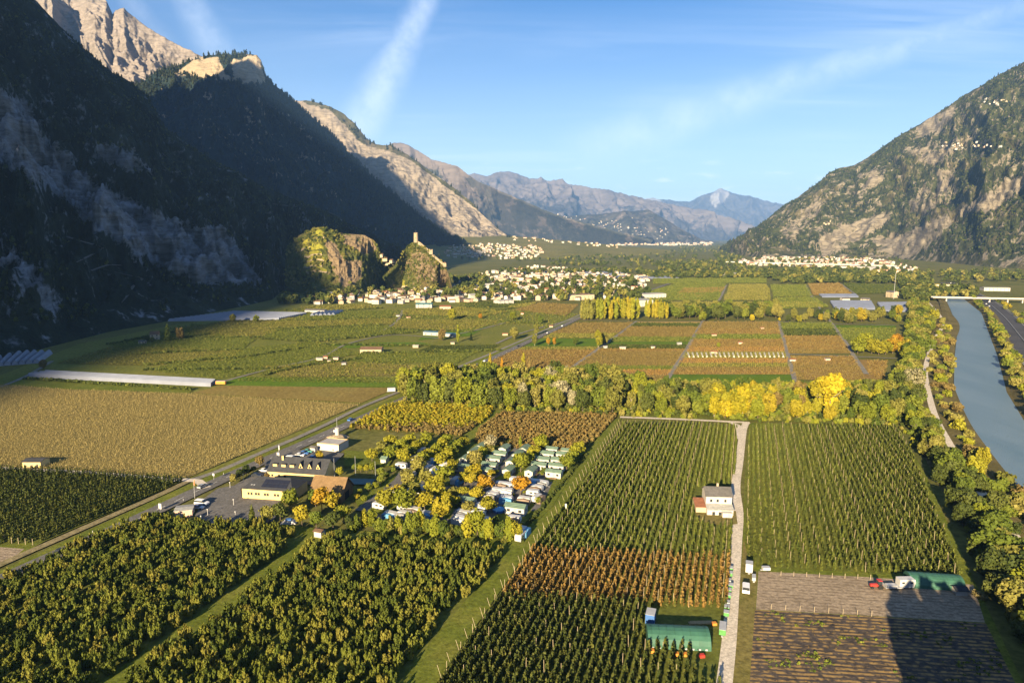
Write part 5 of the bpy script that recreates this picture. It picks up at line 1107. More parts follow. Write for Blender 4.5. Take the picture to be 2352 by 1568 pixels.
# ---- inn, annex, barn, office
def inn():
    sheet('car_park', [C2(-330, 1090), (470, 1146), (500, 1124), C2(60, 880), C2(330, 720), C2(500, 700), C2(420, 820), C2(140, 920), C2(160, 1040), C2(640, 1070), C2(560, 1330), C2(200, 1420), C2(-200, 1370), C2(-430, 1260)], asphalt)
    sheet('courtyard', [C2(420, 560), C2(560, 560), C2(700, 440), C2(1080, 430), C2(1440, 480), C2(1300, 620), C2(1240, 900), C2(500, 800)], asphalt)
    sheet('tennis_court', [C2(1460, 790), C2(1830, 800), C2(1780, 870), C2(1440, 860)], mat('court_surface', (0.10, 0.17, 0.18), 0.9, 0.1, 0.2)); sheet('lawn', [C2(1440, 440), C2(2100, 470), C2(1990, 640), C2(1440, 640)], turf)
    # yellow annex
    a, b, L, rz = seat(C2(165, 1032), C2(790, 1076)); W = 12.5; c = behind(a, b, W)
    e = house('inn_annex', 'long yellow inn annex with dark roof and solar panels beside the car park', 'building', c, rz, L, W, 4.2, 3.0, wall_yellow, roof_slate, chimney=False, hip=4.0)
    windows(e, [(-L / 2 + L * f, 2.4) for f in (0.13, 0.19, 0.28, 0.335, 0.46, 0.515, 0.66, 0.72, 0.86)], ('y', -W / 2), 0.9, 1.0)
    sl = 3.0 / (W / 2 + 0.35)
    for i in range(6):
        for j in range(2):
            x0 = -L * 0.14 + i * 1.75; y0 = -W / 2 + 1.0 + j * 2.0; z0 = 4.25 + sl * (y0 + W / 2 + 0.35) + 0.09
            p = MB(); p.add([(0, 0, 0), (1.65, 0, 0), (1.65, 1.85, 1.85 * sl), (0, 1.85, 1.85 * sl), (0, 0, -.06), (1.65, 0, -.06), (1.65, 1.85, 1.85 * sl - .06), (0, 1.85, 1.85 * sl - .06)], [(0, 1, 2, 3), (0, 4, 5, 1), (1, 5, 6, 2), (2, 6, 7, 3), (3, 7, 4, 0)]); p.build('solar_panel', solar_m, e, (x0, y0, z0))
    for x in (-L * 0.36, -L * 0.31): k = MB(); k.box(0, .6, 0, .8, 0, .1); k.build('skylight', white_metal, e, (x, -W / 2 + 1.6, 4.25 + sl * 2.2))
    # main inn with dormers
    a, b, L, rz = seat(C2(485, 785), C2(1195, 835)); W = 11.0; c = behind(a, b, W); H, rh = 3.6, 4.6
    e = house('inn', 'dark-roofed inn with row of dormers behind the yellow annex', 'building', c, rz, L, W, H, rh, wall_yellow, roof_slate, chimney=False)
    sl = rh / (W / 2); yf = -W / 2 + 1.6; zf = H + sl * 1.6
    for i, f in enumerate((0.10, 0.25, 0.40)):
        d = MB(); d.box(-0.95, 0.95, 0, 2.6, 0, 1.25); dm = d.build('dormer', wall_yellow, e, (-L / 2 + L * f, yf, zf))
        t = MB(); t.box(-1.15, 1.15, -0.25, 3.0, 1.26, 1.4); t.build('dormer_roof', roof_slate, dm)
    for f in (0.555, 0.71, 0.86):
        d = MB(); d.prism([(-1.0, 0), (1.0, 0), (0, 2.3)], 'y', 0, 3.4); dm = d.build('dormer', wall_yellow, e, (-L / 2 + L * f, yf, zf))
        t = MB(); t.prism([(-1.25, -.15), (0, 2.55), (1.25, -.15), (1.25, .1), (0, 2.8), (-1.25, .1)], 'y', -0.25, 3.6); t.build('dormer_roof', roof_slate, dm)
        g = MB(); g.box(-.35, .35, -.05, .05, .3, 1.1); g.build('window', glass, dm)
    ch = MB(); ch.box(-.4, .4, -.3, .3, 0, 2.6); ch.build('chimney', wall_yellow, e, (-L / 2 + L * 0.19, -1.2, H + rh * 0.6))
    windows(e, [(-L / 2 + L * f, 1.8) for f in (0.08, 0.2, 0.3)], ('y', -W / 2), 1.0, 1.0)
    # barn with one broad brown slope
    a, b, L, rz = seat(C2(1010, 1075), C2(1395, 1100)); W = 12.0; c = behind(a, b, W)
    e = house('barn', 'big barn with weathered brown shingle roof among the inn trees', 'barn', c, rz, L, W, 3.2, 5.2, wall_wood, roof_thatch, over=0.7, chimney=False)
    g = MB(); g.box(-.06, .06, -2, 2, 0, 3.0); g.build('barn_door', dark_m, e, (L / 2, 0, 0))
    # white flat-roofed hall with a round tower on a mound
    a, b, L, rz = seat(C2(1100, 425), C2(1370, 452)); W = 9.0; c = behind(a, b, W)
    e = thing('white_hall', 'white flat-roofed hall beside the road, parapet round its roof', 'building', tuple(c), rz)
    w = MB(); w.box(-L / 2, L / 2, -W / 2, W / 2, 0, 3.4); w.build('wall', wall_white, e)
    r = MB()
    for x0, x1, y0, y1 in ((-L / 2, L / 2, -W / 2, -W / 2 + .25), (-L / 2, L / 2, W / 2 - .25, W / 2), (-L / 2, -L / 2 + .25, -W / 2 + .25, W / 2 - .25), (L / 2 - .25, L / 2, -W / 2 + .25, W / 2 - .25)): r.box(x0, x1, y0, y1, 3.4, 3.75)
    r.build('parapet', wood_new, e); r2 = MB(); r2.box(-L / 2 + .26, L / 2 - .26, -W / 2 + .26, W / 2 - .26, 3.402, 3.46); r2.build('roof', wall_grey, e)
    windows(e, [(L * 0.24, 0.9)], ('y', -W / 2), 0.6, 0.6); windows(e, [(-L * .4, 1.1)], ('y', -W / 2), 1.6, 2.2, mat('sliding_door', (0.5, 0.48, 0.5), 0.7), 'door')
    q = G(*C2(1247, 290)); q = G(*C2(1240, 330)) + Vector((2.5, 7.5, 0))
    mo = [((math.cos(t) * rr * (1 + .2 * math.sin(3 * t + rr) + .1 * math.sin(7 * t)), math.sin(t) * rr, z)) for rr, z in ((5.5, 0), (4.4, .8), (2.9, 1.5), (1.7, 1.75)) for t in [2 * math.pi * i / 14 for i in range(14)]]
    F = [(k * 14 + i, k * 14 + (i + 1) % 14, (k + 1) * 14 + (i + 1) % 14, (k + 1) * 14 + i) for k in range(3) for i in range(14)] + [tuple(range(42, 56))]
    tag(obj('rock_mound', mesh_from('rock_mound', mo, F, [stone_m]), None, tuple(q)), 'rocky mound carrying the white round tower', 'mound')
    e = thing('round_tower', 'white round tower with thin mast on the rocky mound', 'tower', (q.x, q.y, 1.6), rz)
    t = MB(); t.tube((0, 0, 0), (0, 0, 3.5), 1.05, 0.95, 14); t.build('tower_body', wall_white, e); t = MB(); t.tube((0, 0, 3.5), (0, 0, 3.75), 1.15, 1.15, 14); t.build('rim', wall_white, e)
    t = MB(); t.tube((0, 0, 3.75), (0, 0, 9.2), 0.09, 0.05, 6); t.build('mast', metal_grey, e); t = MB(); t.box(-1.9, -1.0, -.3, .3, 1.4, 2.6); t.build('sign_box', white_metal, e)
    a = G(*C2(1050, 455)); house('kiosk', 'small white kiosk at the corner of the white hall', 'kiosk', a + Vector((0, 1.2, 0)), rz, 2.6, 2.4, 2.3, 0.5, wall_white, roof_grey, chimney=False)
    a = G(*C2(1940, 600)); house('garden_shed', 'white garden hut with green roof below the back row of trees', 'shed', a + Vector((0, 1.2, 0)), GRID, 2.6, 3.0, 2.4, 0.8, wall_white, roof_green, chimney=False)
    a = G(*C2(1120, 1530)); house('garden_shed', 'whitish hut with flat brown roof at the grass lane end', 'shed', a + Vector((0, 1.2, 0)), GRID, 2.8, 2.4, 2.4, 0.4, wall_white, roof_brown, chimney=False)
    # low store with pale roof at the car park edge
    a, b, L, rz = seat((402, 1190), (442, 1186)); e = house('store', 'low shed with pale green roof at the car park edge', 'shed', behind(a, b, 5.0), rz, L, 5.0, 2.6, 0.25, wall_pink, roof_pale, over=0.3, chimney=False)
    # hut in the straw field
    a, b, L, rz = seat((53, 1076), (94, 1076)); e = house('field_hut', 'ochre field hut with dark roof at the edge of the straw field', 'hut', behind(a, b, 6.0), rz, L, 6.0, 3.0, 0.7, wall_yellow, roof_slate, chimney=False)
    windows(e, [(-L * .3, 1.4), (0, 1.4), (L * .3, 1.4)], ('y', -3.0), 1.2, 1.6, wall_cream, 'door')
inn()
# ---- white farmhouse in the trellised field
def farmhouse():
    a, b, L, rz = seat((1626, 1186), (1686, 1188)); W = 7.5; c = behind(a, b, W) + Vector((0, 3.2, 0)); H = 6.6
    e = house('farmhouse', 'white two-storey farmhouse with grey roof in the trellised field', 'house', c, rz, L, W, H, 2.2, wall_white, roof_grey, chimney=False)
    ch = MB(); ch.box(-.35, .35, -.35, .35, 0, 1.6); ch.build('chimney', wall_cream, e, (0.2, 0.6, H + 1.8)); windows(e, [(-L * .3, 4.9), (-L * .05, 4.9), (L * .25, 4.9)], ('y', -W / 2), 0.8, 1.0)
    l = MB(); l.box(-L / 2, L / 2, -W / 2 - 2.9, -W / 2 - 0.003, 0, 2.5); l.build('lean_to', wall_white, e)
    r = MB(); r.add([(-L / 2 - .2, -W / 2 - 3.3, 2.55), (L / 2 + .2, -W / 2 - 3.3, 2.55), (L / 2 + .2, -W / 2 - .003, 3.6), (-L / 2 - .2, -W / 2 - .003, 3.6), (-L / 2 - .2, -W / 2 - 3.3, 2.7), (L / 2 + .2, -W / 2 - 3.3, 2.7), (L / 2 + .2, -W / 2 - .003, 3.75), (-L / 2 - .2, -W / 2 - .003, 3.75)], [(4, 5, 6, 7), (0, 1, 5, 4), (1, 2, 6, 5), (3, 0, 4, 7), (3, 2, 1, 0)]); r.build('lean_to_roof', roof_pale, e)
    p = MB(); p.box(L * .05, L * .42, -W / 2 - 4.9, -W / 2 - 2.91, 0, 2.2); p.build('porch', wall_white, e); windows(e, [(-L * .25, 1.2), (L * .0, 1.2)], ('y', -W / 2 - 2.9), 1.0, 1.2)
    windows(e, [(L * .3, 1.0)], ('y', -W / 2 - 4.9), 0.9, 1.9, mat('grey_door', (0.3, 0.3, 0.32), 0.6), 'door')
    x = MB(); x.box(-L / 2 - 3.6, -L / 2 - .003, -W / 2 - .8, W / 2 - 3, 0, 2.6); x.build('annex', wall_cream, e)
    r = MB(); r.add([(-L / 2 - 3.9, -W / 2 - 1.2, 2.6), (-L / 2 - .003, -W / 2 - 1.2, 2.6), (-L / 2 - .003, W / 2 - 2.8, 4.0), (-L / 2 - 3.9, W / 2 - 2.8, 4.0), (-L / 2 - 3.9, -W / 2 - 1.2, 2.75), (-L / 2 - .003, -W / 2 - 1.2, 2.75), (-L / 2 - .003, W / 2 - 2.8, 4.15), (-L / 2 - 3.9, W / 2 - 2.8, 4.15)], [(4, 5, 6, 7), (0, 1, 5, 4), (1, 2, 6, 5), (2, 3, 7, 6), (3, 0, 4, 7), (3, 2, 1, 0)]); r.build('annex_roof', roof_red, e)
    sheet('yard', [(1596, 1178), (1690, 1176), (1694, 1206), (1660, 1210), (1606, 1200)], turf_dry)
farmhouse()
# ---- round-roofed tunnels
def tunnel(name, label, pxa, pxb, width, height, material, cat='tunnel', ribs=8, group=None):
    a, b, L, rz = seat(pxa, pxb); c = behind(a, b, width); e = thing(name, label, cat, tuple(c), rz, group)
    n = 10; arc = [(-width / 2 * math.cos(math.pi * i / n), height * math.sin(math.pi * i / n) ** 0.8) for i in range(n + 1)]
    t = MB(); seg = 14
    V = [(-L / 2 + L * j / seg, y, z * (1 - 0.012 * (j % 2))) for j in range(seg + 1) for y, z in arc]; m = n + 1
    t.add(V, [(j * m + i, j * m + i + 1, (j + 1) * m + i + 1, (j + 1) * m + i) for j in range(seg) for i in range(n)]); t.add([(-L / 2, y, z) for y, z in arc], [tuple(range(m))]); t.add([(L / 2, y, z) for y, z in arc], [tuple(range(m - 1, -1, -1))])
    t.build('cover', material, e)
    for k in range(ribs):
        h = MB(); x = -L / 2 + L * (k + 0.5) / ribs
        for (y0, z0), (y1, z1) in zip(arc[:-1], arc[1:]): h.tube((x, y0 * 1.012, z0 * 1.012), (x, y1 * 1.012, z1 * 1.012), 0.05, 0.05, 4)
        h.build('hoop', green_film, e)
    d = MB(); d.box(-.05, .05, -width * .22, width * .22, 0, height * .7); d.build('door', dark_m, e, (L / 2 + .03, 0, 0)); return e
t1 = tunnel('storage_tunnel', 'round-roofed green storage tunnel beside the gravel lane', (1489, 1492), (1634, 1499), 8.0, 3.9, green_film)
for k in range(9):
    w = MB(); w.box(-.25, .25, -.04, .04, -.18, .18); w.build('window', white_metal, t1, (-6.4 + k * 1.6, -4.02, 0.75))
tunnel('storage_tunnel', 'shaded green tunnel at the end of the ploughed field', (2095, 1353), (2219, 1362), 7.0, 3.4, green_film)
# ---- vehicles
paint = {k: mat('car_paint_' + k, c, 0.25, 0.04, 1.0, 0.5) for k, c in dict(white=(0.70, 0.70, 0.70), grey=(0.30, 0.31, 0.33), dark=(0.03, 0.035, 0.045), blue=(0.06, 0.16, 0.42), green=(0.07, 0.30, 0.24), red=(0.45, 0.04, 0.03), silver=(0.5, 0.5, 0.52)).items()}
def car_meshes(van=False):
    L, W = (5.2, 2.0) if van else (4.4, 1.8); M = {}
    b = MB()
    if van: out = [(-2.6, .35), (2.6, .35), (2.6, .95), (2.0, 1.15), (1.45, 1.2), (-2.55, 1.2), (-2.6, 1.0)]
    else: out = [(-2.2, .32), (2.2, .32), (2.2, .66), (2.05, .78), (1.0, .92), (-2.0, .95), (-2.2, .8)]
    b.prism(out, 'y', -W / 2, W / 2); M['body'] = b.mesh('body', paint['white'])
    c = MB(); w = W / 2 - 0.12
    if van: o = [(-2.5, 1.2), (1.45, 1.2), (0.85, 1.95), (-2.45, 2.0)]
    else: o = [(-1.9, .94), (0.95, .92), (0.25, 1.42), (-1.25, 1.45)]
    c.prism(o, 'y', -w, w); M['cabin'] = c.mesh('cabin', glass)
    t = MB(); t.box(o[3][0] + .1, o[2][0] - .08, -w - .01, w + .01, o[2][1] - .06, o[2][1] + .07); M['roof'] = t.mesh('roof', paint['white'])
    k = MB(); k.tube((0, -.11, 0), (0, .11, 0), .33, .33, 10); M['wheel'] = k.mesh('wheel', rubber); h = MB(); h.box(-.03, .03, -.2, .2, -.09, .09); M['headlight'] = h.mesh('headlight', white_metal)
    M['L'] = L; M['W'] = W; return M
CARM = {False: car_meshes(False), True: car_meshes(True)}
def car(label, loc, rz, colour='white', van=False, group=None, z=0.0):
    M = CARM[van]; e = thing('van' if van else 'car', label, 'van' if van else 'car', (loc[0], loc[1], z), rz, group); L, W = M['L'], M['W']
    for p in ('body', 'roof'):
        o = obj(p, M[p], e); o.material_slots[0].link = 'OBJECT'; o.material_slots[0].material = paint[colour]
    obj('cabin', M['cabin'], e)
    for sx in (-1, 1):
        for sy in (-1, 1): obj('wheel', M['wheel'], e, (sx * L * .31, sy * (W / 2 - .08), .33))
    for sy in (-1, 1): obj('headlight', M['headlight'], e, (L / 2 + .01, sy * W * .33, .62))
    return e
RZ = ang_road
for px, py, c, lab in ((142, 1271, 'dark', 'dark car driving on the main road past the near orchard'), (24, 1324, 'dark', 'dark car on the main road, closest to the viewer'), (806, 967, 'blue', 'blue-grey car on the main road behind the white hall'), (466, 1121, 'grey', 'silver-grey car at the junction with the gravel track'),
                       (1114, 831, 'white', 'white car on the main road beside the russet vines'), (1079, 847, 'dark', 'dark car on the main road behind the wood'), (1190, 797, 'dark', 'dark car on the road by the thin olive trees'), (1232, 777, 'white', 'white car on the road through the plain'), (1258, 766, 'silver', 'silver car following the white one'), (1292, 750, 'white', 'white car on the road nearing the poplars')):
    q = G(px, py); car(lab, q, RZ, c, z=0.45)
for px, py, c, v, a, lab in ((*C2(345, 765), 'dark', False, 0, 'dark car parked at the inn kerb'), (*C2(440, 705), 'white', False, 0, 'white car parked at the inn kerb corner'), (*C2(780, 560), 'white', True, 0, 'white minibus parked behind the inn'), (*C2(750, 585), 'dark', False, 0, 'dark car next to the white minibus'), (*C2(885, 510), 'white', False, 0, 'white car in the yard behind the inn'), (*C2(935, 485), 'blue', False, 0, 'bright blue car in the yard behind the inn'),
                             (*C2(985, 462), 'green', False, 0, 'teal car in the yard next to the kiosk'), (*C2(1085, 505), 'dark', False, 1, 'dark car before the white hall'), (*C2(1045, 540), 'blue', False, 1, 'dark blue car beside the golden bush'), (464, 1161, 'white', True, 0, 'white van in the large car park'), (456, 1170, 'silver', False, 0, 'silver car next to the white van'), (1713, 1358, 'white', True, 2, 'white van parked on the verge of the gravel lane')):
    q = G(px, py); car(lab, q, {0: GRID + 0.15, 1: RZ, 2: ang_lane}[a], c, v, z=0.45)
def box_trailer(name, label, px, py, rz, L, W, H, material, wheels=True, cat='trailer', base=0.5, group=None):
    q = G(px, py); e = thing(name, label, cat, (q.x, q.y, 0.35), rz, group)
    b = MB(); b.box(-L / 2, L / 2, -W / 2, W / 2, base, base + H); b.build('box', material, e); f = MB(); f.box(-L / 2 - .6, L / 2, -.25, .25, base - .18, base - .002); f.build('chassis', metal_grey, e)
    r = MB(); r.box(-L / 2 - .03, L / 2 + .03, -W / 2 - .03, W / 2 + .03, base + H + .002, base + H + .07); r.build('top', metal_grey, e)
    if wheels:
        for sy in (-1, 1): w = MB(); w.tube((0, -.1, 0), (0, .1, 0), .3, .3, 10); w.build('wheel', rubber, e, (0.2, sy * W * .42, .3))
    return e
box_trailer('box_trailer', 'tall white box trailer beside the gravel lane', 1720, 1316, ang_lane, 2.6, 2.0, 2.6, white_metal); box_trailer('cart', 'low white cart at the ploughed field corner', 1759, 1313, 0, 2.2, 1.4, 0.8, white_metal); box_trailer('cart', 'narrow grey cart beside the field post', 1731, 1335, ang_lane, 2.6, 1.0, 0.9, metal_grey)
box_trailer('truck_body', 'blue truck body behind the green tunnel', 1494, 1432, ang_lane, 3.6, 2.3, 2.6, blue_m); box_trailer('orange_trailer', 'orange trailer at the edge of the green strip', 508, 884, 0, 6.5, 2.4, 2.0, orange_m); box_trailer('box_trailer', 'white box trailer on the gravel track near the wood', 899, 901, 0.2, 5.0, 2.2, 2.2, white_metal)
C4 = lambda x, y: (1347.5 + x * 0.3907, 955.5 + y * 0.3907)
for i, (x, y, m_) in enumerate(((845, 918, 'g'), (843, 948, 'g'), (833, 992, 'w'), (845, 1020, 'g'), (835, 1048, 'g'), (832, 1078, 'g'), (825, 1122, 'w'), (823, 1150, 'g'), (820, 1182, 'g'))):
    box_trailer('crate_cart', f'{"green" if m_ == "g" else "white"} crate cart in the row along the gravel lane, {["first", "second", "third", "fourth", "fifth", "sixth", "seventh", "eighth", "ninth"][i]} from the farmhouse', *C4(x, y), ang_lane, 1.7, 1.3, 0.9, green_paint if m_ == 'g' else white_metal, group='crate carts along the lane')
box_trailer('crate_cart', 'longer green slatted cart at the tunnel entrance', *C4(798, 1278), ang_lane, 4.2, 1.6, 1.4, green_paint)
def stack(name, label, px, py, rz, n, L, W, material, cat='timber'):
    q = G(px, py); e = thing(name, label, cat, (q.x, q.y, 0.1), rz)
    for i in range(n):
        b = MB(); b.box(-L / 2, L / 2, -.09, .09, 0, .16); b.build('beam', material, e, (rnd.uniform(-.3, .3), (i % 6 - 2.5) * .24, .02 + (i // 6) * .18))
stack('timber_stack', 'pale timber beams stacked behind the green tunnel', 1610, 1433, 0.03, 18, 6.0, 1.5, wood_new); stack('timber_stack', 'orange-painted beams beside the timber stack', 1552, 1431, 0.03, 6, 2.5, 1, orange_m)
for px, py, c, lab in ((1497, 1500, orange_m, 'orange crate at the tunnel corner'), (1556, 1507, orange_m, 'orange crates in front of the tunnel'), (1575, 1508, orange_m, 'second orange crate in front of the tunnel'), (1612, 1511, red_m, 'red pallet box before the tunnel'), (1514, 1445, blue_m, 'blue bin behind the tunnel'), (1640, 1437, orange_m, 'yellow-orange bin at the timber end')):
    q = G(px, py); e = thing('crate', lab, 'crate', (q.x, q.y, 0.25), 0.1); b = MB(); b.box(-.6, .6, -.5, .5, .12, .8); b.build('box', c, e); b = MB(); [b.box(x - .08, x + .08, -.5, .5, 0, .118) for x in (-.5, 0, .5)]; b.build('skid', wood_new, e)
# tractor, flatbed and motorhome in the shade
def tractor():
    q = G(2012, 1352); e = thing('tractor', 'red tractor at the edge of the shade on the ploughed field', 'tractor', (q.x, q.y, 0.2), math.pi - 0.05)
    b = MB(); b.prism([(-.2, .7), (1.7, .7), (1.75, 1.35), (-.2, 1.5)], 'y', -.4, .4); b.build('bonnet', red_m, e); b = MB(); b.box(-1.5, -.2, -.7, .7, .7, 1.35); b.build('body', red_m, e); b = MB(); b.prism([(-1.4, 1.352), (-.15, 1.352), (-.3, 2.5), (-1.3, 2.5)], 'y', -.65, .65); b.build('cab', glass, e); b = MB(); b.box(-1.4, -.2, -.7, .7, 2.5, 2.62); b.build('roof', red_m, e)
    for x, r, w in ((-0.9, .75, .75), (1.3, .45, .6)):
        for s in (-1, 1): k = MB(); k.tube((0, -.18, 0), (0, .18, 0), r, r, 12); k.build('wheel', rubber, e, (x, s * w, r))
    q = G(2049, 1354); e = thing('flatbed_trailer', 'grey flatbed trailer behind the red tractor', 'trailer', (q.x, q.y, 0.2), 0.03); b = MB(); b.box(-2.4, 2.4, -1, 1, .75, .95); b.build('bed', metal_grey, e); b = MB(); b.box(-2.4, -2.3, -1, 1, .951, 1.7); b.build('headboard', metal_grey, e); b = MB(); b.box(-1.8, 1.0, -.8, .8, .951, 1.5); b.build('load', white_metal, e)
    for x in (-.9, 1.3):
        for s in (-1, 1): k = MB(); k.tube((0, -.12, 0), (0, .12, 0), .38, .38, 10); k.build('wheel', rubber, e, (x, s * .8, .38))
    q = G(2078, 1350); e = thing('motorhome', 'white motorhome parked beside the shaded tunnel', 'motorhome', (q.x, q.y, 0.2), 0.03); b = MB(); b.prism([(-2.2, .5), (2.0, .5), (2.2, 1.3), (2.4, 2.0), (2.2, 2.9), (-2.2, 2.9)], 'y', -1.1, 1.1); b.build('body', white_metal, e); windows(e, [(-1.2, 2.0), (1.2, 2.0)], ('y', -1.1), .8, .5); windows(e, [(0.1, 1.4)], ('y', -1.1), .7, 1.7, mat('grey_door', (0.3, .3, .32)), 'door')
    for x in (-1.3, 1.4):
        for s in (-1, 1): k = MB(); k.tube((0, -.12, 0), (0, .12, 0), .36, .36, 10); k.build('wheel', rubber, e, (x, s * .95, .36))
    a, b, L, rz = seat((2197, 1370), (2222, 1371)); house('field_hut', 'small white hut with dark roof at the shaded tunnel end', 'hut', behind(a, b, 2.6), rz, L, 2.6, 1.9, 0.5, wall_white, roof_slate, chimney=False)
    q = G(2247, 1372); me = crown_mesh('straw_heap', [(0, 0, .7, 1.3, 2.2, .9), (.4, -1, .5, 1, 1.2, .6)], 220, .3, 77, LEAF['strawl'], 0, .6); tag(obj('straw_heap', me, None, (q.x, q.y, 0.15)), 'heap of yellow straw on the field track by the tunnel', 'straw heap')
tractor()
# ---- campsite: cabins and caravans
def camp():
    sheet('camp_ground', [C2(1640, 1180), C2(1560, 1060), C2(2150, 690), C3(330, 330), C3(900, 250), C3(1200, 300), C3(2330, 330), (1340, 1050), C3(2000, 950), C3(1700, 1250), C3(1500, 1300), C3(60, 1180)], turf)
    for pts, w in (([C2(1640, 1200), C2(1800, 1080), C2(1950, 960), C2(2130, 820), C2(2250, 640), C3(760, 330)], 5.0), ([C3(1310, 690), C3(1420, 610), C3(1560, 440), C3(1640, 330)], 3.6), ([C3(1850, 700), C3(1930, 560), C3(2040, 430), C3(2090, 360)], 3.6), ([C3(860, 760), C3(1100, 780), C3(1330, 700), C3(1850, 700), C3(1960, 700)], 3.8), ([C3(100, 1060), C3(500, 1090), C3(1000, 1120), C3(1330, 1120)], 3.6), ([C3(1010, 640), C3(1090, 500), C3(1180, 380)], 3.2), ([C3(1960, 700), C3(1890, 860), C3(1800, 1010)], 2.6), ([C3(640, 760), C3(700, 560), C3(800, 430)], 3.4)):
        road('path', pts, w, asphalt)
    sheet('paving', [C3(900, 640), C3(1010, 640), C3(1330, 740), C3(1600, 670), C3(1900, 680), C3(1870, 900), C3(1500, 900), C3(1350, 1140), C3(900, 1140), C3(1000, 900)], asphalt)
    # cabin prototype meshes
    L, W, H = 6.6, 3.6, 2.5; w, r = gable_parts(L, W, H, 0.75, 0.22); WM, RM = w.mesh('wall', wall_white), r.mesh('roof', roof_green)
    wy = MB(); wy.box(-.5, .5, -.04, .04, -.4, .4); wx = MB(); wx.box(-.04, .04, -.45, .45, -.4, .4); dr = MB(); dr.box(-.4, .4, -.04, .04, 0, 1.95); dk = MB(); dk.box(-1.5, 1.5, -1.2, 0, 0, .3)
    WY, WX, DR, DK = wy.mesh('window', glass), wx.mesh('window', glass), dr.mesh('door', wall_grey), dk.mesh('deck', wall_wood)
    def cabin(label, px, py, turned, s=1.0):
        q = G(px, py); e = thing('cabin', label, 'cabin', (q.x, q.y, 0.5), GRID + (math.pi / 2 if turned else 0), 'green-roofed camp cabins'); e.scale = (s, s, s)
        obj('wall', WM, e); obj('roof', RM, e)
        obj('window', WY, e, (-1.9, -W / 2, 1.5)); obj('window', WY, e, (1.9, -W / 2, 1.5)); obj('door', DR, e, (0.3, -W / 2, .25)); obj('window', WX, e, (-L / 2, 0, 1.5)); obj('window', WX, e, (L / 2, 0, 1.5)); obj('deck', DK, e, (0.3, -W / 2 - .003, 0))
    ORD = ['first', 'second', 'third', 'fourth', 'fifth', 'sixth']
    rows = [('white cabin with green roof, {} from the orchard in the row by the round trees', [(1245, 360, 1), (1168, 415, 1), (1085, 490, 1), (1050, 580, 0)]), ('white cabin with green roof, {} from the orchard beside the first cabin lane', [(1490, 380, 1), (1440, 440, 0), (1380, 490, 0), (1335, 560, 0), (1285, 615, 0)]),
            ('white cabin with green roof, {} from the orchard beyond the first cabin lane', [(1705, 385, 1), (1632, 445, 1), (1568, 520, 1), (1535, 610, 1)]), ('white cabin with green roof, {} from the orchard before the second cabin lane', [(1985, 385, 0), (1940, 440, 0), (1890, 500, 0), (1855, 560, 0), (1768, 620, 1)]),
            ('white cabin with green roof, {} from the orchard in the row by the field strip', [(2155, 405, 0), (2115, 450, 0), (2062, 510, 0), (2040, 570, 0), (2010, 640, 0)])]
    for lab, pts in rows:
        for i, (x, y, t) in enumerate(pts): cabin(lab.format(ORD[i]), *C3(x, y + 8), t, 1.0 if i or t else 0.9)
    cabin('green-roofed cabin standing alone among the caravans, field side', *C3(1610, 1030), 0, 1.15); cabin('green-roofed cabin under trees in the middle of the caravans', *C3(1095, 945), 0, 1.0)
    # caravans
    def caravan_meshes():
        M = {}; b = MB(); b.prism([(-2.5, .45), (2.3, .45), (2.55, 1.1), (2.45, 1.9), (2.1, 2.5), (-2.2, 2.55), (-2.55, 2.2), (-2.6, 1.0)], 'y', -1.1, 1.1); M['body'] = b.mesh('body', white_metal)
        w = MB(); w.box(-.55, .55, -.04, .04, -.3, .3); M['window'] = w.mesh('window', glass); k = MB(); k.tube((0, -.1, 0), (0, .1, 0), .32, .32, 10); M['wheel'] = k.mesh('wheel', rubber); h = MB(); h.tube((2.3, 0, .5), (3.5, 0, .5), .06, .05, 5); M['drawbar'] = h.mesh('drawbar', metal_grey); d = MB(); d.box(-.35, .35, -.04, .04, .5, 2.3); M['door'] = d.mesh('door', metal_grey)
        a = MB(); a.prism([(-2.4, 0), (2.4, 0), (2.4, 2.05), (0, 2.45), (-2.4, 2.05)], 'y', -2.5, -1.101); M['awning'] = a.mesh('awning', white_metal); return M
    M = caravan_meshes(); aw = dict(w=mat('pale_canvas', (0.5, 0.5, 0.5), 0.9), g=mat('grey_canvas', (0.22, 0.22, 0.22), 0.9), b=mat('blue_canvas', (0.10, 0.26, 0.44), 0.9), t=mat('brown_canvas', (0.2, 0.15, 0.11), 0.9), n=None)
    AWN = dict(w='white', g='grey', b='blue', t='brown')
    spots = [(410, 560, 'n', 0), (500, 640, 'n', 0), (690, 590, 'n', 1), (755, 610, 'w', 1), (365, 820, 'n', 0), (525, 820, 'n', 1), (605, 800, 'w', 0), (180, 985, 'n', 0), (300, 1085, 'b', 0), (545, 1040, 't', 0), (685, 1085, 'b', 0), (440, 1020, 'n', 0), (1055, 1070, 'g', 0), (1215, 1075, 'g', 0), (1025, 1130, 'w', 0), (1260, 1140, 'g', 0),
             (975, 720, 'b', 1), (1460, 765, 't', 0), (1545, 775, 'n', 0), (1610, 715, 'n', 0), (1790, 735, 'b', 0), (1885, 750, 'g', 0), (1830, 800, 't', 0), (1415, 830, 'w', 0), (1515, 835, 'w', 0), (1360, 875, 'g', 0), (1510, 915, 'b', 0), (1700, 925, 't', 0), (1790, 850, 'n', 0), (1830, 905, 't', 1), (1590, 1130, 't', 0), (1255, 1000, 'w', 0), (700, 900, 'n', 0), (560, 480, 'n', 1), (720, 520, 'b', 1), (880, 555, 'w', 0), (1670, 1260, 'b', 1), (1660, 1310, 'n', 1), (440, 1080, 'g', 0), (740, 650, 'n', 1), (620, 400, 'n', 1)]
    seen = {}
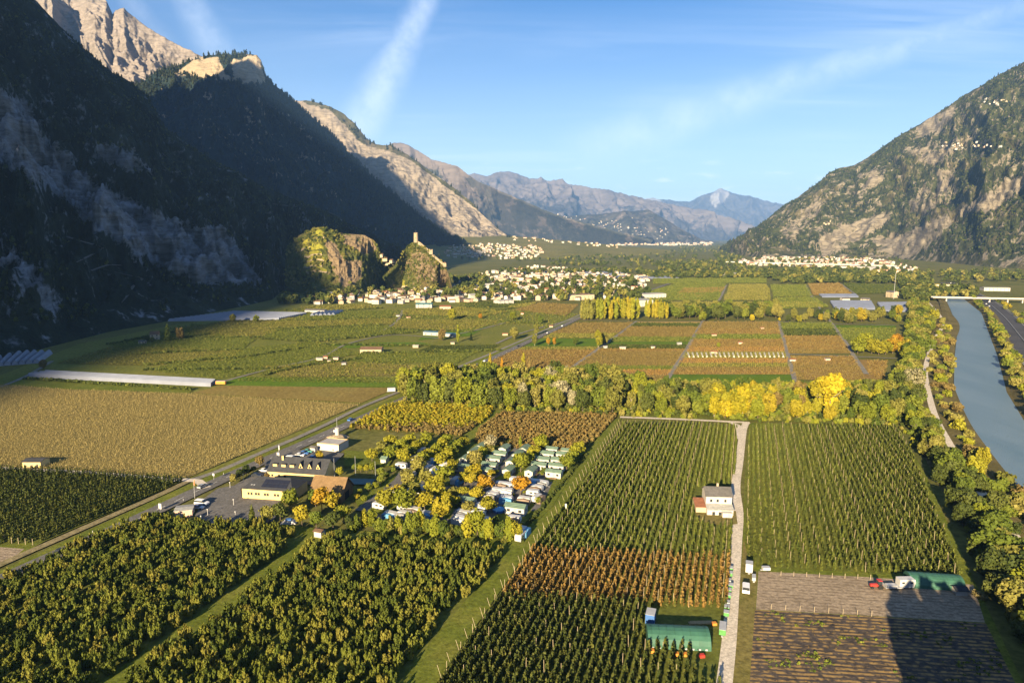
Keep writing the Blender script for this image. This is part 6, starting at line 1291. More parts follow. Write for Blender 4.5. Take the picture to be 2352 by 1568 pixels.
    for x, y, k, t in spots:
        place = ('in the shady corner by the round trees' if y < 660 and x < 1000 else 'at the poplar hedge near the field' if y > 1040 and x > 900 else 'at the poplar hedge near the inn' if y > 970 and x < 900 else 'on the paved pitches before the cabins' if x > 1300 and y < 860 else 'along the inner camp lane' if x < 900 else 'on the field side of the caravan pitches')
        what = 'white caravan' + (f' with {AWN[k]} awning' if k != 'n' else ' without awning')
        base = f'{what} {place}'; seen[base] = seen.get(base, 0) + 1
        q = G(*C3(x, y)); e = thing('caravan', base if seen[base] == 1 else f'{what}, {ORD[min(seen[base] - 1, 5)]} one {place}', 'caravan', (q.x, q.y, 0.5), GRID + (math.pi / 2 if t else 0) + trng.uniform(-.12, .12), 'caravans on the campsite')
        obj('body', M['body'], e); obj('drawbar', M['drawbar'], e); obj('door', M['door'], e, (-1.7, -1.1, 0))
        for sx in (-.6, 1.2): obj('window', M['window'], e, (sx, -1.1, 1.65))
        for sy in (-1, 1): obj('wheel', M['wheel'], e, (-.1, sy * 1.0, .32))
        if k != 'n': o = obj('awning', M['awning'], e); o.material_slots[0].link = 'OBJECT'; o.material_slots[0].material = aw[k]
    q = G(*C3(1430, 1010)); e = thing('paddling_pool', 'round blue pool between the hedge caravans', 'pool', (q.x, q.y, 0.5)); b = MB(); b.tube((0, 0, 0), (0, 0, .9), 2.4, 2.4, 16); b.build('wall', blue_m, e); b = MB(); b.tube((0, 0, .901), (0, 0, .93), 2.2, 2.2, 16); b.build('water', mat('pool_water', (0.08, 0.3, 0.55), .1, .05), e)
    # shrubs inside the camp that part the pitches
    for i in range(26):
        x, y = trng.uniform(200, 1900), trng.uniform(620, 1120)
        tree('camp_shrub', 'shrub', trng.choice(['green', 'dark', 'lime']), G(*C3(x, y)), 'low green shrub parting the caravan pitches', 'shrub', 'shrubs between caravan pitches', 0.35, 0.4)
    # dark hedge against the field strip
    a, b = G(1190, 1235), G(1345, 1048)
    for i in range(46):
        p = a + (b - a) * (i / 45); tree('hedge_shrub', 'shrub', 'dark', (p.x + trng.uniform(-.4, .4), p.y, 0), 'dark shrub of the hedge between camp and field strip', 'shrub', 'hedge along the field strip', 0.42, 0.5)
camp()
# white tarpaulin, lamp posts, signs, flags
q = G(*C2(740, 1345)); e = thing('tarpaulin_stack', 'white tarpaulin over a low stack at the orchard edge', 'tarpaulin', (q.x, q.y, .3), .1); b = MB(); b.prism([(-2.8, 0), (2.8, 0), (1.8, .9), (.3, 1.2), (-1.6, .7)], 'y', -1.3, 1.3); b.build('cover', white_metal, e); b = MB(); b.box(-.9, 1.1, -.8, .8, 1.2, 1.6); b.build('bundle', blue_m, e)
def post(name, label, loc, h, r, material, cat, group=None, head=None, flag=None):
    e = thing(name, label, cat, (loc[0], loc[1], 0.0), GRID, group); b = MB(); b.tube((0, 0, 0), (0, 0, h), r, r * .8, 6); b.build('pole', material, e)
    if head: b = MB(); b.box(-head[0], head[0], -.12, .12, h, h + head[1]); b.build('head', white_metal, e)
    if flag: b = MB(); b.box(.03, .5, -.02, .02, h - 2.2, h - .1); b.build('flag', flag, e)
C1 = lambda x, y: (x * 0.25, 918.75 + y * 0.25)
for x, y in ((1910, 1068), (2165, 1090), (2148, 975), (1850, 1130), (2128, 1150), (2115, 815), (2235, 735), (2290, 700)): post('lamp_post', 'white lamp post in the inn car park', G(*C1(x, y)), 2.6, .09, white_metal, 'lamp post', 'white lamp posts of the car park', (.22, .3))
post('sign_board', 'white roadside sign board near the low shed', G(*C1(1475, 1020)), 1.0, .06, metal_grey, 'sign', None, (.7, 2.0)); post('flag_pole', 'flag pole with red-orange flag at the car park', G(*C1(1790, 900)), 7.5, .06, white_metal, 'flag pole', None, None, mat('red_flag', (.6, .15, .05))); post('flag_pole', 'white flag pole at the inn corner by the road', G(*C2(622, 520)), 6.0, .06, white_metal, 'flag pole', None, None, white_metal)
post('sign_board', 'white sign with yellow panel at the track junction', G(*C1(1966, 740)), 2.2, .07, metal_grey, 'sign', None, (.5, 1.0)); post('sign_board', 'white sign board by the inn entrance', G(*C2(615, 545)), 1.4, .07, metal_grey, 'sign', None, (.7, 2.0)); post('sign_board', 'red notice box at the corner of the dark orchard', G(*C1(1600, 765)), .6, .1, red_m, 'sign', None, (.6, 1.0)); post('cabinet_post', 'grey metal cabinet at the trellis edge beside the camp', G(1298, 1170), .2, .3, metal_grey, 'cabinet', None, (.6, 2.2))
for x, y in ((1316, 605), (1580, 740), (1830, 810)): post('floodlight_pole', 'slim floodlight pole beside the tennis court', G(*C2(x, y + (165 if x == 1316 else 0))), 8.5, .07, metal_grey, 'pole', 'tennis court poles')
for i, (x, y) in enumerate(((968, 1250), (853, 1225), (1610, 955), (1685, 930), (722, 1290), (2055, 690))): post('delineator', 'white delineator post beside the main road', G(*C1(x, y)), 1.1, .1, white_metal, 'post', 'delineators along the main road')
for x, y in ((45, 1310), (110, 1325), (172, 1330), (236, 1335), (303, 1340)): post('end_post', 'pale leaning end post below the dark orchard', G(*C1(x, y)), 2.6, .08, post_wood, 'post', 'end posts below the dark orchard')
# ================================================================== villages, castle, bridge, far things
# ---- trellis posts: the 280 largest as things, the rest as one mass
def posts():
    a = np.concatenate([clear_of(rows_in(F6, ang_lane, 4.2, 8.0, 0.04, seed=1), [HOUSE_CLEAR, SHED_CLEAR]), rows_in(F7, ang_lane, 4.2, 8.0, 0.04, seed=2)]); px, py = to_px(a)
    m = (px > 0) & (px < 2352) & (py < 1568); a = a[m]; a = a[np.argsort(a[:, 1])]
    b = MB(); b.tube((0, 0, 0), (0, 0, 3.6), .055, .045, 5); me = b.mesh('post', post_wood)
    for p in a[:280]:
        o = obj('trellis_post', me, None, (p[0], p[1], 0), 0); o.rotation_euler = (trng.gauss(0, .03), trng.gauss(0, .03), 0)
        X, Y = to_px(p); tag(o, 'pale trellis post in the ' + ('orange rows' if 1285 < Y < 1385 and X < 1690 else 'dark rows round the tunnel' if Y >= 1385 else 'green rows near the farmhouse' if X < 1700 else 'rows towards the river'), 'post', 'trellis posts of the fruit rows')
    scatter('trellis_posts', a[280:], [proto('post', me)], .95, 1.05, 'pale trellis posts in the farther fruit rows', 'posts', 71, tilt=0.03)
    # leaning end posts along the grass strip
    A, B = G(1015, 1560), G(1425, 978); n = 44
    for i in range(n):
        p = A + (B - A) * (i / (n - 1)); 
        if to_px(np.array(p))[1] > 1560: continue
        o = obj('end_post', me, None, (p.x, p.y, 0)); o.rotation_euler = (0, -0.32, GRID); tag(o, 'leaning end post along the grass strip, ' + ('camp end' if i > 25 else 'near end'), 'post', 'leaning end posts along the grass strip')
    C5 = lambda x, y: (1653.75 + x * .29688, 1255.6 + y * .29688); b = MB(); b.tube((0, 0, 0), (0, 0, 1.9), .07, .06, 5); m2_ = b.mesh('post', post_wood)
    for x, y in [(395 + 111 * i, 490 + 8 * i) for i in range(8)]: tag(obj('fence_post', m2_, None, tuple(G(*C5(x, y)))), 'fence post between ploughed soil and vegetable beds', 'post', 'fence posts below the ploughed soil')
    for x, y in [(470 + 99 * i, 232 + 4 * i) for i in range(8)]: tag(obj('fence_post', m2_, None, tuple(G(*C5(x, y)))), 'fence post along the top of the ploughed soil', 'post', 'fence posts above the ploughed soil')
posts()
# ---- long plastic tunnels
def multi_tunnel(label, quad, bays, height, along=True, film=film_blue):
    """quad: near-left, near-right, far-right, far-left in the picture; bays run from near to far (or across)"""
    a, b, c, d = [G(*p) for p in quad]; o = (a + b + c + d) / 4; e = thing('plastic_tunnel', label, 'greenhouse', (o.x, o.y, 0))
    if not along: a, b, c, d = b, c, d, a
    for k in range(bays):
        n0, n1 = a + (b - a) * (k / bays), a + (b - a) * ((k + .97) / bays); f0, f1 = d + (c - d) * (k / bays), d + (c - d) * ((k + .97) / bays)
        V = []; s = 8
        for p, q in ((n0, n1), (f0, f1)):
            for i in range(s + 1):
                t = i / s; z = height * math.sin(math.pi * t) ** .75 if 0 < i < s else 0.0; V.append(tuple(p + (q - p) * t - o + Vector((0, 0, z))))
        m = s + 1; bb = MB(); bb.add(V, [(i, i + 1, m + i + 1, m + i) for i in range(s)] + [tuple(range(m - 1, -1, -1)), tuple(range(m, 2 * m))]); bb.build('bay', film, e)
multi_tunnel('long row of pale plastic tunnels above the straw field', [(62, 866), (484, 888), (496, 878), (112, 857)], 4, 3.0, False); multi_tunnel('blue plastic tunnels in the mountain shade at the picture edge', [(-60, 845), (92, 834), (122, 812), (-30, 812)], 9, 3.6)
multi_tunnel('very long blue plastic tunnels at the foot of the shaded mountain', [(385, 738), (640, 735), (705, 722), (540, 718)], 14, 3.2, False); multi_tunnel('short plastic tunnel beyond the farm sheds', [(712, 726), (770, 724), (790, 716), (735, 718)], 6, 3.4)
multi_tunnel('wide pale glasshouse near the river trees', [(1917, 712), (2010, 711), (2000, 694), (1906, 694)], 6, 4.0, False); multi_tunnel('second glasshouse block next to the river trees', [(2028, 716), (2108, 716), (2100, 697), (2014, 698)], 6, 4.0, False); multi_tunnel('low net tunnels behind the glasshouses', [(1888, 683), (1972, 683), (1965, 677), (1880, 677)], 4, 2.6, False)
multi_tunnel('pale net tunnels beyond the village end', [(1330, 632), (1440, 632), (1420, 625), (1310, 626)], 6, 3, False); multi_tunnel('dark net tunnels beyond the village', [(1420, 640), (1560, 640), (1540, 634), (1400, 634)], 6, 3, False)
for i in range(22):
    px = 1583 + i * 10.2
tg = [(1583 + i * 10.3, 821, 812) for i in range(22)]
e_net = mat('white_net', (0.48, 0.45, 0.36), 0.9)
for i, (px, y1, y0) in enumerate(tg):
    a, b = G(px, y1), G(px - 3, y0); e = thing('net_row', 'pale netted seedling row in the striped fields', 'net row', tuple(a), 0, 'netted rows in the striped fields'); v = b - a; L = v.length; e.rotation_euler = (0, 0, math.atan2(v.y, v.x))
    t = MB(); t.prism([(-.8, 0), (.8, 0), (.5, 1.3), (-.5, 1.3)], 'x', 0, L); t.build('net', e_net, e); t = MB(); t.tube((0, 0, 0), (0, 0, 1.8), .06); t.build('stake', post_wood, e)
# ---- houses
HR = random.Random(2024); NH = [0]
WALLS = [('white', wall_white, 5), ('cream', wall_cream, 4), ('pinkish', wall_pink, 1), ('grey', wall_grey, 1)]; ROOFS = [('brown', roof_brown, 5), ('red', roof_red, 2), ('grey', roof_grey, 3), ('pale', roof_pale, 2)]
def pick(L): return HR.choices(L, [q[2] for q in L])[0]
HM = {}
def house_meshes(k):
    if k not in HM:
        L, W, H = HR.uniform(9, 17), HR.uniform(8, 11), HR.choice([3.2, 5.6, 5.8, 6.0, 8.5]); w, r = gable_parts(L, W, H, W * HR.uniform(.16, .27), .5); c = MB(); c.box(-.4, .4, -.4, .4, 0, 1.6)
        g = MB(); n = int(L // 3)
        HM[k] = (w.mesh('wall', wall_white), r.mesh('roof', roof_brown), c.mesh('chimney', wall_grey), L, W, H, n)
    return HM[k]
WINM = {}
def small_house(p, place, group, rz, s=1.0, win=False):
    w, r, c, L, W, H, n = house_meshes(HR.randrange(14)); wn, wm, _ = pick(WALLS); rn, rm, _ = pick(ROOFS)
    e = thing('house', f'{wn} house with {rn} roof {place}', 'house', tuple(p), rz, group); e.scale = (s, s, s); NH[0] += 1
    o = obj('wall', w, e); o.material_slots[0].link = 'OBJECT'; o.material_slots[0].material = wm; o = obj('roof', r, e); o.material_slots[0].link = 'OBJECT'; o.material_slots[0].material = rm
    if win:
        if 'm' not in WINM: b = MB(); b.box(-.7, .7, -.06, .06, -.7, .7); WINM['m'] = b.mesh('window', glass)
        for i in range(n):
            for z in ([1.6] if H < 4 else [1.6, 4.2]): obj('window', WINM['m'], e, (-L / 2 + L * (i + .5) / n, -W / 2, z))
        obj('chimney', c, o, (L * .2, W * .1, H + W * .12))
def scatter_px(polys, n, gap, seed, squash=1.0):
    rg = random.Random(seed); out = []
    A = np.array([p for q in polys for p in q])
    for _ in range(60000):
        if len(out) >= n: break
        x, y = rg.uniform(A[:, 0].min(), A[:, 0].max()), rg.uniform(A[:, 1].min(), A[:, 1].max())
        if not any(in_poly(np.array([x]), np.array([y]), q)[0] for q in polys): continue
        p = G(x, y)
        if all((p.x - q[0].x) ** 2 + (p.y - q[0].y) ** 2 * squash > gap * gap for q in out): out.append((p, x, y))
    return out
V1 = [(690, 692), (760, 682), (880, 668), (1030, 668), (1060, 640), (1100, 628), (1230, 622), (1330, 626), (1470, 636), (1490, 655), (1440, 680), (1330, 690), (1200, 690), (960, 698), (700, 700)]
for p, x, y in scatter_px([V1], 215, 12.5, 5, 0.5):
    front = y > 676; place = ('at the foot of the terraced castle hill' if x < 890 else 'below the tower hill' if x < 1050 else 'on the front edge of the village' if front else 'in the middle of the village' if x < 1250 else 'at the poplar end of the village') + (', closest rows' if front and x < 1050 else '')
    small_house(p, place, 'village houses round the castle hills', HR.choice([0, math.pi / 2]) + HR.gauss(GRID * .6, .25), .76, y > 682)
for i in range(48):   # village higher up, on the fan
    s_, t_ = HR.uniform(1040, 1245), HR.uniform(.05, .45); P = fan.at(np.array([s_]), np.array([t_]))[0]
    small_house(P, 'in the upper village below the vine slope', 'houses of the upper village', HR.choice([0, math.pi / 2]) + HR.gauss(0, .3), 1.1)
V2 = [(1690, 602), (1760, 592), (1900, 586), (2000, 592), (2060, 606), (2110, 618), (2090, 622), (1960, 618), (1800, 612), (1700, 610)]
for p, x, y in scatter_px([V2], 36, 34, 9, 0.15):
    small_house(p, 'in the front rows of the town under the sunny mountain', 'front houses of the far town', HR.choice([0, math.pi / 2]) + HR.gauss(0, .3), 1.2)
# the many more that only read as a mass
def house_mass(label, spots, s0, s1, seed):
    rg = random.Random(seed); mats = [wall_white, wall_cream, wall_pink, roof_brown, roof_red, roof_pale]; b = MB()
    for p in spots:
        L, W, H = rg.uniform(9, 18) * rg.uniform(s0, s1), rg.uniform(8, 12) * rg.uniform(s0, s1), rg.uniform(4, 9) * rg.uniform(s0, s1); a = rg.choice([0, math.pi / 2]) + rg.gauss(0, .3); ca, sa = math.cos(a), math.sin(a); rh = W * rg.uniform(.12, .24)
        q = lambda x, y, z: (p[0] + x * ca - y * sa, p[1] + x * sa + y * ca, p[2] + z)
        b.mi = rg.choice([0, 0, 0, 1, 1, 2]); b.add([q(x, y, z) for x in (-L / 2, L / 2) for y, z in ((-W / 2, -3), (W / 2, -3), (W / 2, H), (0, H + rh), (-W / 2, H))], [(4, 3, 2, 1, 0), (5, 6, 7, 8, 9), (0, 5, 9, 4), (1, 2, 7, 6)])
        b.mi = rg.choice([3, 3, 4, 5]); e = .5; b.add([q(x, y, z) for x in (-L / 2 - e, L / 2 + e) for y, z in ((-W / 2 - e, H - .1), (0, H + rh + .15), (W / 2 + e, H - .1))], [(0, 3, 4, 1), (1, 4, 5, 2)])
    tag(obj('distant_houses', b.mesh('distant_houses', *mats)), label, 'houses', kind='stuff')
def on_loft(loft, n, s0, s1, t0, t1, seed, raw=True):
    rg = random.Random(seed); out = []
    for _ in range(n):
        s_, t_ = rg.uniform(s0, s1), rg.uniform(t0, t1)
        out.append(tuple(fan.at(np.array([s_]), np.array([t_]))[0]) if loft is fan else slope_at(loft, s_, t_))
    return out
def slope_at(loft, s_, t_):
    """spot on a built slope"""
    P = loft.P; px, _ = to_px(P[:, 0]); ns, nt_ = loft.T.shape; i = int(np.clip(np.searchsorted(px, s_), 0, ns - 1)); j = int(np.clip(t_ ** (1 / .9) * (nt_ - 1), 0, nt_ - 1)); return tuple(P[i, j])
def spot_on(loft, px, py):
    X, Y = to_px(loft.P); i = np.argmin((X - px) ** 2 + (Y - py) ** 2); return tuple(loft.P.reshape(-1, 3)[i])
house_mass('dense pale houses of the far town under the sunny mountain', [tuple(p) for p, x, y in scatter_px([V2], 300, 20, 19, 0.08)], 0.75, 1.15, 1)
house_mass('dense pale houses of the upper village on the vine slope', on_loft(fan, 110, 1040, 1245, .0, .5, 3) + on_loft(fan, 14, 1040, 1150, .93, .99, 4) + on_loft(fan, 40, 1180, 1420, .75, .99, 5) + on_loft(fan, 60, 1020, 1200, .0, .45, 13), .8, 1.2, 2)
house_mass('pale houses packed behind the village front', [tuple(p) for p, x, y in scatter_px([[(1060, 640), (1230, 610), (1330, 618), (1490, 636), (1490, 660), (1400, 686), (1240, 690), (1080, 688), (1040, 672)]], 330, 10.5, 29, 0.4)], 0.6, 0.95, 3)
house_mass('small pale houses along the foot of the castle hills', [tuple(p) for p, x, y in scatter_px([[(700, 690), (890, 672), (1060, 668), (1060, 694), (720, 699)]], 80, 12, 39, 0.5)], 0.6, 0.85, 7)
house_mass('far white town at the head of the valley', [tuple(G(random.Random(i).uniform(1420, 1640), random.Random(i + 500).uniform(557.5, 564))) for i in range(150)], 1.3, 2.6, 4)
def cluster(loft, px, py, n, dx, dy, seed):
    rg = random.Random(seed); return [spot_on(loft, px + rg.gauss(0, dx), py + rg.gauss(0, dy)) for _ in range(n)]
house_mass('tiny hamlets scattered on the sunny mountain', cluster(m9, 2190, 335, 14, 16, 4, 1) + cluster(m9, 2255, 338, 10, 18, 3, 2) + cluster(m9, 2290, 236, 14, 18, 5, 3) + cluster(m9, 1895, 512, 4, 8, 4, 4), 0.55, 0.85, 5)
house_mass('pale hill villages far up the valley', cluster(m5, 1200, 505, 22, 26, 3, 5) + cluster(m8, 1260, 505, 40, 40, 8, 6) + cluster(m8, 1400, 520, 40, 40, 9, 7) + cluster(m8, 1500, 530, 24, 26, 7, 8) + cluster(m6, 1450, 500, 20, 40, 8, 9), 0.9, 1.7, 6)
# ---- lonely buildings of the plain
for pa, pb, W, H, rh, wm, rm, nm, lab, cat in (((827, 812), (876, 812), 10, 3.6, 1.8, wall_cream, roof_brown, 'farm_hall', 'long cream farm hall with brown roof in the left plain', 'farm building'), ((345, 781), (366, 780), 8, 5.5, 2.6, wall_cream, roof_brown, 'farmhouse', 'lonely farmhouse with brown roof beside the tall conifer', 'house'), ((318, 790), (332, 790), 4, 2.6, .8, wall_cream, roof_grey, 'field_hut', 'low pale hut below the lonely farmhouse', 'hut'), ((955, 707), (992, 707), 14, 5, 1.5, wall_grey, mat('teal_roof', (.05, .16, .17), .6), 'depot', 'dark teal roofed depot below the tower hill', 'building'),
                                          ((972, 770), (1010, 772), 9, 3.5, .6, wall_grey, mat('blue_roof', (.06, .14, .20), .5), 'blue_shed', 'long shed with blue roof in the left plain', 'shed'), ((1012, 773), (1045, 775), 8, 3.2, .6, wall_grey, mat('blue_roof', (.06, .14, .20), .5), 'blue_shed', 'second blue-roofed shed among the plain trees', 'shed'), ((1146, 699), (1180, 697), 16, 5, 1.2, wall_white, roof_pale, 'hall', 'white hall with shallow roof at the village edge', 'hall'), ((1285, 690), (1365, 688), 14, 8, .6, wall_cream, roof_grey, 'apartment_block', 'long flat block at the village edge beside the poplars', 'building'),
                                          ((1462, 705), (1500, 703), 30, 9, .6, wall_white, roof_pale, 'warehouse', 'tall white warehouse seen between the poplar groups', 'warehouse'), ((1480, 686), (1530, 684), 24, 7, .6, wall_white, roof_pale, 'warehouse', 'low white warehouse behind the golden poplars', 'warehouse'), ((700, 719), (745, 720), 9, 4, 1.2, wall_grey, roof_grey, 'farm_shed', 'grey farm shed beside the plastic tunnels', 'shed'), ((1640, 633), (1742, 632), 22, 6, .8, wall_white, roof_pale, 'warehouse', 'long white sheds across the far fields', 'warehouse'),
                                          ((2010, 627), (2078, 628), 30, 9, .8, wall_pink, mat('terracotta_sheet', (.42, .18, .07), .7), 'factory', 'orange-roofed factory under the sunny mountain', 'factory'), ((1955, 622), (2000, 624), 26, 14, .5, wall_grey, roof_grey, 'silo_building', 'grey concrete factory block next to the orange roof', 'factory'), ((2260, 668), (2320, 669), 20, 6, .6, wall_white, roof_pale, 'warehouse', 'white depot beyond the bridge', 'warehouse'), ((2130, 659), (2190, 660), 20, 5, .6, wall_white, mat('yellow_sheet', (.5, .38, .08), .7), 'warehouse', 'white and yellow halls beyond the bridge end', 'warehouse'),
                                          ((2034, 682), (2052, 684), 10, 9, 2, wall_cream, roof_grey, 'farmhouse', 'cream house beside the tall mast near the river', 'house'), ((1976, 694), (1996, 695), 10, 5, 2, wall_cream, roof_grey, 'farmhouse', 'cream house behind the glasshouses', 'house'), ((1935, 692), (1952, 692), 9, 4, 2, wall_white, roof_grey, 'farmhouse', 'small white house between the glasshouses', 'house'), ((1010, 711), (1035, 711), 9, 4, 1.6, wall_pink, roof_red, 'farmhouse', 'house with red roof beside the large lone tree', 'house')):
    a, b, L, rz = seat(pa, pb); house(nm, lab, cat, behind(a, b, W), rz, L, W, H, rh, wm, rm, chimney=False, wins=max(2, int(L // 6)) if L < 60 else 8)
rg = random.Random(8)
for i, (px, py) in enumerate(((735, 828), (748, 824), (760, 832), (772, 826), (1200, 722), (1266, 752), (1500, 800), (1560, 792), (1640, 772), (1700, 790), (1640, 812), (915, 727), (938, 731), (1430, 802), (790, 838), (1160, 770), (1750, 756), (1820, 830), (1900, 828), (1040, 790), (955, 798), (1390, 800))):
    house('field_shed', f'small pale shed in the {"left plain" if px < 1080 else "striped fields"} {"beside the farm track" if i % 2 else "among crop rows"}', 'shed', G(px, py), rg.uniform(-.3, .3), rg.uniform(3, 5.5), 2.6, 1.9, .5, rg.choice([wall_pink, wall_cream, wall_grey]), rg.choice([roof_pale, roof_grey, roof_red]), 'field sheds', chimney=False)
post('mast', 'tall white mast beside the cream house near the river', D(2053, 682, 1100), 42, .28, metal_grey, 'mast')
# ---- castle: round keep, curtain wall, wall tower, terraces
def castle():
    k = hillB.at(np.array([955.0]), np.array([1.0]))[0]; e = thing('castle_tower', 'tall round stone keep on the pointed castle hill', 'tower', (k[0], k[1] + 3, k[2] - 2.5))
    b = MB(); b.tube((0, 0, 0), (0, 0, 17), 4.3, 3.8, 18); b.build('keep', stone_m, e); b = MB()
    for i in range(9):
        t = 2 * math.pi * i / 9; b = MB(); b.box(-.7, .7, -.4, .4, 0, 1.4); b.build('merlon', stone_m, e, (math.cos(t) * 3.5, math.sin(t) * 3.5, 17), t + math.pi / 2)
    b = MB(); b.tube((0, 0, 17), (0, 0, 22), .12, .06, 5); b.build('flagstaff', metal_grey, e); windows(e, [(0.0, 9.0)], ('y', -4.0), .7, 1.5, dark_m)
    def wall(label, pts, h, th=1.2):
        P = [Vector(q) for q in pts]; e = thing('castle_wall', label, 'wall', tuple(P[0]))
        for a, b_ in zip(P[:-1], P[1:]):
            v = b_ - a; n = Vector((-v.y, v.x, 0)).normalized() * th / 2; V = [a - n, b_ - n, b_ + n, a + n]; m = MB(); o = P[0]
            m.add([tuple(q - o + Vector((0, 0, -3))) for q in V] + [tuple(q - o + Vector((0, 0, h))) for q in V], [(3, 2, 1, 0), (4, 5, 6, 7), (0, 1, 5, 4), (1, 2, 6, 5), (2, 3, 7, 6), (3, 0, 4, 7)]); m.build('wall_run', stone_m, e)
    cr = lambda s_, t_=.99: hillB.at(np.array([float(s_)]), np.array([t_]))[0]
    wall('pale curtain wall running down from the keep', [cr(s_) for s_ in (960, 966, 973, 980, 988)], 3.2); wall('lower curtain wall along the hill ridge', [cr(s_) for s_ in (992, 1000, 1010, 1020)], 2.2)
    q = cr(990); e = thing('wall_tower', 'small ruined tower halfway down the curtain wall', 'tower', (q[0], q[1], q[2] - 2)); b = MB(); b.box(-3.2, 3.2, -2.6, 2.6, 0, 8); b.build('tower_body', stone_m, e); b = MB(); b.box(-3.2, -1.2, -2.6, 2.6, 8.0, 9.6); b.build('merlon', stone_m, e); b = MB(); b.box(1.4, 3.2, -2.6, 2.6, 8.0, 9.4); b.build('merlon', stone_m, e)
    q = cr(1022); e = thing('wall_tower', 'square tower at the low end of the castle ridge', 'tower', (q[0], q[1], q[2] - 2)); b = MB(); b.box(-2.6, 2.6, -2.6, 2.6, 0, 7); b.build('tower_body', stone_m, e); b = MB(); b.prism([(-3, 7), (3, 7), (0, 9.4)], 'y', -3, 3); b.build('roof', roof_brown, e)
    for i, (s_, t_) in enumerate(((876, .93), (884, .97), (892, .90), (899, .98), (906, .92), (888, .82))):
        p = hillA.at(np.array([float(s_)]), np.array([t_]))[0]; house('old_house', f'old cream house in the saddle between the castle hills, {["lower", "upper", "middle", "topmost", "lowest", "outer"][i]} one', 'house', (p[0], p[1] - 2, p[2] - 1.5), rg.uniform(-.4, .4), 9, 8, 6, 2, wall_cream, roof_brown, 'houses in the castle saddle', chimney=False)
castle()
vine_lit = ground_mat('terrace_vines', [(0.15, 0.16, 0.022), (0.21, 0.20, 0.028), (0.26, 0.23, 0.035)], 0.06, 0.5)
def terrace(loft, s0, s1, t0, t1, label, off=1.6, wall=True, material=None):
    """a vineyard step set on the hill, with its dry stone wall"""
    n = 14; S = np.linspace(s0, s1, n); hr = random.Random(int(s0 * 7 + t0 * 100)); X, Y = to_px(loft.P[:, 0]); ns, nt_ = loft.T.shape
    def row(t):
        j = int(np.clip(t ** (1 / .9) * (nt_ - 1), 0, nt_ - 1)); return np.stack([np.interp(S, X, loft.P[:, j, k]) for k in range(3)], -1)
    lo, hi = row(t0), row(t1); w_ = np.minimum(1, np.minimum(np.arange(n), n - 1 - np.arange(n)) / 3.0)[:, None]; hi = lo + (hi - lo) * (.35 + .65 * w_); lo[:, 2] += [hr.uniform(-.8, .8) for _ in range(n)]; f = np.array([0, -1.0, 0.75]) * off; lo = lo + f; hi = hi + f; c = lo[n // 2].copy(); e = thing('vine_terrace', label, 'vineyard', tuple(c), 0, 'terraced vines of the castle hill')
    V = np.concatenate([lo - c, hi - c]); obj('vine_slope', fast_mesh('vine_slope', V, [[i, i + 1, n + i + 1, n + i] for i in range(n - 1)], [material or vine_lit]), e)
    if wall:
        b = lo.copy(); b[:, 2] -= 3.6; b[:, 1] -= .3; V = np.concatenate([b - c, lo - c + np.array([0, -.3, .1])]); obj('terrace_wall', fast_mesh('terrace_wall', V, [[i, i + 1, n + i + 1, n + i] for i in range(n - 1)], [stone_m]), e)
for i, (s0, s1, t0, t1) in enumerate(((714, 745, .84, .98), (690, 741, .73, .82), (681, 716, .66, .72), (703, 744, .61, .71), (700, 740, .52, .59), (706, 746, .44, .50), (698, 741, .35, .42), (704, 752, .27, .33))): terrace(hillA, s0, s1, t0, t1, f'sunlit vine terrace on the castle hill, {["topmost", "second from the top", "outer third", "third from the top", "fourth from the top", "fifth from the top", "sixth from the top", "lowest"][i]}', 1.5, i % 2 == 0 or i > 4)
terrace(hillB, 886, 936, .04, .20, 'bright vine plot at the foot of the tower hill', 1.0); terrace(hillB, 887, 918, .22, .34, 'upper vine plot beside the tower hill', 1.0, False)
for px, t_, h, lf, lab in ((722, .97, 9, 'olive', 'pale tree on the very top of the terraced hill'), (746, .96, 8, 'green', 'green tree on the shoulder of the terraced hill'), (690, .85, 9, 'green', 'round green tree beside the upper terrace'), (745, .70, 7, 'dark', 'dark bush at the cliff edge of the terraces'), (682, .55, 12, 'green', 'big green tree on the outer flank of the terraced hill'), (676, .40, 12, 'dark', 'dark tree low on the outer flank'), (790, .55, 9, 'olive', 'olive tree on the rocky part of the hill'), (820, .6, 8, 'olive', 'second olive tree on the rocky part'), (700, .2, 12, 'green', 'green tree under the lowest terrace'), (730, .18, 12, 'dark', 'dark tree under the lowest terrace'), (760, .15, 11, 'green', 'green tree at the foot of the cliff'), (850, .25, 12, 'dark', 'dark tree in the gap between the hills'), (870, .2, 12, 'green', 'green tree in the gap between the hills')):
    q = hillA.at(np.array([float(px)]), np.array([t_]))[0]; k = h / HT['broad']; tree('hill_tree', 'broad', lf, (q[0], q[1] - 4, q[2] - 2), lab, 'tree', None, k * 1.2, k)
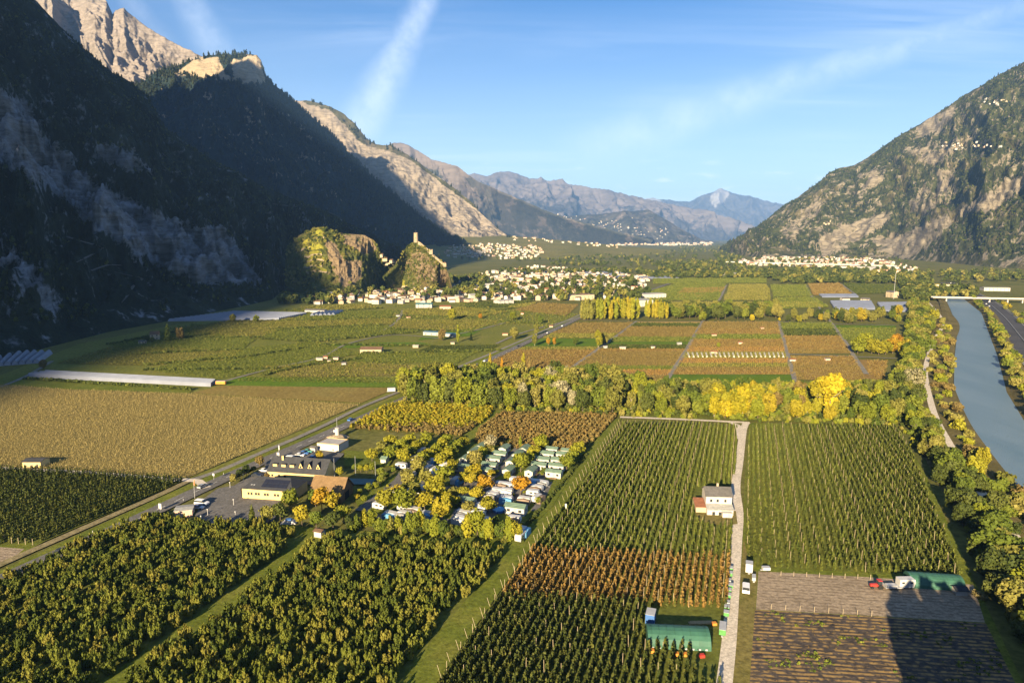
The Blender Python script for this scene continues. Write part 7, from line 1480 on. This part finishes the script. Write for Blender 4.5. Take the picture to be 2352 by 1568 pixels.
# ---- bridge and viaduct
def bridge():
    z = 6.2; a, b = D(2140, 690, 1066), D(2520, 690, 1010); v = (b - a); v.z = 0; L = v.length; e = thing('road_bridge', 'pale concrete road bridge over river and motorway', 'bridge', (a.x, a.y, 0), math.atan2(v.y, v.x)); conc = mat('pale_concrete', (0.42, 0.40, 0.36), .9, .1, .2)
    d = MB(); d.prism([(-5, z), (5, z), (5, z - .5), (2.5, z - 1.7), (-2.5, z - 1.7), (-5, z - .5)], 'x', 0, L); d.build('deck', conc, e)
    for s in (-1, 1): p = MB(); p.box(0, L, s * 4.8 - .12, s * 4.8 + .12, z + .003, z + 1.0); p.build('parapet', conc, e)
    for f in (.09, .36, .47, .56, .66, .76, .87, .97): p = MB(); p.box(-.8, .8, -2.2, 2.2, 0, z - 1.703); p.build('pier', conc, e, (L * f, 0, 0))
    z = 9; a, b = D(1668, 604, 2500), D(2060, 612, 2150); v = (b - a); v.z = 0; L = v.length; e = thing('viaduct', 'long low motorway viaduct before the far town', 'viaduct', (a.x, a.y, 0), math.atan2(v.y, v.x)); d = MB(); d.box(0, L, -9, 9, z - 1.8, z); d.build('deck', conc, e)
    for s in (-1, 1): p = MB(); p.box(0, L, s * 8.8 - .15, s * 8.8 + .15, z + .003, z + 1.1); p.build('parapet', conc, e)
    n = int(L // 28)
    for i in range(n): p = MB(); p.box(-.9, .9, -4, 4, 0, z - 1.803); p.build('pier', conc, e, (L * (i + .5) / n, 0, 0))
bridge()
# motorway rails and traffic
for off, lab in ((-13.4, 'guard rail on the river side of the motorway'), (13.4, 'guard rail on the far side of the motorway'), (0, 'guard rail between the motorway carriageways')):
    e = thing('guard_rail', lab, 'guard rail', (0, 0, 0)); pr = [(off - .15, 1.5), (off - .15, 1.8), (off + .15, 1.8), (off + .15, 1.5)]; obj('rail', ribbon_mesh('rail', [Vector((p.x, p.y, 0)) for p in motor], pr, metal_grey), e); b = MB(); b.box(-.08, .08, -.08, .08, .9, 1.5); pm = b.mesh('rail_post', metal_grey)
    for i in range(2, len(motor) - 2, 3):
        p = motor[i]; t = (motor[i + 1] - motor[i - 1]).normalized(); w = Vector((t.y, -t.x, 0)); q = p + w * off; obj('rail_post', pm, e, (q.x, q.y, 0))
tr = random.Random(4)
for k in range(14):
    i = 4 + k * 4
    if i >= len(motor) - 3: break
    p = motor[i]; t = (motor[i + 1] - motor[i - 1]).normalized(); w = Vector((t.y, -t.x, 0)); off = tr.choice([-9, -4, 4, 9]); q = p + w * off; c = tr.choice(['white', 'white', 'silver', 'dark', 'red', 'grey'])
    car(f'{c} car on the motorway, {["beside the bridge", "in the far bend", "halfway along the river", "closest to the picture edge"][min(3, k // 4)]}', q, math.atan2(t.y, t.x) + (math.pi if off < 0 else 0), c, tr.random() < .25, 'motorway traffic', z=.97)
q = motor[14] + Vector((5, 0, 0)); e = thing('lorry', 'white lorry on the motorway', 'lorry', (q.x, q.y, .97), math.atan2(*(motor[15] - motor[13]).yx)); b = MB(); b.box(-5, 4.2, -1.25, 1.25, .9, 3.8); b.build('box', white_metal, e); b = MB(); b.box(4.4, 6.2, -1.2, 1.2, .6, 3.0); b.build('cab', paint['white'], e)
for x in (-3.6, -2.4, 5.2):
    for s in (-1, 1): w = MB(); w.tube((0, -.2, 0), (0, .2, 0), .5, .5, 10); w.build('wheel', rubber, e, (x, s, .5))
